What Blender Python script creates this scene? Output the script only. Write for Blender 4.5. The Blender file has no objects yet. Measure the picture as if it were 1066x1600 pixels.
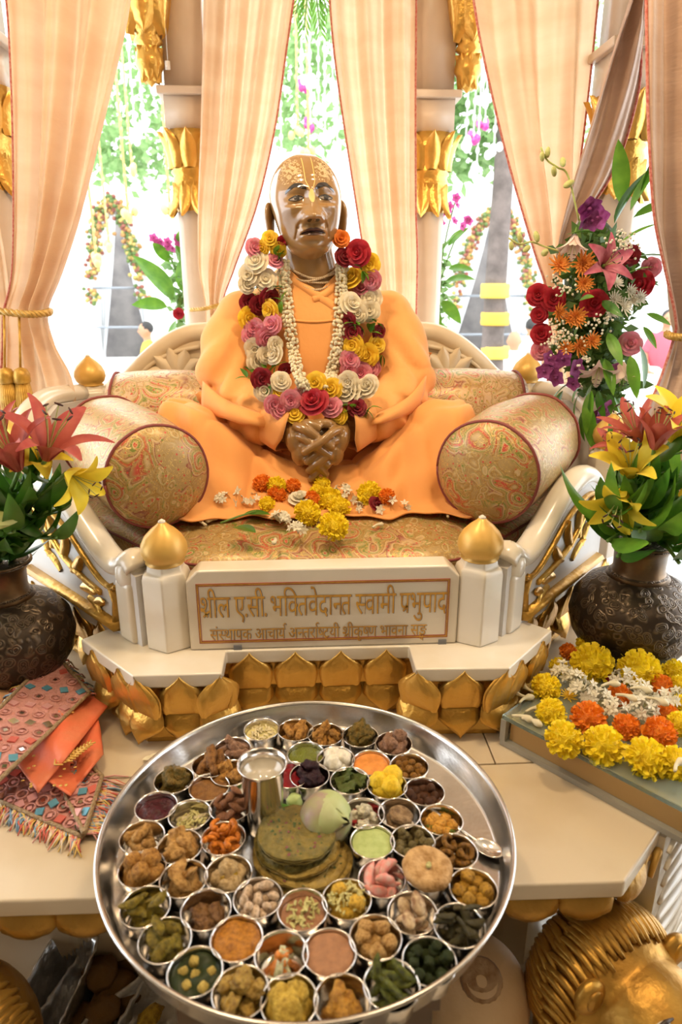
import bpy, bmesh, math, random
import numpy as np
from mathutils import Vector, Matrix, Euler, noise as mnoise
from mathutils.bvhtree import BVHTree
random.seed(7); rng = np.random.default_rng(7)
SC = bpy.context.scene
COL = SC.collection
PI = math.pi
# ------------------------------------------------------------------ camera
FPX = 1067.0; PITCH = math.radians(18.4); YAW = 0.055; CAM = Vector((-0.03, 0.0, 2.10))
cam_d = bpy.data.cameras.new('camera'); cam = bpy.data.objects.new('camera', cam_d); COL.objects.link(cam)
cam.location = CAM; cam.rotation_euler = (PI/2 - PITCH, 0, -YAW)
cam_d.sensor_fit = 'VERTICAL'; cam_d.sensor_height = 36.0; cam_d.sensor_width = 24.0
cam_d.lens = 36.0*FPX/1600.0
cam_d.clip_start = 0.02; cam_d.clip_end = 200
cam_d.dof.use_dof = True; cam_d.dof.focus_distance = 1.35; cam_d.dof.aperture_fstop = 5.0
SC.camera = cam
# ------------------------------------------------------------------ world and light
W = bpy.data.worlds.new('daylight'); SC.world = W; W.use_nodes = True
wb = W.node_tree.nodes['Background']; wb.inputs[0].default_value = (0.93, 0.97, 1.0, 1); wb.inputs[1].default_value = 4.2
SC.view_settings.view_transform = 'Standard'; SC.view_settings.look = 'None'
SC.view_settings.exposure = 0.35; SC.view_settings.gamma = 1.0; SC.view_settings.use_curve_mapping = False
SC.cycles.max_bounces = 7; SC.cycles.diffuse_bounces = 3; SC.cycles.glossy_bounces = 3
SC.cycles.transmission_bounces = 5; SC.cycles.transparent_max_bounces = 6
SC.cycles.use_denoising = True
def lamp(name, loc, aim, power, size, col, spot=None, blend=.6):
    if spot:
        d = bpy.data.lights.new(name, 'SPOT'); d.spot_size = math.radians(spot); d.spot_blend = blend; d.shadow_soft_size = size
    else:
        d = bpy.data.lights.new(name, 'AREA'); d.shape = 'DISK'; d.size = size
    d.energy = power; d.color = col
    o = bpy.data.objects.new(name, d); COL.objects.link(o); o.location = loc
    o.rotation_euler = (Vector(aim) - Vector(loc)).to_track_quat('-Z', 'Y').to_euler()
    return o
WARM = (1.0, 0.74, 0.45)
lamp('canopy_downlight', (-0.42, 0.95, 3.12), (-0.05, 1.45, 1.75), 8, 0.16, WARM)
lamp('canopy_downlight', (0.42, 0.95, 3.12), (0.05, 1.45, 1.75), 8, 0.16, WARM)
lamp('hall_ceiling_lamp', (-0.7, -0.35, 3.12), (0.0, 0.9, 1.45), 2.7, 0.5, WARM)
lamp('hall_ceiling_lamp', (0.7, -0.35, 3.12), (0.0, 0.9, 1.45), 2.7, 0.5, WARM)

# ------------------------------------------------------------------ pixel helpers (photo frame 1066x1600)
FW = Vector((math.sin(YAW)*math.cos(PITCH), math.cos(YAW)*math.cos(PITCH), -math.sin(PITCH)))
RT = Vector((math.cos(YAW), -math.sin(YAW), 0)); UP = RT.cross(FW)
def ray(x, y): return FW + RT*((x-533)/FPX) - UP*((y-800)/FPX)
def atz(x, y, z): d = ray(x, y); return CAM + d*((z-CAM.z)/d.z)
def atY(x, y, Y): d = ray(x, y); return CAM + d*((Y-CAM.y)/d.y)
def mpp(p): return (Vector(p)-CAM).dot(FW)/FPX          # metres per photo pixel at p

# ------------------------------------------------------------------ materials
def mat(name, col, rough=.5, metal=0., col2=None, scale=8., bump=0., bscale=None, trans=0., coat=0., spec=.5, sss=0., sheen=0., emit=0., detail=4., mask=(.35, .65), vec='Object', stretch=None, alpha=None, ior=None, transmission=0.):
    m = bpy.data.materials.new(name); m.use_nodes = True; nt = m.node_tree; N = nt.nodes; L = nt.links
    b = N['Principled BSDF']; out = N['Material Output']
    b.inputs['Base Color'].default_value = (*col, 1); b.inputs['Roughness'].default_value = rough
    b.inputs['Metallic'].default_value = metal; b.inputs['Specular IOR Level'].default_value = spec
    if coat: b.inputs['Coat Weight'].default_value = coat; b.inputs['Coat Roughness'].default_value = .06
    if sss: b.inputs['Subsurface Weight'].default_value = sss; b.inputs['Subsurface Radius'].default_value = (.01, .006, .003); b.inputs['Subsurface Scale'].default_value = .5
    if sheen: b.inputs['Sheen Weight'].default_value = sheen
    if emit: b.inputs['Emission Color'].default_value = (*col, 1); b.inputs['Emission Strength'].default_value = emit
    if transmission: b.inputs['Transmission Weight'].default_value = transmission
    if ior: b.inputs['IOR'].default_value = ior
    tc = N.new('ShaderNodeTexCoord'); src = tc.outputs[vec]
    if stretch:
        mp = N.new('ShaderNodeMapping'); mp.inputs['Scale'].default_value = stretch; L.new(src, mp.inputs[0]); src = mp.outputs[0]
    if col2 is not None:
        nz = N.new('ShaderNodeTexNoise'); nz.inputs['Scale'].default_value = scale; nz.inputs['Detail'].default_value = detail
        L.new(src, nz.inputs['Vector'])
        r = N.new('ShaderNodeValToRGB'); r.color_ramp.elements[0].position = mask[0]; r.color_ramp.elements[1].position = mask[1]
        r.color_ramp.elements[0].color = (*col, 1); r.color_ramp.elements[1].color = (*col2, 1)
        L.new(nz.outputs['Fac'], r.inputs[0]); L.new(r.outputs[0], b.inputs['Base Color'])
    if bump:
        n2 = N.new('ShaderNodeTexNoise'); n2.inputs['Scale'].default_value = bscale or scale*3; n2.inputs['Detail'].default_value = 3
        L.new(src, n2.inputs['Vector']); bp = N.new('ShaderNodeBump'); bp.inputs['Strength'].default_value = bump; bp.inputs['Distance'].default_value = .01
        L.new(n2.outputs['Fac'], bp.inputs['Height']); L.new(bp.outputs[0], b.inputs['Normal'])
    if trans:
        t = N.new('ShaderNodeBsdfTranslucent'); mx = N.new('ShaderNodeMixShader'); mx.inputs[0].default_value = trans
        if col2 is not None: L.new(r.outputs[0], t.inputs[0])
        else: t.inputs[0].default_value = (*col, 1)
        L.new(b.outputs[0], mx.inputs[1]); L.new(t.outputs[0], mx.inputs[2]); L.new(mx.outputs[0], out.inputs[0])
    return m
def ramp(N, stops):
    r = N.new('ShaderNodeValToRGB'); cr = r.color_ramp
    while len(cr.elements) < len(stops): cr.elements.new(.5)
    for e, (p, c) in zip(cr.elements, stops): e.position = p; e.color = (*c, 1)
    return r
def brocade(name, scale=11., light=(.42, .28, .11)):
    """woven gold brocade with paisley-like rings in red, green and cream"""
    m = bpy.data.materials.new(name); m.use_nodes = True; nt = m.node_tree; N = nt.nodes; L = nt.links
    b = N['Principled BSDF']; tc = N.new('ShaderNodeTexCoord')
    nz = N.new('ShaderNodeTexNoise'); nz.inputs['Scale'].default_value = scale*.8; nz.inputs['Detail'].default_value = 1.5
    L.new(tc.outputs['Object'], nz.inputs['Vector'])
    mx = N.new('ShaderNodeVectorMath'); mx.operation = 'MULTIPLY_ADD'; mx.inputs[1].default_value = (.10,)*3
    L.new(nz.outputs['Color'], mx.inputs[0]); L.new(tc.outputs['Object'], mx.inputs[2])
    cream = (.62, .45, .24); gold = (.36, .20, .05); red = (.56, .07, .05); green = (.20, .23, .04); tan = light; mar = (.26, .05, .035)
    # large paisley cells: ringed outlines around a flower
    v = N.new('ShaderNodeTexVoronoi'); v.inputs['Scale'].default_value = scale; L.new(mx.outputs[0], v.inputs['Vector'])
    r = ramp(N, [(0, red), (.09, red), (.10, cream), (.15, green), (.19, green), (.20, tan), (.25, tan), (.26, mar), (.28, cream), (.33, gold), (.37, red), (.41, tan), (.42, mar), (.44, cream), (.50, green), (.53, tan), (.60, gold), (.62, cream), (.70, mar), (.72, tan)])
    L.new(v.outputs['Distance'], r.inputs[0])
    nb = N.new('ShaderNodeTexNoise'); nb.inputs['Scale'].default_value = scale*.55; L.new(tc.outputs['Object'], nb.inputs['Vector'])
    rb_ = ramp(N, [(.46, (0, 0, 0)), (.50, (1, 1, 1))]); L.new(nb.outputs['Fac'], rb_.inputs[0])
    v4 = N.new('ShaderNodeTexVoronoi'); v4.inputs['Scale'].default_value = scale*2.4; L.new(mx.outputs[0], v4.inputs['Vector'])
    r5 = ramp(N, [(0, cream), (.20, tan), (.30, gold), (.33, tan), (.45, cream), (.48, green), (.50, tan), (.62, gold), (.66, tan)]); L.new(v4.outputs['Distance'], r5.inputs[0])
    bx_ = N.new('ShaderNodeMix'); bx_.data_type = 'RGBA'; L.new(rb_.outputs[0], bx_.inputs[0]); L.new(r5.outputs[0], bx_.inputs[6]); L.new(r.outputs[0], bx_.inputs[7])
    # small blossoms
    v2 = N.new('ShaderNodeTexVoronoi'); v2.inputs['Scale'].default_value = scale*6.5; L.new(tc.outputs['Object'], v2.inputs['Vector'])
    r2 = ramp(N, [(0, (1, 1, 1)), (.20, (1, 1, 1)), (.26, (0, 0, 0))]); L.new(v2.outputs['Distance'], r2.inputs[0])
    rc = ramp(N, [(0, red), (.30, red), (.34, green), (.55, green), (.58, gold), (.80, cream), (.86, red)]); rc.color_ramp.interpolation = 'CONSTANT'
    sp = N.new('ShaderNodeSeparateColor'); L.new(v2.outputs['Color'], sp.inputs[0]); L.new(sp.outputs[0], rc.inputs[0])
    n3 = N.new('ShaderNodeTexNoise'); n3.inputs['Scale'].default_value = scale*1.1; L.new(tc.outputs['Object'], n3.inputs['Vector'])
    r3 = ramp(N, [(.40, (0, 0, 0)), (.43, (1, 1, 1))]); L.new(n3.outputs['Fac'], r3.inputs[0])
    ml = N.new('ShaderNodeMath'); ml.operation = 'MULTIPLY'; L.new(r2.outputs[0], ml.inputs[0]); L.new(r3.outputs[0], ml.inputs[1])
    cm = N.new('ShaderNodeMix'); cm.data_type = 'RGBA'; L.new(ml.outputs[0], cm.inputs[0]); L.new(bx_.outputs[2], cm.inputs[6]); L.new(rc.outputs[0], cm.inputs[7])
    # leafy filigree in metal thread
    wv = N.new('ShaderNodeTexNoise'); wv.inputs['Scale'].default_value = scale*5; wv.inputs['Detail'].default_value = 2; wv.inputs['Distortion'].default_value = 1.5
    L.new(tc.outputs['Object'], wv.inputs['Vector'])
    rw = ramp(N, [(.475, (0, 0, 0)), (.49, (1, 1, 1)), (.51, (1, 1, 1)), (.525, (0, 0, 0))]); L.new(wv.outputs['Fac'], rw.inputs[0])
    c2 = N.new('ShaderNodeMix'); c2.data_type = 'RGBA'; L.new(rw.outputs[0], c2.inputs[0]); L.new(cm.outputs[2], c2.inputs[6]); c2.inputs[7].default_value = (.62, .42, .14, 1)
    L.new(c2.outputs[2], b.inputs['Base Color'])
    r4 = ramp(N, [(0, (.12,)*3), (1, (.8,)*3)]); L.new(rw.outputs[0], r4.inputs[0])
    L.new(r4.outputs[0], b.inputs['Metallic']); b.inputs['Roughness'].default_value = .36
    bp = N.new('ShaderNodeBump'); bp.inputs['Strength'].default_value = .3; bp.inputs['Distance'].default_value = .003
    L.new(rw.outputs[0], bp.inputs['Height']); L.new(bp.outputs[0], b.inputs['Normal'])
    return m
def marble_mat(name, base, dirt):
    m = mat(name, base, .22, 0, dirt, 5., .04, 20., coat=.2, mask=(.45, .8), sss=.0)
    return m
M = {}
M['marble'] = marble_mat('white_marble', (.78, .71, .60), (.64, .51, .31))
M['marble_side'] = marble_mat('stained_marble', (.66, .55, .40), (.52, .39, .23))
M['gold'] = mat('gold_leaf', (.78, .47, .11), .30, .65, (.58, .31, .05), 9., .25, 60.)
M['gold_dark'] = mat('worn_gold_leaf', (.58, .33, .06), .38, .6, (.38, .20, .035), 12., .35, 50.)
M['gold_paint'] = mat('gold_paint', (.74, .46, .11), .38, .25, (.66, .38, .09), 14.)
M['orange'] = mat('orange_cotton', (.93, .42, .12), .75, 0, (.90, .38, .10), 6., .06, 90., trans=.12, sheen=.2)
M['brocade'] = brocade('gold_brocade', 17.); M['brocade_pale'] = brocade('pale_brocade', 15., (.62, .42, .26))
M['piping'] = mat('maroon_piping', (.24, .05, .04), .6)
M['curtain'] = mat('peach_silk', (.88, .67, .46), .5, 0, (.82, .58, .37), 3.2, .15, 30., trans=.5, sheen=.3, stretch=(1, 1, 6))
M['curtain_shaded'] = mat('shaded_peach_silk', (.52, .35, .25), .5, 0, (.45, .29, .20), 3.2, .15, 30., trans=.12, sheen=.3, stretch=(1, 1, 6))  # peach silk again, darkened because no light comes through from behind
M['trim'] = mat('red_trim', (.52, .09, .06), .6, 0, (.68, .30, .22), 160., trans=.2)
M['rope'] = mat('gold_rope', (.66, .42, .12), .45, .3, (.45, .26, .05), 90.)
M['bronze_skin'] = None
M['white_wall'] = mat('lime_wash', (.88, .88, .86), .8)
M['steel'] = mat('brushed_steel', (.66, .63, .60), .24, 1., (.58, .55, .52), 30., .02, 200.)
M['steel_cup'] = mat('cup_steel', (.72, .69, .66), .16, 1.)
M['glass'] = mat('glass', (.92, .98, .95), .02, 0, transmission=1., ior=1.45)
M['vase'] = mat('engraved_bronze', (.13, .095, .068), .36, .75)
def engrave(m):
    N = m.node_tree.nodes; L = m.node_tree.links; b = N['Principled BSDF']; tc = N.new('ShaderNodeTexCoord')
    nz = N.new('ShaderNodeTexNoise'); nz.inputs['Scale'].default_value = 30; L.new(tc.outputs['Object'], nz.inputs['Vector'])
    ma = N.new('ShaderNodeVectorMath'); ma.operation = 'MULTIPLY_ADD'; ma.inputs[1].default_value = (.02,)*3; L.new(nz.outputs['Color'], ma.inputs[0]); L.new(tc.outputs['Object'], ma.inputs[2])
    v = N.new('ShaderNodeTexVoronoi'); v.inputs['Scale'].default_value = 52; L.new(ma.outputs[0], v.inputs['Vector'])
    k = ramp(N, [(0, (0, 0, 0)), (.10, (1, 1, 1)), (.18, (0, 0, 0)), (.30, (1, 1, 1)), (.36, (0, 0, 0)), (.46, (1, 1, 1)), (.60, (.2, .2, .2))]); L.new(v.outputs['Distance'], k.inputs[0])
    c = ramp(N, [(0, (.045, .032, .024)), (1, (.17, .125, .085))]); L.new(k.outputs[0], c.inputs[0]); L.new(c.outputs[0], b.inputs['Base Color'])
    bp = N.new('ShaderNodeBump'); bp.inputs['Strength'].default_value = .4; bp.inputs['Distance'].default_value = .003; L.new(k.outputs[0], bp.inputs['Height']); L.new(bp.outputs[0], b.inputs['Normal'])
engrave(M['vase'])
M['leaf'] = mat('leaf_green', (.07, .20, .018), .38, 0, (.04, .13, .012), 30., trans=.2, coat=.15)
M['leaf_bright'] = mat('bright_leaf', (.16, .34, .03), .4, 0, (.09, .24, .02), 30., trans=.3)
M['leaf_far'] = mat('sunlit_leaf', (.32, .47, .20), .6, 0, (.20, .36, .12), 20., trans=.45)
M['stem'] = mat('stem_green', (.13, .24, .04), .5)

# ------------------------------------------------------------------ mesh helpers
class MB:
    def __init__(s): s.v = []; s.f = []
    def add(s, vs, fs):
        o = len(s.v); s.v.extend([tuple(v) for v in vs]); s.f.extend([tuple(i+o for i in f) for f in fs]); return s
    def box(s, c, d, rot=None, bev=0.):
        x, y, z = d[0]/2, d[1]/2, d[2]/2
        vs = [Vector((a*x, b*y, e*z)) for e in (-1, 1) for b in (-1, 1) for a in (-1, 1)]
        if rot is not None: vs = [rot @ v for v in vs]
        vs = [v + Vector(c) for v in vs]
        return s.add(vs, [(0, 2, 3, 1), (4, 5, 7, 6), (0, 1, 5, 4), (2, 6, 7, 3), (0, 4, 6, 2), (1, 3, 7, 5)])
    def lathe(s, prof, n=32, c=(0, 0, 0), M4=None, sq=None):
        vs = []; c = Vector(c)
        for r, z in prof:
            for i in range(n):
                a = 2*PI*i/n; p = Vector((r*math.cos(a), r*math.sin(a), z))
                if M4 is not None: p = M4 @ p
                vs.append(p + c)
        fs = [(j*n+i, j*n+(i+1) % n, (j+1)*n+(i+1) % n, (j+1)*n+i) for j in range(len(prof)-1) for i in range(n)]
        if prof[0][0] > 1e-6: fs.append(tuple(reversed(range(n))))
        if prof[-1][0] > 1e-6: fs.append(tuple(range((len(prof)-1)*n, len(prof)*n)))
        return s.add(vs, fs)
    def tube(s, pts, rad, n=8, cap=True, flat=1.0, updir=None):
        pts = [Vector(p) for p in pts]; k = len(pts)
        rad = [rad]*k if not hasattr(rad, '__len__') else list(rad)
        vs = []; nrm = None
        for i in range(k):
            t = (pts[min(i+1, k-1)] - pts[max(i-1, 0)]); t = t.normalized() if t.length > 1e-9 else Vector((0, 0, 1))
            if nrm is None:
                u = Vector(updir) if updir is not None else (Vector((0, 0, 1)) if abs(t.z) < .9 else Vector((1, 0, 0)))
                nrm = (u - t*u.dot(t)).normalized()
            else:
                q = nrm - t*nrm.dot(t); nrm = q.normalized() if q.length > 1e-6 else nrm
            b = t.cross(nrm)
            for j in range(n):
                a = 2*PI*j/n; vs.append(pts[i] + (nrm*math.cos(a)*flat + b*math.sin(a))*rad[i])
        fs = [(i*n+j, i*n+(j+1) % n, (i+1)*n+(j+1) % n, (i+1)*n+j) for i in range(k-1) for j in range(n)]
        if cap: fs.append(tuple(reversed(range(n)))); fs.append(tuple(range((k-1)*n, k*n)))
        return s.add(vs, fs)
    def grid(s, fn, nu, nv, closeu=False):
        vs = [fn(i/nu, j/nv) for j in range(nv+1) for i in range(nu + (0 if closeu else 1))]
        w = nu if closeu else nu+1
        fs = [(j*w+i, j*w+(i+1) % w, (j+1)*w+(i+1) % w, (j+1)*w+i) for j in range(nv) for i in range(nu)]
        return s.add(vs, fs)
    def ell(s, c, r, n=12, m=8, rot=None, fn=None):
        c = Vector(c); vs = [];
        for j in range(m+1):
            ph = -PI/2 + PI*j/m
            for i in range(n):
                a = 2*PI*i/n; d = Vector((math.cos(ph)*math.cos(a), math.cos(ph)*math.sin(a), math.sin(ph)))
                k = fn(d) if fn else 1.
                p = Vector((d.x*r[0], d.y*r[1], d.z*r[2]))*k
                if rot is not None: p = rot @ p
                vs.append(p + c)
        fs = [(j*n+i, j*n+(i+1) % n, (j+1)*n+(i+1) % n, (j+1)*n+i) for j in range(m) for i in range(n)]
        return s.add(vs, fs)
    def mesh(s, name, smooth=True):
        me = bpy.data.meshes.new(name); me.from_pydata(s.v, [], s.f); me.validate()
        if smooth: me.polygons.foreach_set('use_smooth', [True]*len(me.polygons))
        me.update(); return me
    def obj(s, name, m=None, parent=None, smooth=True):
        return link(name, s.mesh(name, smooth), m, parent)
def link(name, me, m=None, parent=None, loc=None, rot=None, scale=None):
    o = bpy.data.objects.new(name, me); COL.objects.link(o)
    if m is not None and len(me.materials) == 0: me.materials.append(m)
    if parent is not None: o.parent = parent
    if parent is not None and loc is None and rot is None and scale is None:     # world-coordinate mesh under a placed Empty
        o.matrix_parent_inverse = world_of(parent).inverted()
    if loc is not None: o.location = loc
    if rot is not None: o.rotation_euler = rot
    if scale is not None: o.scale = (scale,)*3 if not hasattr(scale, '__len__') else scale
    return o
def world_of(o):
    w = o.matrix_parent_inverse @ Matrix.LocRotScale(o.location, o.rotation_euler, o.scale)
    return (world_of(o.parent) @ w) if o.parent else w
def tag(o, label, cat, group=None):
    o['label'] = label; o['category'] = cat
    if group: o['group'] = group
    return o
def thing(name, label, cat, loc=(0, 0, 0), rot=(0, 0, 0), group=None):
    o = bpy.data.objects.new(name, None); COL.objects.link(o); o.location = loc; o.rotation_euler = rot
    o.empty_display_size = .05
    return tag(o, label, cat, group)
def struct(o): o['kind'] = 'structure'; return o
def bevel(o, w, seg=2, ang=30):
    m = o.modifiers.new('bevel', 'BEVEL'); m.width = w; m.segments = seg; m.limit_method = 'ANGLE'; m.angle_limit = math.radians(ang)
    if o.type == 'MESH':
        w2 = o.modifiers.new('wn', 'WEIGHTED_NORMAL')
    return o
def remesh(mb, voxel, smooth=6, name='tmp'):
    """smooth union of overlapping closed shapes -> one continuous mesh"""
    me = mb.mesh(name); o = bpy.data.objects.new(name, me); COL.objects.link(o)
    r = o.modifiers.new('r', 'REMESH'); r.mode = 'VOXEL'; r.voxel_size = voxel; r.use_smooth_shade = True
    if smooth: s = o.modifiers.new('s', 'SMOOTH'); s.factor = .5; s.iterations = smooth
    dg = bpy.context.evaluated_depsgraph_get(); dg.update()
    res = bpy.data.meshes.new_from_object(o.evaluated_get(dg))
    bpy.data.objects.remove(o); bpy.data.meshes.remove(me)
    res.polygons.foreach_set('use_smooth', [True]*len(res.polygons)); res.name = name
    return res
def bvh_of(me):
    return BVHTree.FromPolygons([v.co.copy() for v in me.vertices], [tuple(p.vertices) for p in me.polygons])
def smooth01(a, b, x):
    t = min(1, max(0, (x-a)/(b-a))); return t*t*(3-2*t)
def spline(pts, n):
    """Catmull-Rom through pts, n samples"""
    P = [Vector(p) for p in pts]; P = [P[0]*2-P[1]] + P + [P[-1]*2-P[-2]]; out = []
    k = len(P)-3
    for i in range(n):
        u = i/(n-1)*k; j = min(int(u), k-1); t = u-j
        a, b, c, d = P[j:j+4]
        out.append(.5*((2*b) + (c-a)*t + (2*a-5*b+4*c-d)*t*t + (3*b-a-3*c+d)*t**3))
    return out
def offset_poly(poly, d):
    """mitre offset of a counter-clockwise polygon, outwards by d"""
    n = len(poly); out = []
    for i in range(n):
        p0, p1, p2 = Vector(poly[i-1]), Vector(poly[i]), Vector(poly[(i+1) % n])
        e1 = (p1-p0).normalized(); e2 = (p2-p1).normalized()
        n1 = Vector((e1.y, -e1.x)); n2 = Vector((e2.y, -e2.x)); b = n1+n2
        out.append(p1 + b*(d/max(.3, 1+n1.dot(n2))))
    return out
def loft_poly(mb, poly, prof, cap=True):
    """prof: list of (outward offset, z)"""
    n = len(poly); vs = []
    for d, z in prof:
        for p in offset_poly(poly, d): vs.append((p.x, p.y, z))
    fs = [(j*n+i, j*n+(i+1) % n, (j+1)*n+(i+1) % n, (j+1)*n+i) for j in range(len(prof)-1) for i in range(n)]
    if cap: fs.append(tuple(reversed(range(n)))); fs.append(tuple(range((len(prof)-1)*n, len(prof)*n)))
    return mb.add(vs, fs)
def extrude2d(mb, pts, f, depth_vec):
    """pts 2D polygon, f maps (a,b)->world, extruded by depth_vec"""
    n = len(pts); a = [f(*p) for p in pts]; dv = Vector(depth_vec)
    mb.add([*a, *[Vector(p)+dv for p in a]], [tuple(range(n)), tuple(reversed(range(n, 2*n)))] + [(i, n+i, n+(i+1) % n, (i+1) % n) for i in range(n)])
    return mb
# ================================================================== the place: unseen added hall, pavilion, courtyard behind
M['added_ceiling'] = mat('ceiling_plaster', (.70, .58, .42), .8)
M['hall'] = mat('added_hall_plaster', (.62, .50, .36), .8, 0, (.55, .43, .30), 2.)
def floor_mat():
    m = bpy.data.materials.new('checker_marble_floor'); m.use_nodes = True; N = m.node_tree.nodes; L = m.node_tree.links
    tc = N.new('ShaderNodeTexCoord'); ck = N.new('ShaderNodeTexChecker'); ck.inputs['Scale'].default_value = 3.2
    ck.inputs['Color1'].default_value = (.75, .75, .73, 1); ck.inputs['Color2'].default_value = (.20, .21, .21, 1)
    L.new(tc.outputs['Object'], ck.inputs['Vector']); L.new(ck.outputs['Color'], N['Principled BSDF'].inputs['Base Color']); N['Principled BSDF'].inputs['Roughness'].default_value = .35
    return m
struct(MB().box((0, 5, -.05), (24, 20, .1)).obj('floor', floor_mat()))
struct(MB().box((0, -.15, 3.25), (5.4, 5.9, .12)).obj('added_ceiling', M['added_ceiling']))  # unseen slab and the walls below, added to keep daylight off the foreground
struct(MB().box((0, -2.7, 1.6), (5.4, .1, 3.2)).obj('added_wall_front', M['hall']))
struct(MB().box((-2.65, -1.2, 1.6), (.1, 2.9, 3.2)).obj('added_wall_left', M['hall']))
struct(MB().box((2.65, -1.2, 1.6), (.1, 2.9, 3.2)).obj('added_wall_right', M['hall']))
# courtyard facade with two arched alcoves
FY = 11.0
def fx(px, py): p = atY(px, py, FY); return p.x, p.z
alc = [(132, 232, 330, 560), (716, 818, 345, 570)]
holes = []
for a, b, c, d in alc:
    x0, z1 = fx(a, c); x1, z0 = fx(b, d); holes.append((x0, x1, z0, z1))
mb = MB(); xs = -11.
for x0, x1, z0, z1 in holes:
    mb.box(((xs+x0)/2, FY+.1, 3.5), (x0-xs, .2, 7)); mb.box(((x0+x1)/2, FY+.1, z0/2), (x1-x0, .2, z0)); xs = x1
    # pointed scalloped top of the opening
    n = 22; zt = 7.; pts = [(x0, z1-.9)]
    for i in range(n+1):
        t = i/n; h = (z1-.9) + .9*(math.sin(PI*t)**.6) - .06*abs(math.sin(PI*t*7)); pts.append((x0+(x1-x0)*t, h))
    pts += [(x1, zt), (x0, zt)]
    extrude2d(mb, pts, lambda a, b: Vector((a, FY, b)), (0, .2, 0))
mb.box(((xs+11)/2, FY+.1, 3.5), (11-xs, .2, 7))
struct(mb.obj('wall_back', M['white_wall'], smooth=False))
M['dark_room'] = mat('alcove_interior_shade', (.22, .20, .19), .9, 0, (.12, .11, .11), 3.)
M['white_cloth'] = mat('white_drape', (.86, .87, .88), .8, trans=.35)
M['iron'] = mat('grey_iron', (.28, .30, .33), .5, .4)
fl_cols = [(.46, .24, .08), (.52, .40, .12), (.30, .10, .07), (.14, .20, .06), (.12, .19, .05)]
MF = [mat('festoon_%s' % n, c, .7, trans=.2) for n, c in zip(('orange', 'yellow', 'red', 'leaf', 'fern'), fl_cols)]
def drape(x0, x1, xa, z0, z1, Yv, side):
    """white curtain pulled to one side of an alcove"""
    def f(u, v):
        z = z1 + (z0-z1)*v
        inner = xa + (x1-xa)*min(1, v*1.05)**1.25 if side > 0 else xa + (x0-xa)*min(1, v*1.05)**1.25
        outer = x1 if side > 0 else x0
        return Vector((outer + (inner-outer)*u*.96, Yv + .05*math.sin(u*22)*(.4+v), z))
    return MB().grid(f, 30, 14)
for k, (x0, x1, z0, z1) in enumerate(holes):
    w = ('beside the yellow-shirted man', 'behind the wrapped tree trunk')[k]
    struct(MB().box(((x0+x1)/2, FY+2.0, (z0+z1)/2), (x1-x0+1.6, .1, z1-z0+1.6)).obj('alcove_back_%d' % (k+1), M['dark_room']))  # back panel; the dimness of the alcove interior is in its dark colour
    a = thing('alcove_drapes', 'white parted drapes hanging in the arched alcove ' + w, 'curtain', ((x0+x1)/2, FY+.35, z0), group='alcove drapes')
    xa = (x0+x1)/2 + (.05 if k == 0 else -.02)
    for s in (-1, 1): drape(x0, x1, xa, z0-.1, z1+.1, FY+.21, s).obj('drape', M['white_cloth'], a)
    g = thing('flower_festoon', 'festoon of orange and green flowers along the arch ' + w, 'garland', (xa, FY-.05, z1), group='festoons on the alcoves')
    mbs = [MB() for _ in MF]
    for s in (-1, 1):
        xe = x1 if s > 0 else x0
        for i in range(130):
            t = i/129; x = xa + (xe-xa)*(t**.8)*1.05; z = z1+.12 - (1.25)*t**1.6 - (.15 if t > .9 else 0)
            for q in range(2):
                mbs[random.randrange(5)].ell((x+random.gauss(0, .05), FY-.10+random.gauss(0, .02), z+random.gauss(0, .04)), (.034, .034, .03), 6, 4)
    for m_, b_ in zip(MF, mbs): o = b_.obj('blossoms', m_, g); o['kind'] = 'stuff'
    rl = thing('iron_rail', 'grey iron rail across the alcove ' + w, 'railing', ((x0+x1)/2, FY-.02, z0), group='alcove rails')
    for zz in (.28, .62): MB().tube([(x0, FY-.03, z0+(z1-z0)*zz*.8), (x1, FY-.03, z0+(z1-z0)*zz*.8)], .018, 6).obj('rail', M['iron'], rl)

# ------------------------------------------------------------------ pavilion columns with gilded capitals
M['shaft'] = mat('column_marble', (.74, .62, .50), .35, 0, (.60, .47, .36), 4.)
def leaf_mesh(L, w, curl, n=6, b0=.12, flute=.0):
    mb = MB()
    def f(u, v):
        a = (u-.5)*2; wd = w*(math.sin(PI*min(1, b0+(1-b0)*v)**.9)**.6 if v < 1 else 0) * (1 if v < .999 else 0)
        out = curl*v*v + (1-a*a)*w*.55 + flute*math.cos(a*PI*3)*(1-v)
        return Vector((a*wd, -out, L*v))
    return mb.grid(f, n, 7).mesh('acanthus_leaf')
cap_up = leaf_mesh(.105, .026, .030); cap_up.materials.append(M['gold'])
cap_dn = leaf_mesh(.10, .024, .022, flute=.004); cap_dn.materials.append(M['gold'])
pend_leaf = leaf_mesh(.17, .036, .045, b0=.0); pend_leaf.materials.append(M['gold'])
bud_leaf = leaf_mesh(.075, .022, .0, b0=.0); bud_leaf.materials.append(M['gold'])
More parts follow.
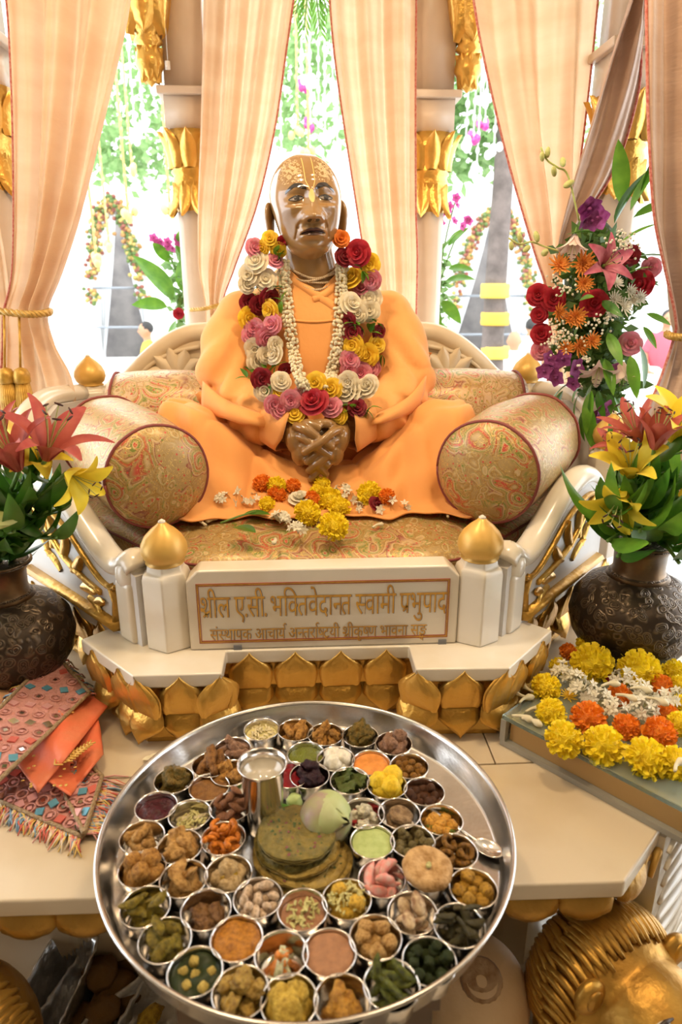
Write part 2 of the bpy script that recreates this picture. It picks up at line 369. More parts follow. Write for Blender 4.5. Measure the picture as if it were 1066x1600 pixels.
def column(x, y, label):
    t = thing('column', label, 'column', (x, y, 0), group='marble columns of the pavilion')
    mb = MB(); mb.lathe([(.075, 0), (.075, .1), (.058, .14), (.056, 2.36)], 20); mb.obj('shaft', M['shaft'], t).location = (0, 0, 0)
    t.children[0].matrix_parent_inverse = Matrix()
    def part(mb, nm, m): o = mb.obj(nm, m, t); o.matrix_parent_inverse = Matrix(); return o
    part(MB().lathe([(.050, 2.30), (.058, 2.33), (.050, 2.38), (.062, 2.395), (.066, 2.41), (.060, 2.425), (.068, 2.435), (.060, 2.45), (.070, 2.50), (.078, 2.55)], 24), 'capital', M['gold'])
    for i in range(9):
        a = 2*PI*i/9
        link('upper_leaf', cap_up, None, t, (.060*math.sin(a), -.060*math.cos(a), 2.445), (0, 0, a))
        link('hanging_leaf', cap_dn, None, t, (.052*math.sin(a+.3), -.052*math.cos(a+.3), 2.405), (PI-.0, 0, a+.3+PI), )
    part(MB().box((0, 0, 2.595), (.13, .13, .09)), 'block', M['shaft'])
    bevel(part(MB().box((0, 0, 2.65), (.165, .165, .022)), 'abacus', M['shaft']), .004)
    part(MB().box((0, 0, 2.92), (.12, .12, .53)), 'upper_post', M['shaft'])
    return t
def pendant(p, label):
    t = thing('gilded_bracket', label, 'bracket', p, group='gilded pendant brackets')
    def part(mb, nm): o = mb.obj(nm, M['gold'], t); o.matrix_parent_inverse = Matrix(); return o
    part(MB().lathe([(.001, 0), (.022, .02), (.042, .055), (.038, .085), (.026, .10), (.042, .112), (.034, .128), (.044, .14), (.055, .20), (.062, .27), (.060, .34), (.050, .45)], 18), 'core')
    for sx in (-1, 1): part(MB().tube(spline([(sx*.03, -.03, .22), (sx*.075, -.035, .27), (sx*.09, -.035, .31), (sx*.075, -.035, .335), (sx*.06, -.035, .315)], 14), [.014-.0006*i for i in range(14)], 8), 'scroll')
    for i in range(8): a = 2*PI*i/8; link('bud_leaf', bud_leaf, None, t, (.016*math.sin(a), -.016*math.cos(a), .012), (.12, 0, a), 1.2)
    for i in range(6): a = 2*PI*i/6; link('acanthus_leaf', pend_leaf, None, t, (.040*math.sin(a), -.040*math.cos(a), .125), (0, 0, a), 1.2)
    for i in range(6): a = 2*PI*(i+.5)/6; link('acanthus_leaf', pend_leaf, None, t, (.040*math.sin(a), -.040*math.cos(a), .22), (0, 0, a))
    return t
column(-.368, 2.42, 'marble column with gilded leaf capital behind the statue, beside the magenta orchids and large green leaves')
column(.385, 2.42, 'marble column with gilded leaf capital, nearest the trailing magenta orchids and tree trunk')
column(-.80, 1.93, 'marble column with gilded capital beside the curtain with rope and tassels')
column(.80, 1.93, 'marble column with gilded capital behind the hanging bouquet')
pendant(Vector((-.462, 2.34, 2.655)), 'gilded leaf bracket with small white tag hanging on it')
pendant(Vector((.485, 2.36, 2.655)), 'gilded leaf bracket ending in a bud, with no tag')
pendant(Vector((.825, 1.78, 2.56)), 'gilded leaf bracket half hidden by the darker curtain')
tg = MB().box(atY(262, 102, 2.30), (.014, .003, .022)).obj('paper_tag', mat('white_paper', (.85, .8, .74), .7)); tag(tg, 'small white paper tag on the gilded bracket', 'tag')
MB().tube([atY(262, 95, 2.30), atY(258, 32, 2.32)], .0012, 5).obj('string', M['white_cloth'], tg)

# ------------------------------------------------------------------ courtyard: tree, foliage, hanging strings, people
M['bark'] = mat('grey_bark', (.17, .135, .12), .9, 0, (.10, .08, .07), 9., .6, 25.)
TY = 6.0
tt = thing('tree', 'tree with grey trunk wrapped in yellow cloth bands', 'tree', (atY(772, 560, TY).x, TY, 0))
tr = [atY(x, y, TY) for x, y in ((770, 1000), (770, 590), (773, 480), (779, 380), (788, 260), (790, 190), (800, 60))]; tr[0].z = 0
MB().tube(spline(tr, 24), [.105-.0015*i for i in range(24)], 12).obj('trunk', M['bark'], tt)
M['yellow_wrap'] = mat('yellow_wrap', (.85, .62, .10), .7, trans=.2); M['orange_wrap'] = mat('orange_wrap', (.88, .52, .07), .7, trans=.2)
for y0, y1, mm in ((443, 466, 'yellow_wrap'), (488, 508, 'orange_wrap'), (541, 560, 'yellow_wrap')):
    p0, p1 = atY(773, y1, TY), atY(774, y0, TY); MB().lathe([(.118, p0.z), (.124, p0.z+.02), (.120, (p0.z+p1.z)/2), (.124, p1.z-.02), (.118, p1.z)], 16, (p0.x, TY, 0)).obj('cloth_band', M[mm], tt)
leafq = [(-.5, 0), (-.25, .5), (0, 1), (.25, .5), (.5, 0)]
def leaf_cloud(mb, c, r, n, size, fl=.0):
    for _ in range(n):
        d = Vector((random.gauss(0, 1), random.gauss(0, 1), random.gauss(0, 1))).normalized()*random.random()**.4
        p = Vector(c) + Vector((d.x*r[0], d.y*r[1], d.z*r[2])); s = size*random.uniform(.6, 1.3)
        R = Euler((random.uniform(0, 6), random.uniform(0, 6), random.uniform(0, 6))).to_matrix()
        mb.add([p + R @ Vector(q) for q in ((0, 0, 0), (-s*.25, s*.5, s*.1), (0, s, 0), (s*.25, s*.5, s*.1))], [(0, 1, 2, 3)])
mb = MB()
for px, py, rx, rz, n in ((800, 130, 1.0, .8, 700), (740, 225, .8, .25, 350), (700, 180, .5, .6, 300), (760, 60, .9, .7, 500)):
    leaf_cloud(mb, atY(px, py, TY+.4), (rx, .6, rz), n, .13)
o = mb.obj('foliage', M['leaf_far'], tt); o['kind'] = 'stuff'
for q, (cl, lab) in enumerate([(((230, 60, 1.2, 1.0, 700), (190, 170, .5, .7, 250), (215, 245, .9, .15, 150), (275, 275, .5, .25, 120), (185, 240, .25, .35, 120)), 'sunlit leafy tree showing beside the gilded bracket with a white tag'),
                               (((480, 90, .6, .5, 350), (500, 190, .6, .4, 200), (440, 205, .3, .3, 80), (505, 40, .5, .5, 200)), 'sunlit leafy tree behind the hanging flower strings above the statue')]):
    t = thing('tree', lab, 'tree', (atY(cl[0][0], 500, 8).x, 8.2, 0)); mb = MB()
    for px, py, rx, rz, n in cl: leaf_cloud(mb, atY(px, py, 8), (rx, .7, rz), n, .14)
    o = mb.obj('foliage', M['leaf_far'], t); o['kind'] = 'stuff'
    if q == 0:
        xt = atY(300, 300, 8.2).x; MB().tube([(xt, 8.2, 0), (xt, 8.2, 4.8)], .09, 8).obj('trunk', M['bark'], t)
# palm frond above the statue
pf = thing('palm_frond', 'feathery green palm frond hanging above the statue', 'frond', atY(485, -20, 3.3))
for k, (x1, y1) in enumerate(((462, 22), (475, 48), (500, 46), (512, 20))):
    a, b = atY(487, -40, 3.3), atY(x1, y1, 3.25); sp = spline([a, (a+b)/2+Vector((0, -.03, .02)), b], 12)
    st = MB().tube(sp, .004, 5).obj('rib', M['stem'], pf); mb = MB()
    for i in range(2, 12):
        for s in (-1, 1):
            d = (sp[i]-sp[i-1]).normalized(); sd = Vector((d.z, 0, -d.x))*s
            p = sp[i]; L = .09*(1-.04*i); mb.add([p, p+d*L*.5+sd*L*.35+Vector((0, -.01, 0)), p+d*L*.9+sd*L*.5, p+d*L*.6+sd*L*.25], [(0, 1, 2, 3)])
    mb.obj('leaflets', M['leaf_bright'], pf)
# hanging strings of tuberoses and marigold tassels
M['thread'] = mat('white_thread', (.9, .9, .86), .7, trans=.3); M['orchid'] = mat('magenta_orchid', (.55, .03, .30), .55, 0, (.75, .20, .50), 40., trans=.35)
M['yellow_fl'] = mat('yellow_string_flower', (.88, .70, .32), .7, trans=.3)
hs = [(200, 330, 'y'), (212, 210, 'w'), (224, 190, 'w'), (240, 130, 'w'), (248, 110, 'w'), (206, 260, 'y'), (265, 320, 'y'), (465, 200, 'y'), (472, 130, 'o'), (483, 120, 'w'), (485, 190, 'o'), (498, 165, 'w'), (482, 235, 'y'), (508, 210, 'w'), (520, 150, 'w'), (527, 230, 'w'), (740, 210, 'o'), (735, 80, 'w'), (728, 220, 'w'), (755, 150, 'w'), (758, 190, 'o'), (772, 230, 'w'), (745, 260, 'w'), (170, 380, 'y'), (150, 400, 'y'), (440, 240, 'w')]
nm = {'y': 'yellow marigold string', 'w': 'white tuberose string', 'o': 'white string ending in a magenta orchid'}
for k, (px, py, kd) in enumerate(hs):
    Yd = 4.2 + (k % 3)*.5; b = atY(px, py, Yd); a = Vector((b.x, Yd, 4.6))
    t = thing('hanging_string', nm[kd] + ' hanging in the open courtyard', 'flower string', b, group=nm[kd] + 's in the courtyard')
    n = int((a.z-b.z)/.045); mb = MB()
    mb.tube([a, b],   .005 if kd != 'y' else .007, 5)
    if kd == 'w' or kd == 'o':
        for i in range(0, n, 2): mb.ell((b.x, Yd, b.z+i*.045), (.013, .013, .022), 6, 4)
    else:
        for i in range(n): mb.ell((b.x+random.gauss(0, .004), Yd, b.z+i*.045), (.009, .009, .016), 6, 4)
    mb.obj('strand', M['thread'] if kd != 'y' else M['yellow_fl'], t)
    mb = MB()
    for i in range(5): mb.ell(b+Vector((random.gauss(0, .018), random.gauss(0, .018), -.01*i)), (.022, .022, .026), 7, 5)
    mb.obj('end_flower', M['orchid'] if kd == 'o' else (M['thread'] if kd == 'w' else M['yellow_fl']), t)
# people in the courtyard
M['hair'] = mat('black_hair', (.02, .017, .015), .5); M['skin'] = mat('brown_skin', (.42, .22, .12), .55)
def person(px, py, headpx, shirt, label, face=0., seated=False, hairless=False, legs=(.75, .72, .68)):
    """head top at pixel (px,py), headpx = head height in photo pixels; stands or sits on the floor"""
    hm = .225; depth = hm*FPX/headpx; d = ray(px, py); p = CAM + d*depth
    H = p.z
    H = max(.8, min(1.78, H)); s = 1.0
    k = H/1.70 if not seated else 1.0
    t = thing('person', label, 'person', (p.x, p.y, 0), (0, 0, face))
    zz = (lambda v: v*k) if not seated else (lambda v: v-(1.70-H))
    mb = MB()
    mb.ell((0, -.01, zz(1.585)), (.078, .095, .115), 14, 10)
    mb.ell((0, -.105, zz(1.57)), (.015, .022, .022), 8, 6)
    for sx in (-1, 1): mb.ell((sx*.08, 0, zz(1.58)), (.012, .025, .035), 8, 6)
    mb.tube([(0, .01, zz(1.52)), (0, .015, zz(1.40))], [.055, .06], 10)
    mb.ell((0, .02, zz(1.20)), (.17, .11, .26), 14, 10)
    for sx in (-1, 1):
        mb.tube([(sx*.17, .02, zz(1.38)), (sx*.22, .02, zz(1.10)), (sx*.20, -.15, zz(.92)), (sx*.16, -.24, zz(.92))], [.05, .042, .034, .026], 8)
        mb.ell((sx*.15, -.30, zz(.92)), (.03, .06, .02), 8, 6)
        for q in range(4): mb.tube([(sx*(.13+.014*q), -.34, zz(.92)), (sx*(.13+.014*q), -.40, zz(.905))], [.008, .006], 5)
        if not seated: mb.tube([(sx*.09, .02, zz(.95)), (sx*.10, .0, zz(.5)), (sx*.10, .03, zz(.06))], [.085, .06, .045], 8); mb.ell((sx*.10, -.04, zz(.04)), (.045, .11, .04), 8, 6)
        else: mb.tube([(sx*.10, .0, zz(.86)), (sx*.32, -.30, zz(.88)), (-sx*.05, -.40, zz(.82))], [.09, .065, .05], 8)
    me = remesh(mb, .018, 3, 'body'); me.materials.append(M['skin']); b = link('body', me, None, t, (0, 0, 0))
    sm = mat('shirt_'+str(px), shirt, .8, trans=.15); mb = MB()
    mb.ell((0, .02, zz(1.17)), (.20, .135, .30), 16, 10)
    for sx in (-1, 1): mb.tube([(sx*.12, .02, zz(1.40)), (sx*.235, .02, zz(1.16))], [.075, .065], 10)
    me = remesh(mb, .02, 4, 'shirt'); me.materials.append(sm); link('shirt', me, None, t, (0, 0, 0))
    lm = mat('trousers_'+str(px), legs, .8); mb = MB()
    if not seated:
        for sx in (-1, 1): mb.tube([(sx*.08, .02, zz(.98)), (sx*.10, .0, zz(.5)), (sx*.10, .03, zz(.10))], [.115, .085, .075], 10)
    else:
        mb.ell((0, -.12, zz(.87)), (.36, .32, .10), 16, 8)
    me = remesh(mb, .02, 4, 'trousers'); me.materials.append(lm); link('trousers', me, None, t, (0, 0, 0))
    if not hairless:
        mb = MB(); mb.ell((0, .012, zz(1.615)), (.085, .098, .098), 14, 8)
        mb.v = [(x, max(y, -.062+.3*(zz(1.66)-z)) if z < zz(1.655) else y, max(z, zz(1.555)+.25*max(0, -y))) for x, y, z in mb.v]
        mb.obj('hair', M['hair'], t).matrix_parent_inverse = Matrix()
    else:
        pass
    for sx in (-1, 1): MB().ell((sx*.032, -.098, zz(1.60)), (.012, .006, .006), 8, 5).obj('eye', M['hair'], t).matrix_parent_inverse = Matrix()
    if seated and H-.8 > .0: pass
    return t, H
person(227, 503, 25, (.90, .62, .06), 'dark-haired person in yellow shirt turned to the side', -1.2, True)
person(172, 512, 17, (.10, .32, .24), 'small person in green in front of the alcove drapes', .3, True)
person(832, 498, 25, (.90, .90, .90), 'person in white with black hair beside the bouquet', 2.6)
person(805, 518, 30, (.93, .93, .93), 'bald person in white seen from behind', 3.0, False, True)
person(742, 535, 16, (.85, .85, .88), 'small seated person in white near the tree trunk', .2, True)
person(692, 478, 18, (.88, .88, .92), 'person in white beyond the marble column', .4)
person(1047, 478, 26, (.80, .12, .16), 'person in red seen past the right-hand bouquet', -.3)
# low platform that seated people sit on
for px, py, hp, hh in ((227, 503, 25, 0), (172, 512, 17, 0), (742, 535, 16, 0)):
    p = CAM + ray(px, py)*(.225*FPX/hp); zt = max(.8, min(1.78, p.z)) - .94
    if zt > .05:
        o = bevel(MB().box((p.x, p.y-.1, zt/2), (1.0, 1.0, zt)).obj('low_platform', M['white_cloth'], smooth=False), .02)
        tag(o, 'cloth-covered low platform under the ' + {227: 'yellow-shirted person', 172: 'person in green', 742: 'seated person in white'}[px], 'platform')
# ================================================================== altar step, throne
ZS, ZU = 1.365, 1.504           # top of the altar step, top of the throne base
def petal_mesh(w, h, bulge, tipout, name, ridge=.004, down=False):
    """lotus petal standing in local xz, bulging towards -y; pointed ogee tip at v=1"""
    mb = MB(); nu, nv = 12, 12
    def hw(v): return w*((.84+.16*math.sin(PI/2*v/.42)) if v < .42 else (.5*(1+math.cos(PI*(v-.42)/.58)))**.80)
    def f(u, v):
        a = (u-.5)*2; d = bulge*(1-abs(a)**3.2)*math.sin(PI*(.08+.86*v))**.8 + tipout*v*v
        e = ridge*smooth01(.70, .84, abs(a))*(1-.6*smooth01(.92, 1., abs(a)))
        return Vector((a*hw(v), -(d+e), (h*v) if not down else -h*v))
    mb.grid(f, nu, nv)
    n = len(mb.v); mb.v += [(x*.97, y+.006, z) for x, y, z in mb.v]; mb.f += [tuple(reversed([i+n for i in q])) for q in mb.f[:]]
    return mb.mesh(name)
def petal_row(parent, p0, p1, n, z, mesh, phase=0., name='lotus_petal', inset=0.):
    p0, p1 = Vector((*p0, z)), Vector((*p1, z)); d = (p1-p0); ang = math.atan2(d.y, d.x)
    nrm = Vector((d.y, -d.x, 0)).normalized()
    for i in range(n):
        t = (i+.5+phase)/n
        if t < -.01 or t > 1.01: continue
        link(name, mesh, None, parent, tuple(p0 + d*t + nrm*inset - parent.location), (0, 0, ang))
# ---- altar step -----------------------------------------------------------
step = thing('altar_step', 'wide marble altar step with a row of gilded petals under its front edge', 'altar', (0, 1.3, 0))
JY = .905
stp = [(-.95, .69), (.372, .672), (.56, .86)]
front = [(-.95, .692), (.376, .668), (.49, .775), (.62, JY), (-.95, JY)]
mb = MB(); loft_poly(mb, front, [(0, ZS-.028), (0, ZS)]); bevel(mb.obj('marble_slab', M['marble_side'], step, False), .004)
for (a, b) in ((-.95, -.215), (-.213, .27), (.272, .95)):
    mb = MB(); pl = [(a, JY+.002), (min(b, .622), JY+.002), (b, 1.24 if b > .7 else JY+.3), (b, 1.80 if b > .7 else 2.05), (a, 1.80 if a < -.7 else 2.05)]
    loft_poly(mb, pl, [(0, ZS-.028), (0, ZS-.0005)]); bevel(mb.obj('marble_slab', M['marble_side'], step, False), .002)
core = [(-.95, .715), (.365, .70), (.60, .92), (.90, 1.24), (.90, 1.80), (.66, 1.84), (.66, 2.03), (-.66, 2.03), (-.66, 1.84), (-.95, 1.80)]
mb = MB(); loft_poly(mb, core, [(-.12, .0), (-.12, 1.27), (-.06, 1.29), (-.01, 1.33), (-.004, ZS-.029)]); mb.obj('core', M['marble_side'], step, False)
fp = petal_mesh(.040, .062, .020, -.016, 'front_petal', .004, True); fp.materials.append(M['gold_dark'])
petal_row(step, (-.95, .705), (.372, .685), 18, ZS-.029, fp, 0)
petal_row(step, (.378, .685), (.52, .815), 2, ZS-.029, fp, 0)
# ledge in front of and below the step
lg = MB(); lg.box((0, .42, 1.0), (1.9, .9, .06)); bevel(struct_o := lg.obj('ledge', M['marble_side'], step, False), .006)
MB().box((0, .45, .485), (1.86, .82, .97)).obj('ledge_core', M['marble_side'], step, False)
# ---- throne -----------------------------------------------------------------
throne = thing('marble_throne', 'white marble throne with gilded lotus base, inscribed front panel and onion finials', 'throne', (0, 1.5, ZS))
RX = .158
base = [(-.50, 2.05), (-.71, 1.85), (-.71, 1.47), (-.387, 1.146), (-.432, 1.101), (-.312, .975), (-RX-.012, .975), (-RX-.012, 1.045), (RX-.012, 1.045), (RX-.012, .970), (.300, .965), (.415, 1.088), (.370, 1.133), (.69, 1.46), (.69, 1.85), (.50, 2.05)]
mb = MB(); loft_poly(mb, base, [(-.01, ZU-.03), (0, ZU-.024), (0, ZU)]); bevel(mb.obj('base_slab', M['marble'], throne, False), .003)
mb = MB(); loft_poly(mb, base, [(-.018, ZS), (-.018, ZS+.008), (-.024, ZS+.030), (-.040, ZS+.062), (-.024, ZS+.080), (-.010, ZU-.03)], False); mb.obj('base_core', M['gold'], throne, False)
pu = petal_mesh(.0390, .076, .012, .010, 'upper_petal'); pu.materials.append(M['gold'])
pu2 = petal_mesh(.026, .078, .004, .010, 'small_petal'); pu2.materials.append(M['gold'])
pd = petal_mesh(.0385, .060, .020, .018, 'lower_petal', .004, True); pd.materials.append(M['gold'])
segs = [((-.71, 1.85), (-.71, 1.47), 5), ((-.71, 1.47), (-.387, 1.146), 5), ((-.432, 1.101), (-.312, .975), 2), ((-.312, .975), (-.170, .975), 1.6), ((-.170, 1.045), (.146, 1.045), 4), ((.146, .970), (.300, .965), 1.7), ((.300, .965), (.415, 1.088), 2), ((.370, 1.133), (.69, 1.46), 5), ((.69, 1.46), (.69, 1.85), 5)]
for a, b, n in segs:
    L = (Vector(a)-Vector(b)).length
    if n < 2:                                   # wing: one full petal in the middle, half-turned ones at both ends
        m_ = Vector(a).lerp(Vector(b), .52); d = (Vector(b)-Vector(a)).normalized()
        for q, mm in ((-.058, pu2), (.058, pu2)):
            c = m_ + d*q; link('lotus_petal', mm, None, throne, Vector((c.x, c.y+.020, ZS+.060)) - throne.location, (0, 0, 0))
        for zz, mm, yo in ((ZS+.060, pu, .010), (ZS+.064, pd, .022)):
            c = m_; link('lotus_petal', mm, None, throne, Vector((c.x, c.y+yo, zz)) - throne.location, (0, 0, 0))
            for s, e in ((-1, a), (1, b)):
                c = Vector(e); link('lotus_petal', mm, None, throne, Vector((c.x-s*.010, c.y+yo+.002, zz)) - throne.location, (0, 0, s*.62))
        continue
    petal_row(throne, a, b, n, ZS+.060, pu, 0, inset=-.010); petal_row(throne, a, b, n, ZS+.064, pd, 0, inset=-.022)
    petal_row(throne, a, b, n, ZS+.060, pu2, .5, inset=-.019)
# posts and finials
def finial(p, r, parent):
    mb = MB(); mb.lathe([(.55*r, -.10*r), (.80*r, 0), (.84*r, .06*r), (.72*r, .10*r), (.90*r, .28*r), (1.0*r, .58*r), (.97*r, .88*r), (.80*r, 1.22*r), (.52*r, 1.52*r), (.24*r, 1.74*r), (.14*r, 1.86*r)], 28, p)
    o = mb.obj('finial', M['gold_paint'], parent)
    MB().lathe([(.17*r, 1.80*r), (.15*r, 1.90*r), (.001, 1.98*r)], 14, p).obj('tip', M['marble'], o)
def post(x, y, z0, z1, r, n=6):
    mb = MB(); mb.lathe([(r*1.0, z0), (r*1.0, z1-.014), (r*.93, z1-.004), (r*.78, z1), (r*.74, z1+.012)], n, (x, y, 0), Matrix.Rotation(PI/n if n == 6 else PI/8, 4, 'Z'))
    o = mb.obj('post', M['marble'], throne, False); bevel(o, .003)
    finial(Vector((x, y, z1+.010)), r*.90, throne)
for x, y in ((-.268, 1.083), (.268, 1.075)): post(x, y, ZU, 1.645, .0435)
post(-.655, 1.46, ZU, 1.745, .046); post(.655, 1.46, ZU, 1.745, .046)
post(-.605, 1.90, ZU, 1.832, .046); post(.595, 1.90, ZU, 1.832, .046)
# front panel with inscription
PX0, PX1, PZ0, PZ1, PY = -.231, .230, ZU, 1.652, 1.050
mb = MB(); pts = [(PX0, PZ0), (PX1, PZ0), (PX1, PZ1-.02), (PX1-.02, PZ1), (PX0+.02, PZ1), (PX0, PZ1-.02)]
extrude2d(mb, pts, lambda a, b: Vector((a, PY, b)), (0, .045, 0)); plaque = bevel(mb.obj('inscribed_panel', M['marble'], throne, False), .004, 3)
M['ink_gold'] = mat('gold_inlay', (.74, .40, .06), .45, .15, (.50, .25, .05), 60.)
M['ink_red'] = mat('red_line', (.40, .10, .05), .6); M['ink_grey'] = mat('grey_shade', (.20, .20, .21), .6)
for q, m_, e, wd in ((0, 'ink_red', 0., .0009), (1, 'ink_gold', .0018, .0016), (2, 'ink_red', .0038, .0008)):
    x0, x1, z0, z1 = PX0+.017+e, PX1-.017-e, PZ0+.014+e, PZ1-.024-e; y = PY-.0006
    mb = MB()
    for c, d in ((((x0+x1)/2, y, z0), (x1-x0+wd, .0016, wd)), (((x0+x1)/2, y, z1), (x1-x0+wd, .0016, wd)), ((x0, y, (z0+z1)/2), (wd, .0016, z1-z0)), ((x1, y, (z0+z1)/2), (wd, .0016, z1-z0))): mb.box(c, d)
    mb.obj('border_line', M[m_], plaque, False)
for x in (-.150, .205): MB().box((x, PY-.001, PZ0+.004), (.014, .003, .009)).obj('drain_hole', M['ink_grey'], plaque, False)
_gl = {}
def glyph(ch):
    if ch in _gl: return _gl[ch]
    c = bpy.data.curves.new('glyph', 'FONT'); c.body = ch; c.resolution_u = 3; o = bpy.data.objects.new('glyph', c); COL.objects.link(o)
    bpy.context.view_layer.update(); me = o.to_mesh()
    v = [(p.co.x, p.co.y) for p in me.vertices]; f = [tuple(p.vertices) for p in me.polygons]; o.to_mesh_clear()
    bpy.data.objects.remove(o); bpy.data.curves.remove(c)
    _gl[ch] = (v, f); return v, f
def clip_x(v, f, x1):
    """cut a glyph at x<=x1 (half consonant: its upright bar removed)"""
    bm = bmesh.new(); vs = [bm.verts.new((a, b, 0)) for a, b in v]
    for q in f:
        try: bm.faces.new([vs[i] for i in q])
        except ValueError: pass
    bmesh.ops.bisect_plane(bm, geom=bm.verts[:]+bm.edges[:]+bm.faces[:], plane_co=(x1, 0, 0), plane_no=(1, 0, 0), clear_outer=True)
    bm.verts.index_update(); r = ([(p.co.x, p.co.y) for p in bm.verts], [tuple(p.index for p in q.verts) for q in bm.faces]); bm.free(); return r
def stroke(pts, w=.075):
    P = spline([(x, y, 0) for x, y in pts], 5*len(pts)); v = []; f = []
    for i, p in enumerate(P):
        t = P[min(i+1, len(P)-1)]-P[max(i-1, 0)]; n = Vector((-t.y, t.x)).normalized()*w/2
        v += [(p.x+n.x, p.y+n.y), (p.x-n.x, p.y-n.y)]
    return v, [(2*i, 2*i+1, 2*i+3, 2*i+2) for i in range(len(P)-1)]
def word(tokens):
    """tokens: character | ('half',char) | ('mark',char,dx) over the previous letter | ('sk',points,dx); returns flat mesh and advance"""
    V = []; Fc = []; x = 0.; lastx = 0.; lastw = 0.
    def put(v, f, dx, dy=0., s=1.):
        o = len(V); V.extend([(a*s+dx, b*s+dy) for a, b in v]); Fc.extend([tuple(i+o for i in q) for q in f])
    for t in tokens:
        if isinstance(t, str):
            v, f = glyph(t); x0 = min(a for a, _ in v); x1 = max(a for a, _ in v)
            if t in 'ाी': put(v, f, x); x += (.245 if t == 'ा' else .245); lastw += .24
            elif t == 'ि': put(v, f, x+.02); x += .26
            else: put(v, f, x-x0); lastx, lastw = x, x1-x0; x += lastw-.012
        elif t[0] == 'half':
            v, f = glyph(t[1]); x0 = min(a for a, _ in v); x1 = max(a for a, _ in v); cut = x1-(x1-x0)*t[2]; v, f = clip_x(v, f, cut); put(v, f, x-x0); x += cut-x0-.01
        elif t[0] == 'mark':
            v, f = glyph(t[1]); put(v, f, x-t[2])
        elif t[0] == 'sk':
            v, f = stroke(t[1], t[3] if len(t) > 3 else .07); put(v, f, lastx+lastw*t[2])
        elif t[0] == 'small':
            v, f = glyph(t[1]); x0 = min(a for a, _ in v); put(v, f, lastx+t[3]-x0*t[2], t[4], t[2])
        elif t[0] == 'wide':
            v, f = glyph(t[1]); x1 = max(a for a, _ in v); put(v, f, lastx+lastw-x1+t[2])
    return V, Fc, x
SHRI = [('half', 'श', .26), ('sk', [(.02, .02), (-.08, .10), (-.22, .0), (-.30, -.04)], 0.)]
slash = lambda: ('sk', [(.30, .22), (.18, .14), (.05, .06)], .25)
reph = lambda: ('sk', [(-.02, .66), (-.10, .80), (.04, .90), (.12, .82)], .95)
line1 = [
    ['श', ('sk', [(.40, .20), (.22, .12), (.06, .02)], .1), 'ी', 'ल'],
    ['ए', '.', 'स', 'ी', '.'],
    ['भ', 'ि', ('half', 'क', .34), 'त', 'व', ('mark', 'े', .0), 'द', 'ा', ('half', 'न', .24), 'त'],
    [('half', 'स', .24), 'व', 'ा', 'म', 'ी'],
    ['प', slash(), 'भ', ('mark', 'ु', .0), 'प', 'ा', 'द']]
line2 = [
    ['स', ('mark', 'ं', .0), ('half', 'स', .24), 'थ', 'ा', 'प', 'क'],
    ['आ', 'च', 'ा', 'य', reph()],
    ['अ', ('half', 'न', .24), 'त', 'र', 'ा', reph(), ('half', 'ष', .24), 'ट', ('sk', [(.10, -.16), (.24, -.04), (.38, -.16)], 0.), 'य', 'ी'],
    ['श', ('sk', [(.40, .20), (.22, .12), (.06, .02)], .1), 'ी', 'क', ('mark', 'ृ', .15), ('half', 'ष', .24), 'ण'],
    ['भ', 'ा', 'व', 'न', 'ा'],
    ['स', 'ङ', ('small', 'घ', .62, .06, -.34)]]
def inscription(words, x0, x1, z, h, gap):
    built = [word(w) for w in words]; tot = sum(b[2] for b in built) + gap*(len(built)-1)
    sx = (x1-x0)/tot; x = x0
    for V, Fc, adv in built:
        for off, dpt, mm, nm in ((Vector((.0012, 0, -.0012)), .0004, 'ink_grey', 'letter_shade'), (Vector((0, 0, 0)), .0016, 'ink_gold', 'lettering')):  # grey copies shifted right and down paint shade beside the gold letters
            n = len(V); vs = [Vector((x+a*sx, PY-dpt, z+b*h)) + off for a, b in V]; bk = [v + Vector((0, .0022, 0)) for v in vs]
            mb = MB(); mb.add(vs, Fc); mb.obj(nm, M[mm], plaque, False)
        x += (adv+gap)*sx
inscription(line1, -.209, .209, 1.5665, .0600, .22)
inscription(line2, -.196, .176, 1.5235, .0320, .28)
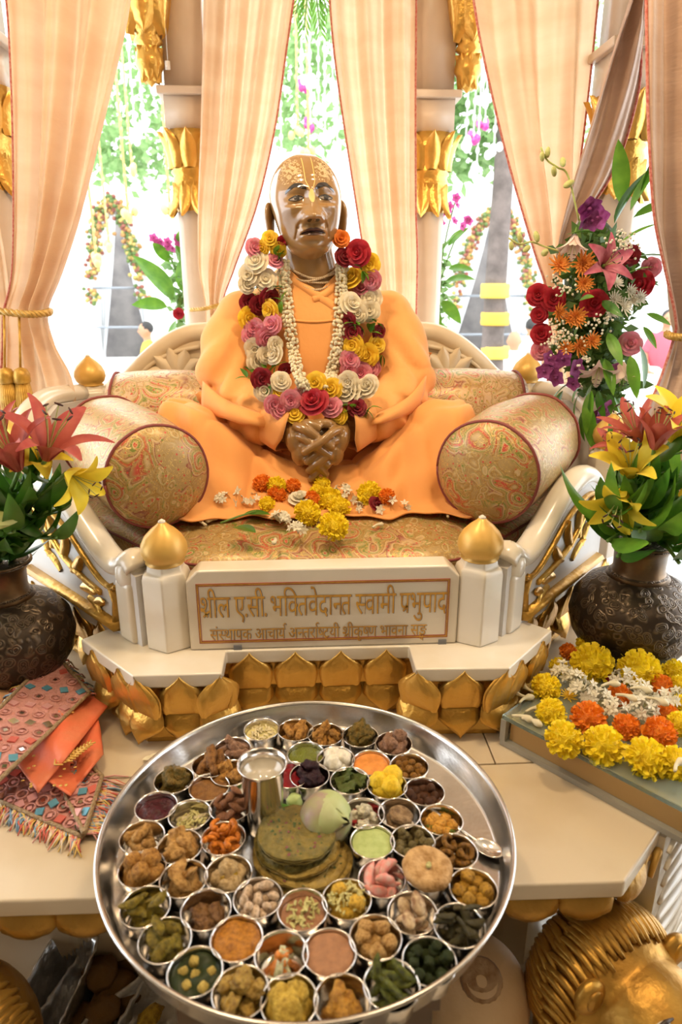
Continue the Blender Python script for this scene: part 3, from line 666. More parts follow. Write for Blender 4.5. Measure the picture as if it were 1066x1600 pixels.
# arms: diagonal panel, rounded rail, gilded leaf ornament
M['arm_face'] = mat('arm_marble', (.70, .68, .66), .3, 0, (.60, .55, .50), 6.)
def arm(sgn):
    P0 = Vector((sgn*.315, 1.098, 0)); D = Vector((sgn*.7071, .7071, 0)); Nn = Vector((sgn*.7071, -.7071, 0))
    f = lambda a, z: P0 + D*a + Vector((0, 0, z))
    topc = [(-.005, 1.640), (.012, 1.652), (.035, 1.640), (.06, 1.628), (.10, 1.636), (.15, 1.668), (.20, 1.703), (.26, 1.728), (.31, 1.733), (.345, 1.722), (.372, 1.698), (.38, 1.665)]
    sp = spline([(a, z, 0) for a, z in topc], 40)
    pts = [(-.02, ZU), (.40, ZU), (.40, 1.66)] + [(p.x, p.y-.004) for p in reversed(sp[1:-3])] + [(-.02, 1.635)]
    mb = MB(); extrude2d(mb, pts, lambda a, z: f(a, z) - Nn*.018, Nn*.040)
    o = mb.obj('arm_panel', M['arm_face'], throne, False)
    if sgn > 0: o.data.flip_normals()
    rail = [f(p.x, p.y) + Nn*.002 for p in sp]
    MB().tube(rail, [.026 if i > 6 else .028 for i in range(40)], 12, True, .75, (0, 0, 1)).obj('rail', M['marble'], o)
    # knob where the rail meets the front post
    MB().ell(f(.018, 1.628) + Nn*.004, (.030, .030, .036), 16, 12).obj('rail_end', M['marble'], o)
    mb = MB(); mb.box(f(.018, 1.56) + Nn*.004, (.052, .052, .12), Matrix.Rotation(sgn*PI/4, 3, 'Z')); bevel(mb.obj('arm_post', M['marble'], throne, False), .012, 3)
    # gilded bands
    for band, rr in (([(.05, 1.52), (.15, 1.525), (.27, 1.53), (.39, 1.535)], .017), ([(p.x, p.y-.036) for p in sp[8:36]], .0085), ([(.055, 1.53), (.048, 1.57), (.062, 1.60)], .010)):
        MB().tube([f(a, z) + Nn*.023 for a, z in (spline([(a, z, 0) for a, z in band], 24) if 0 else [(a, z) for a, z in band])], rr, 8, True, .6, (0, 0, 1)).obj('gilt_band', M['gold_dark'], o)
    lf = leaf_mesh(.07, .014, .006); lf.materials.append(M['gold'])
    R0 = Matrix(((D.x, -Nn.x, 0), (D.y, -Nn.y, 0), (0, 0, 1)))       # local x along the arm, -y outwards
    for a, z, ang, s in ((.20, 1.615, -.9, 1.), (.235, 1.635, -.55, 1.1), (.27, 1.645, -.2, 1.1), (.29, 1.62, .4, .9), (.17, 1.59, -1.4, .9), (.15, 1.575, -1.9, .8), (.13, 1.57, -1.2, .7), (.25, 1.60, .9, .8)):
        R = R0 @ Matrix.Rotation(-ang*sgn if sgn < 0 else ang, 3, 'Y')
        p = f(a, z-.03) + Nn*.022
        m4 = Matrix.Translation(p) @ R.to_4x4() @ Matrix.Diagonal((s, s, s, 1))
        v2 = [m4 @ v.co for v in lf.vertices]; me = bpy.data.meshes.new('gilt_leaf'); me.from_pydata(v2, [], [tuple(q.vertices) for q in lf.polygons]); me.materials.append(M['gold'])
        me.polygons.foreach_set('use_smooth', [True]*len(me.polygons)); link('gilt_leaf', me, None, o)
    MB().tube(spline([f(.10, 1.57) + Nn*.024, f(.17, 1.585) + Nn*.025, f(.24, 1.615) + Nn*.025, f(.30, 1.67) + Nn*.025, f(.335, 1.69) + Nn*.025, f(.345, 1.66) + Nn*.025, f(.32, 1.645) + Nn*.025], 26), [.006+.0001*i for i in range(26)], 8).obj('gilt_scroll', M['gold'], o)
    # rear arm, mid post to back post
    pr = spline([(sgn*.655, 1.50, 1.725), (sgn*.668, 1.58, 1.80), (sgn*.655, 1.70, 1.838), (sgn*.625, 1.86, 1.828)], 20)
    MB().tube(pr, .028, 12, True, .8, (0, 0, 1)).obj('rail', M['marble'], throne)
    mb = MB(); a, b = Vector((sgn*.66, 1.48, 0)), Vector((sgn*.61, 1.88, 0)); dv = (b-a).normalized(); nn = Vector((dv.y, -dv.x, 0))*.03
    extrude2d(mb, [(0, ZU), (.40, ZU), (.40, 1.81), (.2, 1.825), (.08, 1.78), (0, 1.72)], lambda s_, z: a + dv*s_ + Vector((0, 0, z)) - nn*.5, nn); mb.obj('arm_panel', M['arm_face'], throne, False)
for s in (-1, 1): arm(s)
# carved back rest
half = [(.60, 1.80), (.52, 1.845), (.46, 1.90), (.40, 1.945), (.34, 1.972), (.29, 1.978), (.24, 1.985), (.18, 2.02), (.10, 2.08), (0, 2.10)]
top = spline([(-x, z, 0) for x, z in half] + [(x, z, 0) for x, z in reversed(half[:-1])], 60)
mb = MB(); extrude2d(mb, [(-.60, ZU), (.60, ZU)] + [(p.x, p.y) for p in reversed(top)], lambda a, z: Vector((a, 1.93, z)), (0, .05, 0))
M['ivory'] = mat('cream_carved_marble', (.74, .62, .44), .4, 0, (.66, .52, .34), 6.)
br = mb.obj('backrest', M['ivory'], throne, False); br.data.flip_normals()
MB().tube([Vector((p.x, 1.945, p.y)) for p in top], .026, 10).obj('backrest_rail', M['ivory'], throne)
cl = leaf_mesh(.085, .024, .004); cl.materials.append(M['ivory'])
for s in (-1, 1):
    for a in (-1.3, -.75, -.2, .35, .9):
        o = link('carved_petal', cl, None, br, (s*.375, 1.928, 1.855), (0, a*1.0, 0)); 
    MB().tube(spline([(s*.50, 1.928, 1.84), (s*.45, 1.926, 1.89), (s*.38, 1.926, 1.925), (s*.31, 1.926, 1.94)], 14), .007, 6).obj('carved_line', M['ivory'], br)
# ================================================================== cushions
CZ = 1.655
outl = [(-.50, 1.86), (-.545, 1.45), (-.25, 1.125), (.25, 1.118), (.545, 1.45), (.50, 1.86)]
def rounded(poly, r, k=5):
    n = len(poly); out = []
    for i in range(n):
        p0, p1, p2 = Vector(poly[i-1]), Vector(poly[i]), Vector(poly[(i+1) % n]); a = p1+(p0-p1).normalized()*r; b = p1+(p2-p1).normalized()*r
        for j in range(k+1): t = j/k; out.append((1-t)**2*a + 2*t*(1-t)*p1 + t*t*b)
    return [(p.x, p.y) for p in out]
def dense(poly, step=.03):
    out = []; n = len(poly)
    for i in range(n):
        a, b = Vector(poly[i]), Vector(poly[(i+1) % n]); k = max(1, int((b-a).length/step))
        out += [tuple(a.lerp(b, j/k)) for j in range(k)]
    return out
cu = dense(rounded(outl, .07)); mb = MB(); n = len(cu); C0 = Vector((0, 1.5)); vs = []; 
prof = [(-.02, ZU+.01), (.0, ZU+.05), (.006, ZU+.09), (0, CZ-.022)]
loft_poly(mb, cu, prof, False); rings = 9; o0 = len(mb.v)-n
for k in range(1, rings+1):
    t = k/rings
    for i, p in enumerate(cu):
        q = Vector(p).lerp(C0, t*.98); z = CZ-.022 + .034*(1-(1-min(1, t*2.2))**2) + .003*mnoise.noise(Vector((q.x*9, q.y*9, 0)))
        mb.v.append((q.x, q.y, z))
for k in range(rings):
    for i in range(n): a = o0+k*n; mb.f.append((a+i, a+(i+1) % n, a+n+(i+1) % n, a+n+i))
mb.f.append(tuple(range(o0+rings*n, o0+(rings+1)*n)))
sc_ = thing('seat_cushion', 'flat gold brocade seat cushion with maroon piping under the statue', 'cushion', (0, 1.5, ZU))
mb.obj('cover', M['brocade'], sc_)
for d, z in ((.004, CZ-.024), (.008, ZU+.03)):
    ring = [Vector((p.x, p.y, z)) for p in offset_poly(cu, d)]; MB().tube(ring+[ring[0]], .0028, 6).obj('piping', M['piping'], sc_)
def bolster(c, ax, R, L, label, m, piped=True, squash=.93):
    """c: centre of the near end cap; ax: direction from the cap into the bolster"""
    ax = Vector(ax).normalized(); q = ax.to_track_quat('Z', 'Y'); t = thing('bolster_cushion', label, 'cushion', (c[0], c[1], c[2]), group='brocade bolsters on the throne')
    Rm = q.to_matrix(); c = Vector(c); mb = MB(); nr = 44
    prof = [(.001, -.030), (.30, -.028), (.55, -.024), (.75, -.017), (.90, -.007), (.97, .001)]
    cap = MB(); body = MB()
    def pt(r, z, a):
        w = 1 + .018*mnoise.noise(Vector((math.cos(a)*2+c.x*7, math.sin(a)*2, z*6))) + .006*math.sin(a*9+z*30)*(.3+.7*(z > .02))
        v = Rm @ Vector((r*R*math.cos(a)*w, r*R*math.sin(a)*w, z)); v.z *= 1; v = v + c
        return v
    for b_, pf in ((cap, prof), (body, [(.97, .001), (1.0, .012), (1.02, .05), (1.05, L*.3), (1.06, L*.55), (1.02, L*.8), (.98, L-.01), (.85, L+.012), (.5, L+.026), (.001, L+.03)])):
        b_.grid(lambda u, v: pt(pf[round(v*(len(pf)-1))][0], pf[round(v*(len(pf)-1))][1], 2*PI*u), nr, len(pf)-1, True)
    body.obj('cover', m, t); cap.obj('end_panel', m, t)
    if piped:
        ring = [pt(.985, .003, 2*PI*i/nr) for i in range(nr)]; MB().tube(ring+[ring[0]], .0034, 6).obj('piping', M['piping'], t)
        ring = [pt(.99, L-.004, 2*PI*i/nr) for i in range(nr)]; MB().tube(ring+[ring[0]], .0034, 6).obj('piping', M['piping'], t)
    return t
bolster((-.300, 1.235, 1.762), (-.50, .86, .03), .099, .33, 'round brocade bolster lying beside the red lilies, its end panel with maroon piping', M['brocade'])
bolster((.312, 1.232, 1.762), (.56, .82, .03), .101, .32, 'round brocade bolster beside the yellow lilies, its piped end panel turned to the front', M['brocade'])
bolster((-.235, 1.70, 1.800), (-.92, .02, -.01), .100, .25, 'pale shiny brocade bolster behind the bolster by the red lilies', M['brocade_pale'])
bolster((.235, 1.70, 1.797), (.92, .02, -.01), .102, .27, 'pale shiny brocade bolster behind the bolster by the yellow lilies', M['brocade_pale'])
mb = MB(); mb.ell((0, 1.82, 1.86), (.285, .065, .20), 32, 20, fn=lambda d: (abs(d.x)**3.2+abs(d.y)**2.4+abs(d.z)**3.2)**(-1/3.)); tag(mb.obj('back_cushion', M['brocade_pale']), 'cream brocade cushion propped behind the seated statue', 'cushion')
# ================================================================== seated statue
HC = Vector((-.018, 1.565, 2.257)); HR = Euler((math.radians(-2.5), math.radians(-3.0), math.radians(7.0)), 'XYZ').to_matrix()
def skin_mat():
    m = mat('glossy_brown_statue', (.285, .152, .050), .22, 0, (.32, .175, .062), 12., coat=.7)
    N = m.node_tree.nodes; L = m.node_tree.links; b = N['Principled BSDF']; old = b.inputs['Base Color'].links[0].from_socket
    return m, N, L, b, old
M['bronze_skin'] = skin_mat()[0]
# -- head: star-shaped base with sculpted features; face looks along -y in head space
def ray_ell(d, c, r):
    a = sum((d[i]/r[i])**2 for i in range(3)); b = -2*sum(d[i]*c[i]/r[i]**2 for i in range(3)); e = sum((c[i]/r[i])**2 for i in range(3))-1
    q = b*b-4*a*e
    return (-b+math.sqrt(q))/(2*a) if q > 0 else 0.
def G(x, z, cx, cz, sx, sz): return math.exp(-((x-cx)/sx)**2*.5-((z-cz)/sz)**2*.5)
def segd(x, z, a, b):
    dx, dz = b[0]-a[0], b[1]-a[1]; t = max(0, min(1, ((x-a[0])*dx+(z-a[1])*dz)/(dx*dx+dz*dz))); return math.hypot(x-a[0]-dx*t, z-a[1]-dz*t)
def feat(x, z):
    ax = abs(x); y = 0.
    y += .0050*G(ax, z, .027, .0195, .016, .0065)                    # brow
    y += .0025*G(ax, z, .0, .022, .012, .012)
    y -= .0105*G(ax, z, .028, .004, .014, .0085)                     # socket
    y -= .0050*G(ax, z, .013, .004, .006, .009)
    y += .0078*G(ax, z, .030, .0025, .0115, .0060)                   # eyeball and lids
    y += .0038*G(ax, z, .030, -.0145, .012, .0046)                   # bag
    y -= .0030*G(ax, z, .030, -.0080, .012, .0022)
    zz = min(max((.016-z)/.052, 0), 1)
    nose = (.0065+.0185*zz**1.25)*math.exp(-(ax/(.0072+.0050*zz))**2*.5)
    under = smooth01(-.0455, -.0375, z); top = smooth01(.036, .006, z) if z > .006 else 1.
    y += nose*under*top
    y += .0075*G(x, z, 0, -.0315, .0085, .0075)*under                # tip
    y += .0110*G(ax, z, .0165, -.0330, .0060, .0064)*smooth01(-.0455, -.039, z)   # wings
    y -= .0075*G(ax, z, .0080, -.0415, .0040, .0024)                 # nostrils
    y += .0060*G(ax, z, .047, -.016, .014, .013)                     # cheekbone
    y -= .0040*G(ax, z, .040, -.050, .010, .020)
    y += .0060*G(x, z, 0, -.056, .022, .014)                         # muzzle
    for d0, d1 in (((.0185, -.030), (.0290, -.049)), ((.0290, -.049), (.0330, -.068))): y -= .0030*math.exp(-(segd(ax, z, d0, d1)/.0030)**2)
    y += .0022*G(ax, z, .036, -.046, .008, .014)
    ml = -.0600-.10*max(0, ax-.004)-6*max(0, ax-.012)**2             # mouth line, corners turned down
    mw = smooth01(.0275, .020, ax)
    y += .0042*mw*math.exp(-((z-(ml+.0055))/.0038)**2); y += .0046*mw*math.exp(-((z-(ml-.0060))/.0046)**2)
    y -= .0060*mw*math.exp(-((z-ml)/.0017)**2)
    y -= .0026*G(x, z, 0, -.0480, .0032, .0055)                      # philtrum
    y -= .0040*G(x, z, 0, -.0755, .015, .0040)
    y += .0085*G(x, z, 0, -.088, .017, .0095)                        # chin
    y += .0014*math.sin(z*700)*G(ax, z, .0, .045, .03, .012)*.3
    return y
def head_pt(u, v):
    a = 2*PI*u; ph = -PI/2 + PI*v
    d = (math.cos(ph)*math.sin(a), -math.cos(ph)*math.cos(a), math.sin(ph))
    r1 = ray_ell(d, (0, .012, .022), (.0735, .092, .079)); r2 = ray_ell(d, (0, -.018, -.036), (.0620, .066, .076)); r3 = ray_ell(d, (0, -.020, .0), (.0690, .071, .070))
    p = 9.; r = (r1**p+r2**p+r3**p)**(1/p)*.985
    x, y, z = d[0]*r, d[1]*r, d[2]*r
    fr = smooth01(-.25, -.62, d[1])
    if fr > 0:
        k = feat(x, z)*fr; y -= k
        if z < -.09: z += 0
    return Vector((x, y, z))
NU, NV = 260, 240
hv = []
for j in range(NV+1):
    # denser rows over the face
    v = j/NV; v = v + .06*math.sin(2*PI*v)*-.5
    for i in range(NU):
        u = i/NU; u = u - .11*math.sin(2*PI*u)*.9
        hv.append(head_pt(u, v))
head = MB(); head.add(hv, [(j*NU+i, j*NU+(i+1) % NU, (j+1)*NU+(i+1) % NU, (j+1)*NU+i) for j in range(NV) for i in range(NU)])
hbvh = BVHTree.FromPolygons([Vector(v) for v in head.v], head.f)
to_w = lambda p: HR @ Vector(p) + HC
# ears: long-lobed
def ear(s):
    def f(u, v):
        a = 2*PI*u; rr = math.sin(PI*v*.999+.0005)
        L = .0315 if math.sin(a) > 0 else .040
        ox = math.cos(a)*(.0175 if math.sin(a) > -.2 else .0150)*rr; oz = math.sin(a)*L*rr
        th = .0050*math.cos(PI*v) + (.0040*math.exp(-((rr-.86)/.13)**2) - .0050*math.exp(-(rr/.55)**2)*(1 if v < .5 else 0))*(1 if v < .5 else -.2)
        q = Vector((th, ox, oz)); q = Euler((0, 0, .55)).to_matrix() @ q
        return Vector((s*(.0760+q.x+.012*(q.y/.0175 > 0)*0), q.y+.010, q.z-.020-.10*abs(q.y)))
    return MB().grid(f, 28, 14, True)
for s in (-1, 1): e = ear(s); head.add(e.v, e.f)
body = MB(); body.add([to_w(v) for v in head.v], head.f)
body.tube(spline([to_w((0, .012, -.045)), to_w((0, .018, -.085)), (-.006, 1.592, 2.125), (-.004, 1.60, 2.07)], 12), [.057, .057, .0565, .056, .056, .056, .057, .058, .060, .064, .07, .078], 28)
# arms under the robe, and the clasped hands (one smooth surface)
hand = MB()
HCn = Vector((-.003, 1.375, 1.792))
def fing(pts, r): hand.tube([HCn+Vector(p) for p in spline(pts, 12)], [r[0]+(r[1]-r[0])*i/11 for i in range(12)], 10); hand.ell(HCn+Vector(pts[-1]), (r[1],)*3, 10, 8)
for s in (-1, 1):
    hand.ell(HCn+Vector((s*.040, .012, .006)), (.026, .040, .042), 16, 12, Euler((0, s*.35, s*.25)).to_matrix())
    hand.ell(HCn+Vector((s*.034, -.002, -.018)), (.022, .030, .030), 14, 10)
    hand.tube([HCn+Vector(p) for p in ((s*.046, .035, .022), (s*.10, .075, .02), (s*.17, .13, .02))], [.030, .032, .036], 14)
    hand.tube(spline([HCn+Vector(p) for p in ((s*.034, .0, .034), (s*.018, -.020, .044), (-s*.008, -.024+.006*s, .040+.004*s))], 8), [.012, .011, .0105, .0105, .010, .010, .0095, .009], 10)   # thumb
hand.ell(HCn+Vector((0, .002, .010)), (.034, .022, .034), 16, 12)
# interlaced fingers: from each side they cross the front, alternating in depth
for i, z in enumerate((.026, .006, -.014, -.033)):
    y = -.030+.004*i
    fing([(-.044, -.012+.003*i, z+.012), (-.026, y-.004, z+.010), (-.002, y-.012 if i % 2 else y-.004, z-.006), (.028-.004*i, y-.006, z-.026)], (.0098, .0078))
    z2 = z-.010
    fing([(.046, -.012+.003*i, z2+.014), (.028, y-.002, z2+.011), (.004, y-.004 if i % 2 else y-.014, z2-.006), (-.026+.004*i, y-.008, z2-.026)], (.0098, .0078))
hm = remesh(hand, .0020, 2, 'hands')
body.add([v.co.copy() for v in hm.vertices], [tuple(p.vertices) for p in hm.polygons])
for s in (-1, 1): body.tube(spline([(-.004, 1.60, 2.075), (s*.09, 1.61, 2.055), (s*.155, 1.61, 2.02), (s*.19, 1.56, 1.90), (s*.17, 1.50, 1.82), (s*.10, 1.45, 1.812)], 20), [.03]*3+[.038]*7+[.034]*10, 10)
statue = thing('seated_statue', 'glossy brown statue of a seated figure in orange robes, hands clasped in its lap', 'statue', (0, 1.5, 1.667))
bo = body.obj('body', M['bronze_skin'], statue)
# painted details follow the head surface
def paint(name, outline_fn, nu, nv, col, lift=.0006, rough=.4, coat=.5, parent=None, metal=0.):
    mb = MB(); ok = True
    def f(u, v):
        x, z = outline_fn(u, v); h = hbvh.ray_cast(Vector((x, -.3, z)), Vector((0, 1, 0)))
        p = h[0] if h[0] is not None else Vector((x, -.06, z)); return to_w(p + Vector((0, -lift, 0)))
    mb.grid(f, nu, nv); k = col if isinstance(col, bpy.types.Material) else mat('paint_'+name, col, rough, metal, coat=coat)
    return mb.obj(name, k, parent or statue)
kw, kd, ky = mat('eye_white', (.30, .25, .21), .15, coat=1.), mat('eye_dark', (.018, .012, .010), .15, coat=1.), mat('tilak_yellow', (.80, .50, .16), .5)
kl = mat('lip_dark', (.070, .028, .028), .25, coat=.8)
for s in (-1, 1):
    cx, cz = s*.0295, .0025
    def almond(u, v, up=.0040, dn=.0034, hw=.0140):
        a = u*2-1; e = (1-abs(a)**1.8); zt = up*e+.0012*a*s*-1; zb = -dn*e+.0012*a*s*-1; return cx+a*hw, cz+zb+(zt-zb)*v
    ey = paint('eye', almond, 16, 6, kw, .0007)
    def disc(r): return lambda u, v: (cx+.001+r*v*math.cos(2*PI*u), cz+.0006+max(-.0038, min(.0038, r*v*math.sin(2*PI*u))))
    paint('iris', disc(.0052), 20, 4, kd, .0012, parent=ey)
    def lid(u, v): a = u*2-1; e = (1-abs(a)**1.8); return cx+a*.0150, cz+.0040*e+.0012*a*s*-1+(v-.35)*(.0034*(.5+e*.5))
    paint('eyelid_line', lid, 18, 3, kd, .0011, parent=ey)
    def lid2(u, v): a = u*2-1; e = (1-abs(a)**1.8); return cx+a*.0145, cz-.0040*e+.0012*a*s*-1-(v)*.0011
    paint('lower_lid_line', lid2, 18, 2, kd, .0009, parent=ey)
    def brow(u, v):
        t = u; x = s*(.0095+.040*t); z = .0185+.0075*math.sin(PI*min(1, t*.9))**.8-.010*max(0, t-.55)*1.6; th = .0112*(1-t*.62)*(.5+.5*min(1, t*6)); return x, z+(v-.4)*th
    paint('eyebrow', brow, 22, 4, kd, .0012)
    # tilak lines
    paint('tilak_line', lambda u, v: (s*(.0040+.0052*smooth01(0, .3, u)+.0004*u)+(v-.5)*.0016, .0165+.066*u), 24, 2, ky, .0008)
paint('tilak_leaf', lambda u, v: ((u*2-1)*.0062*math.sin(PI*(.06+.90*v))**.7, -.0080+.0255*v), 8, 14, ky, .0010)
def lipu(u, v): a = u*2-1; ml = -.0600-.10*max(0, abs(a)*.026-.004)-6*max(0, abs(a)*.026-.012)**2; return a*.026, ml+.0002+v*(.0072*(1-abs(a)**2.2)+.0004-.0016*math.exp(-(a/.12)**2))
def lipl(u, v): a = u*2-1; ml = -.0600-.10*max(0, abs(a)*.0225-.004)-6*max(0, abs(a)*.0225-.012)**2; return a*.0225, ml-.0002-v*(.0066*(1-abs(a)**2.0)+.0003)
paint('upper_lip', lipu, 24, 5, kl, .0005); paint('lower_lip', lipl, 24, 5, mat('lower_lip', (.13, .062, .042), .25, coat=.8), .0004)
for s in (-1, 1): paint('nostril', lambda u, v, s=s: (s*.0082+.0042*v*math.cos(2*PI*u), -.0405+.0018*v*math.sin(2*PI*u)), 14, 3, kd, .0006)
# sandalwood paste dabbed over the forehead: flakes lying on the skin
paste = MB(); mp_ = mat('sandal_paste', (.60, .42, .22), .8)
for _ in range(2600):
    s = random.choice((-1, 1)); x = s*random.gauss(.0335, .0115); z = random.gauss(.058, .0150)
    if abs(x) < .0125+.004*random.random() or abs(x) > .060 or z < .030+.35*max(0, .028-abs(x)) or z > .094-abs(x)*.25: continue
    if mnoise.noise(Vector((x*170, z*170, 3.))) < -.06: continue
    h = hbvh.ray_cast(Vector((x, -.3, z)), Vector((0, 1, 0)))
    if h[0] is None: continue
    n = h[1]; t1 = n.cross(Vector((0, 0, 1))).normalized(); t2 = n.cross(t1); a0 = random.random()*6; r = random.uniform(.0006, .0020)
    c = h[0]+n*.0005; paste.add([to_w(c+(t1*math.cos(a0+k*1.2566)+t2*math.sin(a0+k*1.2566))*r*random.uniform(.5, 1.2)) for k in range(5)], [(0, 1, 2, 3, 4)])
po = paste.obj('sandal_paste', mp_, statue); po['kind'] = 'stuff'
# ---- robe -------------------------------------------------------------------
rb = MB()
def ring_loft(mb, rings, n=36):
    vs = []
    for (cx, cy, cz, rx, ry) in rings:
        for i in range(n): a = 2*PI*i/n; vs.append((cx+rx*math.cos(a), cy+ry*math.sin(a), cz))
    k = len(rings); mb.add(vs, [(j*n+i, j*n+(i+1) % n, (j+1)*n+(i+1) % n, (j+1)*n+i) for j in range(k-1) for i in range(n)] + [tuple(reversed(range(n))), tuple(range((k-1)*n, k*n))])
ring_loft(rb, [(0, 1.60, 1.66, .19, .13), (0, 1.60, 1.74, .185, .13), (0, 1.60, 1.84, .165, .115), (0, 1.605, 1.95, .175, .112), (0, 1.61, 2.03, .182, .102), (0, 1.615, 2.075, .160, .088), (-.002, 1.612, 2.105, .112, .078), (-.003, 1.605, 2.135, .080, .074), (-.003, 1.605, 2.150, .066, .064)])
for s in (-1, 1):
    sh = (s*.165, 1.615, 2.030); el = (s*.205, 1.535, 1.895)
    rb.ell(sh, (.060, .066, .060), 16, 12)
    rb.tube(spline([sh, (s*.190, 1.585, 1.965), (s*.195, 1.535, 1.885), (s*.150, 1.46, 1.840), (s*.098, 1.425, 1.822)], 22), [.058+.012*math.sin(PI*min(1, i/13.)) if i < 15 else .060-.0015*(i-14) for i in range(22)], 20)
    # hanging part of the wide sleeve
    rb.tube(spline([(s*.208, 1.545, 1.90), (s*.208, 1.50, 1.866), (s*.150, 1.450, 1.838), (s*.095, 1.425, 1.832)], 14), [.038]*10+[.036, .034, .032, .030], 14)
rob = remesh(rb, .0075, 8, 'robe')
for v in rob.vertices:                                            # soft folds
    x, y, z = v.co; s = 1 if x > 0 else -1; ax = abs(x)
    arm_w = smooth01(.12, .20, ax)
    if y < 1.60 and z > 2.06: v.co.z = min(z, 2.080+.95*ax+.5*max(0, y-1.56)); x, y, z = v.co
    k = .0075*math.sin((ax*1.2+z*.9)*75 + 2.5*mnoise.noise(Vector((x*7, y*7, z*5))))*arm_w*smooth01(2.04, 1.93, z)
    k += .0022*math.sin((x*1.3*s-z)*60+3*mnoise.noise(Vector((x*6, 1, z*6))))*smooth01(.20, .08, ax)*smooth01(1.98, 1.86, z)
    cz_ = (ax*.9+z*1.1)*42+3.5*mnoise.noise(Vector((x*5, y*5, z*6))); k -= .0065*(1-abs(math.sin(cz_)))**3*arm_w*smooth01(2.0, 1.90, z)
    k += .012*mnoise.noise(Vector((x*9, y*9, z*9)))*arm_w*smooth01(2.05, 1.95, z)
    v.co += v.normal*k
rob.update(); rob.materials.append(M['orange']); link('robe', rob, None, statue); rbvh = bvh_of(rob)
def on_robe(px, py, lift=0., fallbackY=1.46, bv=None):
    d = ray(px, py).normalized(); h = (bv or rbvh).ray_cast(CAM, d)
    p = h[0] if h[0] is not None else atY(px, py, fallbackY)
    return p - d*lift
# crossed neckline of the wrap
def strap(name, pix, w, lift):
    c = [on_robe(x, y, lift) for x, y in pix]; c = spline(c, 16); mb = MB(); vs = []
    for i, p in enumerate(c):
        t = (c[min(i+1, 15)]-c[max(i-1, 0)]).normalized(); n = (CAM-p).normalized(); b = t.cross(n).normalized()*w; vs += [p+b-n*.004, p+b*.5+n*.002, p-b*.5+n*.0025, p-b-n*.004]
    mb.add(vs, [(i*4+j, i*4+j+1, i*4+j+5, i*4+j+4) for i in range(15) for j in range(3)]); return mb.obj(name, M['orange'], statue)
strap('wrap_fold', ((455, 436), (480, 452), (512, 474), (540, 495), (560, 530)), .010, .0015)
strap('wrap_fold', ((530, 438), (520, 450), (505, 462), (490, 468)), .009, .002)
strap('chest_seam', ((450, 500), (490, 503), (530, 500)), .004, .0006)
# sleeve cuffs: thin flared sheets around the wrists
for s in (-1, 1):
    A = Vector((s*.135, 1.455, 1.836)); B = Vector((s*.055, 1.408, 1.810)); ax = (B-A).normalized(); u = Vector((0, 0, 1)); u = (u-ax*u.dot(ax)).normalized(); w = ax.cross(u)
    def cuff(a, v):
        th = 2*PI*a; r = .050+.014*v+.004*math.sin(th*5+s)*v; p = A+(B-A)*(v*(1.0+.12*math.sin(th*2+1))); k = r*(1.0 if math.sin(th) > 0 else 1.)
        return p + u*math.sin(th)*k*(.98 if math.sin(th) > 0 else .72) + w*math.cos(th)*k*.85
    o = MB().grid(cuff, 40, 10, True).obj('sleeve_cuff', M['orange'], statue); sm = o.modifiers.new('t', 'SOLIDIFY'); sm.thickness = .003
for top, low in (([(318, 596), (348, 622), (388, 640), (428, 650), (452, 654)], [(317, 641), (346, 652), (386, 663), (424, 668), (450, 671)]), ([(667, 586), (640, 618), (602, 640), (566, 650), (546, 654)], [(657, 640), (632, 650), (598, 661), (568, 668), (548, 672)])):
    A = spline([on_robe(x, y, .005, 1.47) for x, y in top], 24); B = []
    for i, (x, y, _) in enumerate(spline([(x, y, 0) for x, y in low], 24)):
        a = A[i]; d = ray(x, y); yy = a.y-.022-.006*math.sin(i*1.1); B.append(CAM+d*(yy/d.y))
    o = MB().grid(lambda u, v: A[round(u*23)].lerp(B[round(u*23)], v)+Vector((0, -.010*math.sin(PI*v)*(1 if v else 0)+.003*math.sin(u*23*1.1)*v, 0)), 23, 6).obj('sleeve_hem', M['orange'], statue); sm = o.modifiers.new('t', 'SOLIDIFY'); sm.thickness = .003
# ---- cloth over the crossed legs: draped surface with a wavy hem -----------------
def lap(u, v):
    x = -.375 + .75*u; ax = abs(x)
    hem = 1.250 + .012*math.sin(x*36+.6) + .007*math.sin(x*83) + .25*max(0, ax-.27)
    y = hem + (1.66-hem)*v
    A = .062 + .128*smooth01(.05, .265, ax) - .13*smooth01(.315, .375, ax)
    t = (y-hem); prof = smooth01(.004, .165, t)*(1-.35*smooth01(.22, .40, t))
    c = (x-.0)*.0
    z = 1.6705 + A*prof
    # creases running from the hands out to the knees and down to the hem
    cr = math.sin((t*1.9-ax*.55)*60+2.6*mnoise.noise(Vector((x*6, y*6, 2))))*.0050 + .016*mnoise.noise(Vector((x*7, y*9, 5.)))
    cr += .006*math.sin(x*42+.6)*smooth01(.06, .0, t)
    cr -= .009*(1-abs(math.sin((t*.6+ax*1.0)*30+2.5*mnoise.noise(Vector((x*4, y*5, 1))))))**4
    z += cr*smooth01(.0, .05, t) + .004*abs(math.sin(x*21+.3))*smooth01(.03, 0, t)
    return Vector((x, y, z))
lo = MB().grid(lap, 150, 90).obj('leg_cloth', M['orange'], statue); sm = lo.modifiers.new('t', 'SOLIDIFY'); sm.thickness = .003; sm.offset = 1
lbvh = bvh_of(lo.data)
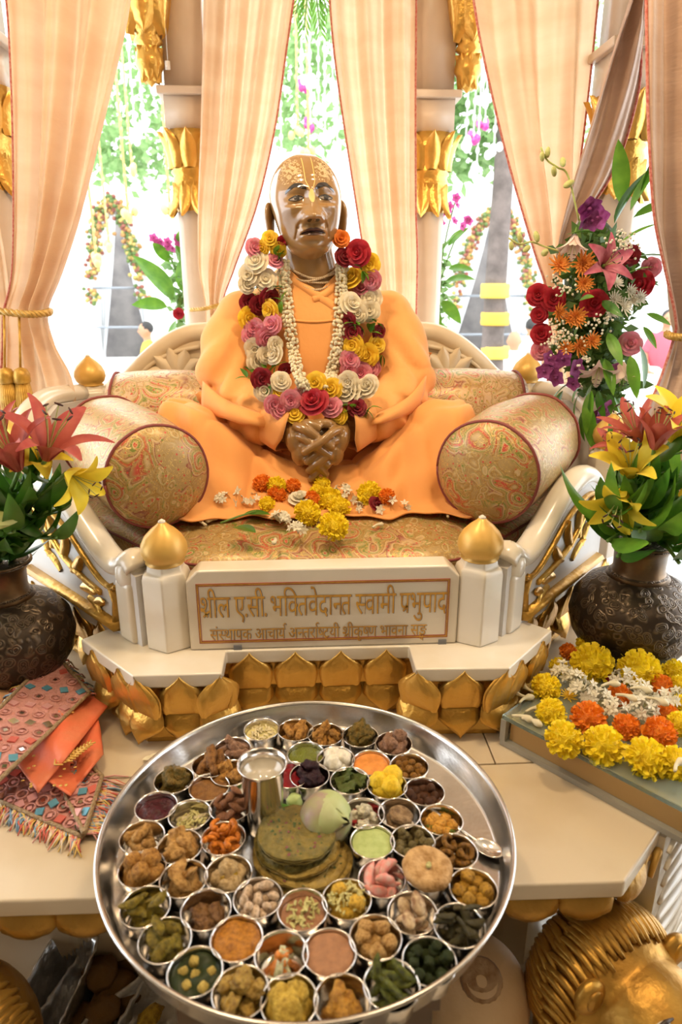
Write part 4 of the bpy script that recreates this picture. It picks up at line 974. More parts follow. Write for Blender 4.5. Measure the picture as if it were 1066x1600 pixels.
# ---- neck beads ---------------------------------------------------------------
bead = MB().ell((0, 0, 0), (.0026,)*3, 7, 5).mesh('bead'); bead.materials.append(mat('tulsi_bead', (.55, .40, .24), .5))
nk = thing('necklace', 'strands of small pale wooden beads wound round the statue neck', 'necklace', (-.004, 1.60, 2.11))
for k in range(4):
    for i in range(44):
        a = PI*(1.08+.84*i/43)+0; x = .0640*math.cos(a)+.0; y = .0660*math.sin(a)
        z = 2.136 - .0045*k*(1 if k % 2 else 1) - .024*max(0, -math.sin(a))**2*(.8+.14*k) + .004*math.sin(i*.2+k*2)
        link('bead', bead, None, nk, (x, y-.004-.0015*(k % 2), z-2.11))
# ================================================================== flower builders (shared meshes)
def fm(name, c, c2, sc=2.5, tr=.18): return mat(name, c, .6, 0, c2, sc, trans=tr, sheen=.1)
M['rose_white'] = fm('rose_white', (.84, .76, .58), (.80, .68, .46)); M['rose_red'] = fm('rose_red', (.30, .008, .02), (.20, .004, .012))
M['rose_brightred'] = fm('rose_brightred', (.50, .012, .03), (.36, .006, .02)); M['rose_pink'] = fm('rose_pink', (.76, .20, .28), (.70, .30, .34))
M['rose_yellow'] = fm('rose_yellow', (.93, .66, .04), (.90, .56, .03)); M['rose_orange'] = fm('rose_orange', (.88, .26, .02), (.80, .18, .01))
M['mari_yellow'] = fm('marigold_yellow', (.98, .80, .015), (.95, .70, .01)); M['mari_orange'] = fm('marigold_orange', (.92, .30, .01), (.86, .22, .006))
M['jasmine'] = fm('jasmine', (.84, .76, .55), (.80, .70, .44)); M['white_fl'] = fm('white_petal', (.84, .79, .64), (.78, .72, .54))
M['lily_red'] = fm('lily_red', (.36, .045, .035), (.50, .11, .07), 25.); M['lily_yellow'] = fm('lily_yellow', (.92, .72, .03), (.86, .66, .04), 20.)
M['lily_pink'] = fm('lily_pink', (.42, .035, .11), (.68, .28, .34), 22.); M['lily_blush'] = fm('lily_blush', (.78, .52, .50), (.82, .70, .56), 18.)
M['mum_orange'] = fm('mum_orange', (.82, .34, .06), (.76, .26, .03)); M['mum_white'] = fm('mum_white', (.85, .82, .72), (.80, .76, .60))
M['purple'] = fm('purple_orchid', (.22, .02, .16), (.36, .08, .30)); M['bud_green'] = fm('bud_green', (.50, .55, .16), (.62, .60, .25))
M['anther'] = mat('dark_anther', (.05, .012, .008), .7)
def rose_mesh(seed):
    r = random.Random(seed); mb = MB()
    def petal(ang, rad, h, w, lean, curl, z0):
        def f(u, v):
            a = (u-.5)*2; th = ang + a*w; rr = rad*(.30+.70*v**.7) + lean*v*v + curl*max(0, v-.7)**2*6; rr *= (1-.10*a*a*v)
            z = z0 + h*(v**.85)*(1-.18*a*a) - curl*max(0, v-.75)*1.6
            return Vector((rr*math.cos(th), rr*math.sin(th), z))
        mb.grid(f, 6, 5)
    mb.ell((0, 0, .05), (.30, .30, .42), 10, 7); mb.ell((0, 0, -.20), (.62, .62, .28), 12, 6)
    for i in range(3): petal(i*2.1+r.random(), .20+.03*i, .66-.03*i, 1.5, .02, .02, .02)
    for i in range(5): petal(i*2*PI/5+r.random()*.4, .42, .66, .85, .08, .10, -.12)
    for i in range(6): petal(i*2*PI/6+r.random()*.5, .60, .56, .72, .16, .18, -.20)
    for i in range(7): petal(i*2*PI/7+.5+r.random()*.5, .72, .38, .66, .26, .24, -.26)
    return mb
_rose = {}
def rose(color, k=None):
    k = random.randrange(3) if k is None else k
    if (color, k) not in _rose:
        me = rose_mesh(k).mesh('rose'); me.materials.append(M[color]); _rose[(color, k)] = me
    return _rose[(color, k)]
_mari = {}
def marigold(color, k=None):
    k = random.randrange(3) if k is None else k
    if (color, k) not in _mari:
        r = random.Random(k+50); mb = MB(); N_ = 250
        for i in range(N_):
            z = 1-1.65*(i+.5)/N_; a = i*2.39996+r.gauss(0, .12); rh = math.sqrt(max(0, 1-z*z)); n = Vector((rh*math.cos(a), rh*math.sin(a), z*.80))
            nn = n.normalized(); t1 = nn.orthogonal().normalized(); t1 = (Matrix.Rotation(r.random()*6.28, 3, nn) @ t1); t2 = nn.cross(t1)
            up = r.uniform(.82, 1.05); w = r.uniform(.10, .16)
            b = n*.70; p = n*up
            mb.add([b-t1*w*.4, b+t1*w*.4, p+t1*w+t2*.04, p+nn*.05+t2*.07*r.uniform(-1, 1), p-t1*w-t2*.04], [(0, 1, 2, 3, 4)])
        mb.ell((0, 0, -.08), (.74, .74, .60), 14, 9)
        me = mb.mesh('marigold', False); me.materials.append(M[color]); _mari[(color, k)] = me
    return _mari[(color, k)]
def look(n, roll=0.):
    """euler turning local +z to n"""
    return (Vector(n).to_track_quat('Z', 'Y') @ Euler((0, 0, roll)).to_quaternion()).to_euler()
def leaf_blade(L, w, bend=.25, fold=.25, n=8, name='leaf'):
    mb = MB()
    def f(u, v):
        a = (u-.5)*2; hw = w*math.sin(PI*min(1, v**.85))**.8*.5 if 0 < v < 1 else 0
        return Vector((a*hw, -bend*L*v*v, 0)) + Vector((0, abs(a)*hw*fold, L*v*(1-.18*bend*v)))
    return mb.grid(f, 4, n).mesh(name)
LEAF = {}
def leaf(L, w, bend, key='leaf'):
    k = (round(L, 3), round(w, 3), round(bend, 2), key)
    if k not in LEAF: me = leaf_blade(L, w, bend); me.materials.append(M[key]); LEAF[k] = me
    return LEAF[k]
def lily_petal(L, w, rec):
    """petal leaving the flower axis (+z) and curling outwards towards +x"""
    mb = MB()
    def f(u, v):
        a = (u-.5)*2; hw = w*.5*math.sin(PI*min(.999, .10+.88*v**.9))**.75
        r = L*(.05+.28*v+rec*.62*v**2.2); z = L*(.82*v-rec*.45*v**3); c = abs(a)**1.6*hw*.35
        return Vector((r-c*.2, a*hw, z+c))
    return mb.grid(f, 6, 10).mesh('petal')
_lp = {}
def lily_petal_me(L, w, rec, mk):
    k = (round(L, 3), round(w, 3), round(rec, 2), mk)
    if k not in _lp: me = lily_petal(L, w, rec); me.materials.append(M[mk]); _lp[k] = me
    return _lp[k]
def lily_bloom(parent, local, rot, L, mk, rec=.9, w=.42, stamens=True, n=6, as_part=None):
    """petals, stamens as children of parent; or of one part mesh when the parent is an arrangement"""
    holder = parent; base = Matrix.LocRotScale(Vector(local), Euler(rot), None)
    if as_part:
        mb = MB(); mb.lathe([(.012*L, -.25*L), (.035*L, -.05*L), (.06*L, .05*L), (.05*L, .16*L), (.01*L, .2*L)], 8)
        holder = link(as_part, mb.mesh(as_part), M['stem'], parent, local, rot); base = Matrix()
    me = [lily_petal_me(L, L*w, rec, mk), lily_petal_me(L, L*w*.75, rec*1.1, mk)]
    for i in range(n):
        m4 = base @ Matrix.Rotation(2*PI*i/n, 4, 'Z') @ Matrix.Rotation(random.gauss(0, .06), 4, 'Y')
        o = link('petal', me[i % 2], None, holder, m4.to_translation(), m4.to_euler())
    if stamens:
        for i in range(6):
            a = 2*PI*(i+.5)/6; mb = MB(); p = spline([(0, 0, .1*L), (.07*L*math.cos(a), .07*L*math.sin(a), .45*L), (.17*L*math.cos(a), .17*L*math.sin(a), .78*L)], 7)
            mb.tube(p, .008*L, 5); m4 = base
            o = link('stamen', mb.mesh('stamen'), M['bud_green'], holder, m4.to_translation(), m4.to_euler())
            mb = MB(); q = p[-1]; d = Vector((-math.sin(a), math.cos(a), .15))*.055*L; mb.tube([q-d, q, q+d], [.010*L, .017*L, .010*L], 5)
            if not as_part: link('anther', mb.mesh('anther'), M['anther'], o, (0, 0, 0))
            else: link('anther', mb.mesh('anther'), M['anther'], holder, m4.to_translation(), m4.to_euler())
    return holder
# ================================================================== garlands on the statue
gl = thing('rose_garland', 'thick garland of white, pink, yellow and dark red roses round the statue neck', 'garland', (0, 1.45, 1.85))
RL = '''y 422 374 12;y 435 391 11;p 398 387 13;p 430 407 12;w 401 409 17;w 390 430 16;w 416 437 15;b 441 378 8;r 420 466 15;r 390 474 14;r 404 477 13;y 388 497 15;y 422 484 14
p 397 513 14;p 426 507 14;p 416 527 15;p 391 524 12;w 399 545 15;w 429 554 14;w 402 563 16;w 430 538 11;r 409 592 15;r 446 577 10;w 439 596 14;w 413 611 14;y 438 614 13;p 426 632 13;p 437 641 13
p 454 625 14;p 473 617 13;b 490 627 21;p 518 636 15;y 519 608 15;y 494 598 15;y 461 648 13;w 544 613 18;w 572 606 15;r 558 637 13;o 533 373 12;b 559 396 18;r 537 402 13;y 577 413 15;y 549 434 16;p 581 437 14;p 566 449 15
w 549 475 17;w 579 467 16;w 577 485 15;r 551 520 14;r 592 519 11;y 551 539 15;y 589 538 12;y 574 555 16;p 547 562 14;p 545 577 12;p 564 583 15;p 580 575 13;w 544 597 15;w 577 601 14;w 556 611 15;y 411 387 10;r 545 500 10;w 385 445 12;w 560 490 13;p 408 520 12;w 415 555 12;y 560 550 12;y 530 650 12'''
cm = dict(y='rose_yellow', p='rose_pink', w='rose_white', r='rose_red', b='rose_brightred', o='rose_orange')
def on_chest(px, py, lift):
    d = ray(px, py).normalized(); c = [h[0] for h in (rbvh.ray_cast(CAM, d), lbvh.ray_cast(CAM, d)) if h[0] is not None]
    p = min(c, key=lambda q: (q-CAM).length) if c else atY(px, py, 1.545)
    ymax = 1.30+.0011*(660-py)+.0  # the garland hangs forward as one rope
    if py > 586: return atY(px, py, 1.392 if py < 625 else 1.372)
    return p - d*lift
for e in RL.replace('\n', ';').split(';'):
    c, x, y, r = e.split(); x, y, r = int(x), int(y), int(r)
    p = on_chest(x, y, .022 if r < 18 else .03); s = r*mpp(p)*1.12
    n = (CAM-p).normalized() + Vector((random.gauss(0, .35), 0, random.gauss(0, .30)+.1))
    link('rose', rose(cm[c]), None, gl, p-gl.location, look(n, random.random()*6), s)
for x, y in ((402, 452), (392, 457), (410, 455), (428, 450), (424, 574), (394, 582), (415, 578), (432, 571), (575, 505), (562, 508), (588, 504), (552, 505), (570, 515), (545, 632), (552, 640), (580, 636), (598, 555), (501, 604), (430, 398), (444, 392), (566, 423), (572, 640), (420, 600), (440, 470), (386, 590), (580, 520), (560, 520)):
    for q in range(3):
        p = on_chest(x, y, .028); n = (CAM-p).normalized() + Vector((random.gauss(0, .6), 0, random.gauss(0, .5)))
        t = Vector((random.gauss(0, 1), random.gauss(0, .4), random.gauss(0, 1)))
        link('leaf', leaf(.026, .014, .3, 'leaf_bright' if q else 'leaf'), None, gl, p-gl.location, look(t))
jg = thing('jasmine_garland', 'slender garland of cream jasmine buds inside the rose garland', 'garland', (0, 1.47, 1.9))
bud = MB().ell((0, 0, 0), (.0040, .0040, .0058), 7, 5).mesh('jasmine_bud'); bud.materials.append(M['jasmine'])
for path in ([(443, 408), (446, 450), (452, 500), (459, 550), (468, 590), (480, 612)], [(534, 408), (534, 450), (531, 500), (525, 550), (518, 585), (510, 605)]):
    cen = [on_chest(x, y, .013) for x, y in path]; sp = spline(cen, 38)
    for i, p in enumerate(sp):
        for j in (-1.5, -.5, .5, 1.5):
            q = p + Vector((j*.0062+random.gauss(0, .001), -(.006 if abs(j) < 1 else 0)+random.gauss(0, .0015), random.gauss(0, .0012)))
            if i*4+j < 0: continue
            link('jasmine_bud', bud, None, jg, q-jg.location, (random.gauss(0, .7), random.gauss(0, .9), 0), random.uniform(.85, 1.15))
# flowers offered on the lap
def on_lap(px, py, lift): 
    d = ray(px, py).normalized(); h = lbvh.ray_cast(CAM, d); p = h[0] if h[0] is not None else atz(px, py, 1.672)
    if h[0] is None or p.z < 1.672: p = atz(px, py, 1.672)
    return Vector((p.x, p.y, p.z+lift))
LM = '''o 410 757 16;y 432 760 16;o 433 774 16;y 418 789 14;o 458 760 13;y 503 758 14;y 481 803 22;y 513 784 23;y 530 795 19;y 521 824 25;y 576 773 21;o 605 777 14;o 487 780 14;y 495 770 13'''
for e in LM.split(';'):
    c, x, y, r = e.split(); x, y, r = int(x), int(y), int(r); p = on_lap(x, y+r*.4, 0); s = r*mpp(p)*.98; p.z += s*.52
    o = link('marigold', marigold('mari_yellow' if c == 'y' else 'mari_orange'), None, None, p, look((random.gauss(0, .3), -.5, .7), random.random()*6), s)
    tag(o, ('yellow' if c == 'y' else 'orange') + ' marigold head lying on the orange cloth before the clasped hands', 'flower', ('yellow' if c == 'y' else 'orange') + ' marigolds on the lap')
p = on_lap(588, 795, .0); o = link('rose', rose('rose_red', 1), None, None, p+Vector((0, 0, .010)), look((.4, -.5, .6)), 13*mpp(p)); tag(o, 'single dark red rose head on the lap cloth between marigolds', 'flower')
p = on_lap(469, 788, .0); o = link('rose', rose('white_fl', 1), None, None, p+Vector((0, 0, .012)), look((.0, -.3, .9)), 18*mpp(p)); tag(o, 'single white rose among the marigolds on the lap cloth', 'flower')
def floret(name, r, n=5):
    mb = MB()
    for i in range(n):
        a = 2*PI*i/n; d = Vector((math.cos(a), math.sin(a), 0)); s = Vector((-d.y, d.x, 0))
        mb.add([(0, 0, 0), d*r*.5+s*r*.28+Vector((0, 0, r*.12)), d*r+Vector((0, 0, r*.25)), d*r*.5-s*r*.28+Vector((0, 0, r*.12))], [(0, 1, 2, 3)])
    mb.tube([(0, 0, 0), (0, 0, -r*1.6)], [r*.16, r*.12], 5); return mb
fl_ = floret('floret', .0105).mesh('jasmine_flower'); fl_.materials.append(M['white_fl'])
def sprig(name, label, group, px, py, rpx, n, surf, flat=False):
    p = surf(px, py, .0); R = rpx*mpp(p); t = thing(name, label, 'flower', p, group=group)
    for i in range(n):
        d = Vector((random.gauss(0, 1), random.gauss(0, 1), abs(random.gauss(0, .8)) if not flat else .25)).normalized()
        link('floret', fl_, None, t, Vector((d.x*R*.75, d.y*R*.75, .006+d.z*R*.75)), look(d+Vector((0, -.3, .3)), random.random()*6), random.uniform(.7, 1.1))
    return t
for x, y, r, n in ((438, 818, 18, 22), (349, 785, 14, 14), (465, 832, 16, 12), (558, 799, 13, 9), (536, 772, 16, 10), (396, 786, 15, 8), (375, 790, 12, 5), (545, 785, 14, 8), (615, 790, 14, 5), (632, 797, 10, 4), (598, 800, 8, 3), (375, 775, 9, 4)):
    sprig('jasmine_sprig', 'small bunch of white jasmine scattered on the lap cloth', 'jasmine scattered on the lap', x, y, r, n, on_lap)
for x, y, dx, dy, lab in ((398, 806, .9, -.15, 'broad green leaf lying on cloth with its back up'), (385, 826, .75, -.65, 'narrow green leaf hanging to the cushion edge')):
    p = on_lap(x-18, y+4, .008); o = link('leaf', leaf(.055, .030, .10), None, None, p, look((dx, dy, .12)), 1.0); tag(o, lab, 'leaf')
st_ = MB().tube([on_lap(345, 822, .006), on_lap(372, 815, .010), on_lap(400, 808, .012)], .0022, 6).obj('flower_stem', M['stem']); tag(st_, 'thin green cut stem lying beside the lap flowers', 'flower stem'); st_.name = 'cut_flower'
for x, y in ((583, 829), (430, 847), (322, 825), (339, 815), (662, 796), (700, 812)):
    p = atz(x, y, 1.662); o = link('tuberose_bud', MB().tube(spline([(0, 0, .006), (.012, .002, .008), (.026, -.002, .007)], 8), [.003, .0028, .0025, .0025, .003, .004, .005, .002], 6).mesh('tuberose_bud'), M['jasmine'], None, p, (0, 0, random.random()*6)); tag(o, 'fallen cream flower bud lying on the brocade seat', 'flower', 'fallen buds on the seat')
# ================================================================== steel platter with cups of food
GS = .905; PZ = 2.10-(2.10-ZS)*GS; PC = Vector((-.0336, .682, PZ))   # platter floor level, size factor

pl = thing('steel_platter', 'very large round stainless steel platter crowded with small cups of food', 'platter', PC)
mb = MB(); mb.lathe([(.001, .0005), (.258, .0005), (.2635, .004), (.2715, .038), (.2750, .0415), (.2765, .043), (.2765, .0455), (.2745, .0465), (.2715, .0455), (.2690, .040), (.2612, .0065), (.2560, .0035), (.001, .0030)], 128)
mb.v = [(x*GS, y*GS, z*GS) for x, y, z in mb.v]; o = mb.obj('dish', M['steel'], pl); o.matrix_parent_inverse = Matrix()
stl = thing('low_stool', 'low wooden stool carrying the big steel platter', 'stool', (-.034, .575, 1.03)); wd_ = mat('dark_wood', (.13, .07, .035), .5, 0, (.09, .045, .02), 12.)
MB().box((-.034, .575, PZ-.0125), (.26, .18, .024)).obj('seat', wd_, stl, False)
for sx in (-1, 1):
    for sy in (-1, 1): MB().box((-.034+sx*.11, .575+sy*.07, (1.031+PZ-.025)/2), (.028, .028, PZ-.025-1.031)).obj('leg', wd_, stl, False)
CF = PZ+.0033*GS; CH = .028*GS; CR = .0298*GS
cup_me = MB().lathe([(.001, 0), (.0235, 0), (.0252, .002), (.0285, .024), (.0290, .0262), (.0303, .0272), (.0303, .0282), (.0292, .0284), (.0283, .0270), (.0276, .0240), (.0245, .0030), (.0225, .0014), (.001, .0012)], 36); cup_me.v = [(x*GS, y*GS, z*GS) for x, y, z in cup_me.v]; cup_me = cup_me.mesh('cup'); cup_me.materials.append(M['steel_cup'])
def food(name, c, c2, rough=.5, sc=2.6, bump=.5, spec=.22):
    d = tuple(v*.62 for v in c2); return mat('food_'+name, c, rough, 0, d, sc, bump, sc*3, spec=spec, mask=(.38, .66))
K = dict(
 fry=food('golden_fritter', (.50, .25, .055), (.36, .15, .03)), fry2=food('pale_fritter', (.56, .32, .10), (.44, .21, .05)), pak=food('green_fritter', (.20, .12, .02), (.11, .085, .012)),
 brn=food('brown_fritter', (.30, .135, .035), (.20, .08, .02)), pulp=food('pink_brown_sweet', (.36, .20, .12), (.27, .13, .07), .3), gchut=food('green_chutney', (.15, .17, .015), (.24, .26, .05), .3, 90.), rasg=food('white_sweet', (.80, .74, .60), (.95, .86, .68), .35, 2., .05),
 opaste=food('orange_paste', (.76, .28, .06), (.95, .34, .07), .35, 120., .2), chick=food('brown_chickpea', (.36, .17, .03), (.26, .11, .02), .3), date=food('dark_date', (.035, .012, .018), (.06, .02, .02), .2), pan=food('betel_leaf', (.10, .14, .03), (.17, .19, .05), .4), yel=food('yellow_mash', (.82, .55, .03), (1.0, .66, .03), .5, 3., .2),
 bean=food('dark_bean', (.085, .032, .014), (.13, .05, .02), .35), fig=food('dried_fig', (.34, .22, .11), (.26, .15, .07), .6), paneer=food('spiced_paneer', (.72, .36, .05), (.55, .22, .03), .35), pepper=food('green_pepper', (.17, .20, .02), (.12, .15, .015), .3), mint=food('mint_chutney', (.44, .52, .20), (.58, .70, .24), .35, 150., .1),
 rais=food('green_raisin', (.22, .17, .06), (.16, .11, .035), .35), ring=food('brown_ring', (.30, .14, .02), (.20, .085, .012), .3), guava=food('pink_guava', (.72, .24, .20), (1.0, .62, .52), .35, 2.5, .1), pastry=food('baked_pastry', (.58, .36, .16), (.56, .30, .10), .6, 3., .3), pot=food('spiced_potato', (.50, .27, .03), (.36, .17, .02), .35),
 nutp=food('pale_nut', (.52, .38, .22), (.34, .17, .08), .45, 1.8, .2), dgrn=food('dark_green_bean', (.050, .038, .010), (.085, .065, .014), .35), leafy=food('dark_leafy', (.022, .034, .006), (.045, .055, .010), .4), cube=food('fried_cube', (.58, .35, .12), (.48, .22, .05), .5, 3.), halwa=food('pinkish_halwa', (.36, .17, .08), (.46, .22, .11), .35, 130., .2),
 ysq=food('yellow_sweet', (.72, .44, .05), (.62, .34, .03), .45), sliv=food('nut_sliver', (.64, .56, .24), (.44, .44, .12), .5), sliv2=food('pale_sliver', (.70, .60, .36), (.60, .46, .24), .5), carrot=food('carrot', (.78, .27, .05), (.70, .22, .03), .35, 2.5, .1), cuc=food('cucumber', (.72, .68, .42), (.64, .62, .34), .3, 2.5, .1), curry=food('orange_curry', (.50, .20, .02), (.44, .16, .015), .3, 220.),
 pist=food('pistachio_shell', (.60, .44, .30), (.52, .36, .22), .5, 2.5, .1), apri=food('pale_apricot', (.60, .42, .20), (.52, .32, .12), .4), gold=food('golden_sweet', (.66, .42, .05), (.56, .32, .03), .35), dbr=food('brown_date', (.24, .12, .04), (.17, .07, .02), .25), olive=food('olive_vegetable', (.24, .17, .015), (.15, .11, .010), .35), spin=food('spinach', (.014, .026, .004), (.03, .042, .006), .4), ypot=food('yellow_potato', (.58, .42, .10), (.48, .32, .05), .4),
 mixv=food('mixed_vegetable', (.44, .28, .06), (.34, .18, .03), .35), dump=food('yellow_dumpling', (.60, .40, .06), (.50, .30, .03), .5), tri=food('golden_triangle', (.55, .28, .045), (.44, .19, .03), .45), chil=food('green_chilli', (.12, .13, .010), (.06, .065, .006), .35), cash=food('orange_cashew', (.70, .22, .02), (.60, .16, .012), .4, 2.5, .2), alm=food('almond', (.30, .13, .06), (.32, .13, .05), .5, 4.), jam=food('maroon_jam', (.075, .012, .018), (.06, .010, .015), .25, 120., .3), bpaste=food('brown_paste', (.24, .11, .03), (.26, .11, .03), .4, 150., .3),
 redf=food('red_fruit', (.60, .05, .05), (.45, .03, .03), .3), whf=food('white_fruit', (.74, .68, .52), (.66, .58, .42), .3), redj=food('red_jelly', (.30, .015, .02), (.22, .01, .015), .25, 30., .2))
def nz(seed, amp, f=2.2): return lambda d: 1+amp*mnoise.noise(d*f+Vector((seed*3.1, seed, 0)))
SH = {}
def shape(kind, v, mk):
    k = (kind, v, mk)
    if k in SH: return SH[k]
    mb = MB(); r = random.Random(v*7+len(kind))
    if kind == 'nug': mb.ell((0, 0, 0), (1., .72, .62), 18, 13, fn=nz(v, .55, 1.7))
    elif kind == 'ball': mb.ell((0, 0, 0), (1., .95, .9), 18, 13, fn=nz(v, .22, 1.5))
    elif kind == 'pea': mb.ell((0, 0, 0), (1., .95, .9), 10, 7)
    elif kind == 'long': mb.tube(spline([(-1.2, -.2, 0), (-.5, .15, .1), (.3, .0, 0), (1.2, .25*(v-1), .05)], 10), [.25, .45, .5, .48, .5, .52, .5, .46, .4, .18], 9); mb.v = [tuple(Vector(p)*(1+.15*mnoise.noise(Vector(p)*2.1))) for p in mb.v]
    elif kind == 'cashew': mb.tube(spline([(-.85, .5, 0), (-.55, -.15, 0), (0, -.42, 0), (.55, -.15, 0), (.80, .42, 0)], 12), [.16, .27, .32, .35, .36, .37, .37, .38, .40, .42, .38, .20], 9)
    elif kind == 'almond': mb.ell((0, 0, 0), (1., .62, .34), 14, 10); mb.v = [(x, y*(1-.35*max(0, x)), z*(1-.3*max(0, x))) for x, y, z in mb.v]
    elif kind == 'cube':
        mb.ell((0, 0, 0), (.8, .8, .65), 12, 8, fn=lambda d: (abs(d.x)**7+abs(d.y)**7+abs(d.z)**7)**(-1/7.)*(1+.05*mnoise.noise(d*2+Vector((v, 0, 0)))))
    elif kind == 'slice': mb.ell((0, 0, 0), (1.15, .55, .22), 14, 8, fn=nz(v, .3, 1.4))
    elif kind == 'wedge': mb.tube(spline([(-1.2, 0, 0), (-.4, .28, 0), (.4, .28, 0), (1.2, 0, 0)], 10), [.05, .28, .38, .42, .44, .44, .42, .38, .28, .05], 8, flat=.55)
    elif kind == 'ring': mb.tube(spline([(math.cos(a)*.8, math.sin(a)*.8, .1*math.sin(a*2)) for a in (0, 1, 2, 3, 4, 5, 5.8)], 18), .32, 8)
    elif kind == 'stick': mb.box((0, 0, 0), (2.6, .62, .5)); mb.v = [(x, y*(1+.25*x/1.3*(v-1)), z) for x, y, z in mb.v]
    elif kind == 'disc': mb.lathe([(.001, -.28), (.85, -.26), (1.0, -.08), (1.0, .10), (.85, .26), (.5, .22), (.18, .14), (.001, .10)], 24); mb.v = [tuple(Vector(p)*(1+.05*mnoise.noise(Vector(p)*2))) for p in mb.v]
    elif kind == 'pist':
        mb.ell((0, 0, 0), (1., .66, .60), 14, 10); mb.v = [(x, y, z*(1-.25*max(0, x))-(.0)) for x, y, z in mb.v]
    elif kind == 'tri':
        mb.ell((0, 0, 0), (1., 1., .5), 15, 8, fn=lambda d: (1/max(.5, max(math.cos(math.atan2(d.y, d.x)-q) for q in (0, 2.094, 4.189))))*.62*(1+.05*mnoise.noise(d*3)))
    elif kind == 'leafy':
        mb.grid(lambda a, b: Vector(((a-.5)*2, (b-.5)*1.5, .5*mnoise.noise(Vector((a*3+v, b*3, 0)))+.3*mnoise.noise(Vector((a*8, b*8+v, 0))))), 8, 7)
    if kind in ('nug', 'ball', 'long', 'slice', 'cube', 'wedge'): mb.v = [tuple(Vector(p)*(1+.13*mnoise.noise(Vector(p)*3.1+Vector((v*5., len(mk), 0)))+.07*mnoise.noise(Vector(p)*6.7+Vector((v, 0, 0))))) for p in mb.v]
    me = mb.mesh(kind); me.materials.append(K[mk]); SH[k] = me; return me
def stuff_slivers(c, z, mk, n, rad, label, L=.007):
    mb = MB()
    for _ in range(n):
        a = random.random()*6.28; r = rad*math.sqrt(random.random()); R = Euler((random.gauss(0, .5), random.gauss(0, .5), random.random()*6)).to_matrix()
        mb.box(c+Vector((r*math.cos(a), r*math.sin(a), z+random.uniform(0, .004)-.25*r*r/rad)), (L*random.uniform(.7, 1.3), .0022, .0016), R)
    o = mb.obj('nut_slivers', K[mk], None, False); o['kind'] = 'stuff'; tag(o, label, 'nuts'); return o
cup_i = 0
def cup(px, py, what, fills, dz=0., tilt=0.):
    """fills: ('paste',matkey,height,label,category) | ('pc',shape,matkey,n,size,name,label,category[,z0]) | ('sl',matkey,n,label)"""
    c = atz(px, py, CF+CH); c.z = CF
    t = tag(link('steel_cup', cup_me, None, None, c), 'small steel cup holding ' + what, 'cup', 'steel cups on the platter')
    for fl in fills:
        if fl[0] == 'paste':
            mk, h, lab, cat = fl[1:5]; sd = random.random()*50; amp = fl[5] if len(fl) > 5 else .0022
            def f(u, v):
                a = 2*PI*u; r = GS*(.0237+.0035*min(1, h/.024))*v*.985; d = Vector((r*math.cos(a)*70+sd, r*math.sin(a)*70, 0))
                return c + Vector((r*math.cos(a), r*math.sin(a), GS*(h + amp*1.6*mnoise.noise(d) + .002*(1-v*v) - .0012*(v > .95))))
            g = MB(); g.grid(f, 28, 9, True); g.lathe([(.0215*GS, .0025*GS), (GS*(.0237+.0030*min(1, h/.024)), (h-.002)*GS)], 28, c)
            tag(g.obj(lab.split('|')[0], K[mk]), lab.split('|')[1], cat)
        elif fl[0] == 'pc':
            kd, mk, n, s, nm, lab, cat = fl[1:8]; z0 = (fl[8] if len(fl) > 8 else .002)*GS; s *= 1.10*GS; n = n if n < 4 else int(n*1.35)+1; per = 4 if s > .0088 else (7 if s > .0062 else 11); a0 = random.random()*6
            flatk = {'slice': .35, 'almond': .4, 'disc': .28, 'leafy': .3, 'wedge': .4, 'tri': .45, 'stick': .35}.get(kd, .62)
            for i in range(n):
                ly = i//per; j = i % per; m_ = min(per, n-ly*per); a = a0+ly*.7+j*2*PI/max(1, m_ - (1 if m_ > 5 else 0))+random.gauss(0, .15)
                rr = (0 if (m_ == 1 or (m_ > 5 and j == m_-1)) else max(.004, GS*(.0240+.002*ly)-s*.95)*random.uniform(.72, 1.0))
                z = z0 + s*flatk + ly*s*1.25*max(.55, flatk)+random.uniform(0, .001)
                tl = .3 if ly == 0 else .45
                rot = (random.gauss(0, tl), random.gauss(0, tl), random.random()*6.28)
                if kd == 'stick': rot = (random.gauss(0, .2), random.uniform(.5, .9), a); z += .004; rr *= .5
                o = link(nm, shape(kd, random.randrange(3), mk), None, None, c+Vector((rr*math.cos(a), rr*math.sin(a), z)), rot, s*random.uniform(.9, 1.1))
                tag(o, lab, cat, nm.replace('_', ' ') + ' in the cup of ' + what)
        elif fl[0] == 'sl': stuff_slivers(c, fl[2]*GS, fl[1], fl[3], .021*GS, fl[4])
    return c
def P(kd, mk, n, s, nm, lab, cat='food', z0=.005): return ('pc', kd, mk, n, s, nm, lab, cat, z0)
cup(409, 1139, 'pale and green chopped nuts, at the platter back edge', [('paste', 'sliv', .017, 'chopped_nut_base|bed of chopped nuts in the cup at the platter back edge', 'nuts'), ('sl', 'sliv2', .020, 70, 'pale nut slivers in the cup nearest the gilded lotus base')])
cup(462, 1140, 'two plump golden fritters', [P('long', 'fry', 5, .0125, 'plump_fritter', 'plump golden fritter in the cup between chopped nuts and small fritters')])
cup(509, 1147, 'small golden fritters', [P('nug', 'fry', 8, .0105, 'small_fritter', 'small golden fritter in the cup beside the dark leafy fritters')])
cup(563, 1149, 'dark leafy fritters', [P('nug', 'pak', 6, .0140, 'leafy_fritter', 'dark greenish-brown leafy fritter heaped in a steel cup')])
cup(615, 1161, 'pinkish brown soft sweets', [P('ball', 'pulp', 7, .0115, 'soft_sweet', 'pinkish brown soft sweet in the cup next to the dark leafy fritters')])
cup(478, 1177, 'dark green chutney', [('paste', 'gchut', .022, 'green_chutney|dark green chutney dotted with seeds beside the white sweets', 'chutney')])
cup(525, 1185, 'white round sweets', [P('ball', 'rasg', 5, .0135, 'white_sweet', 'smooth white round sweet in a steel cup')])
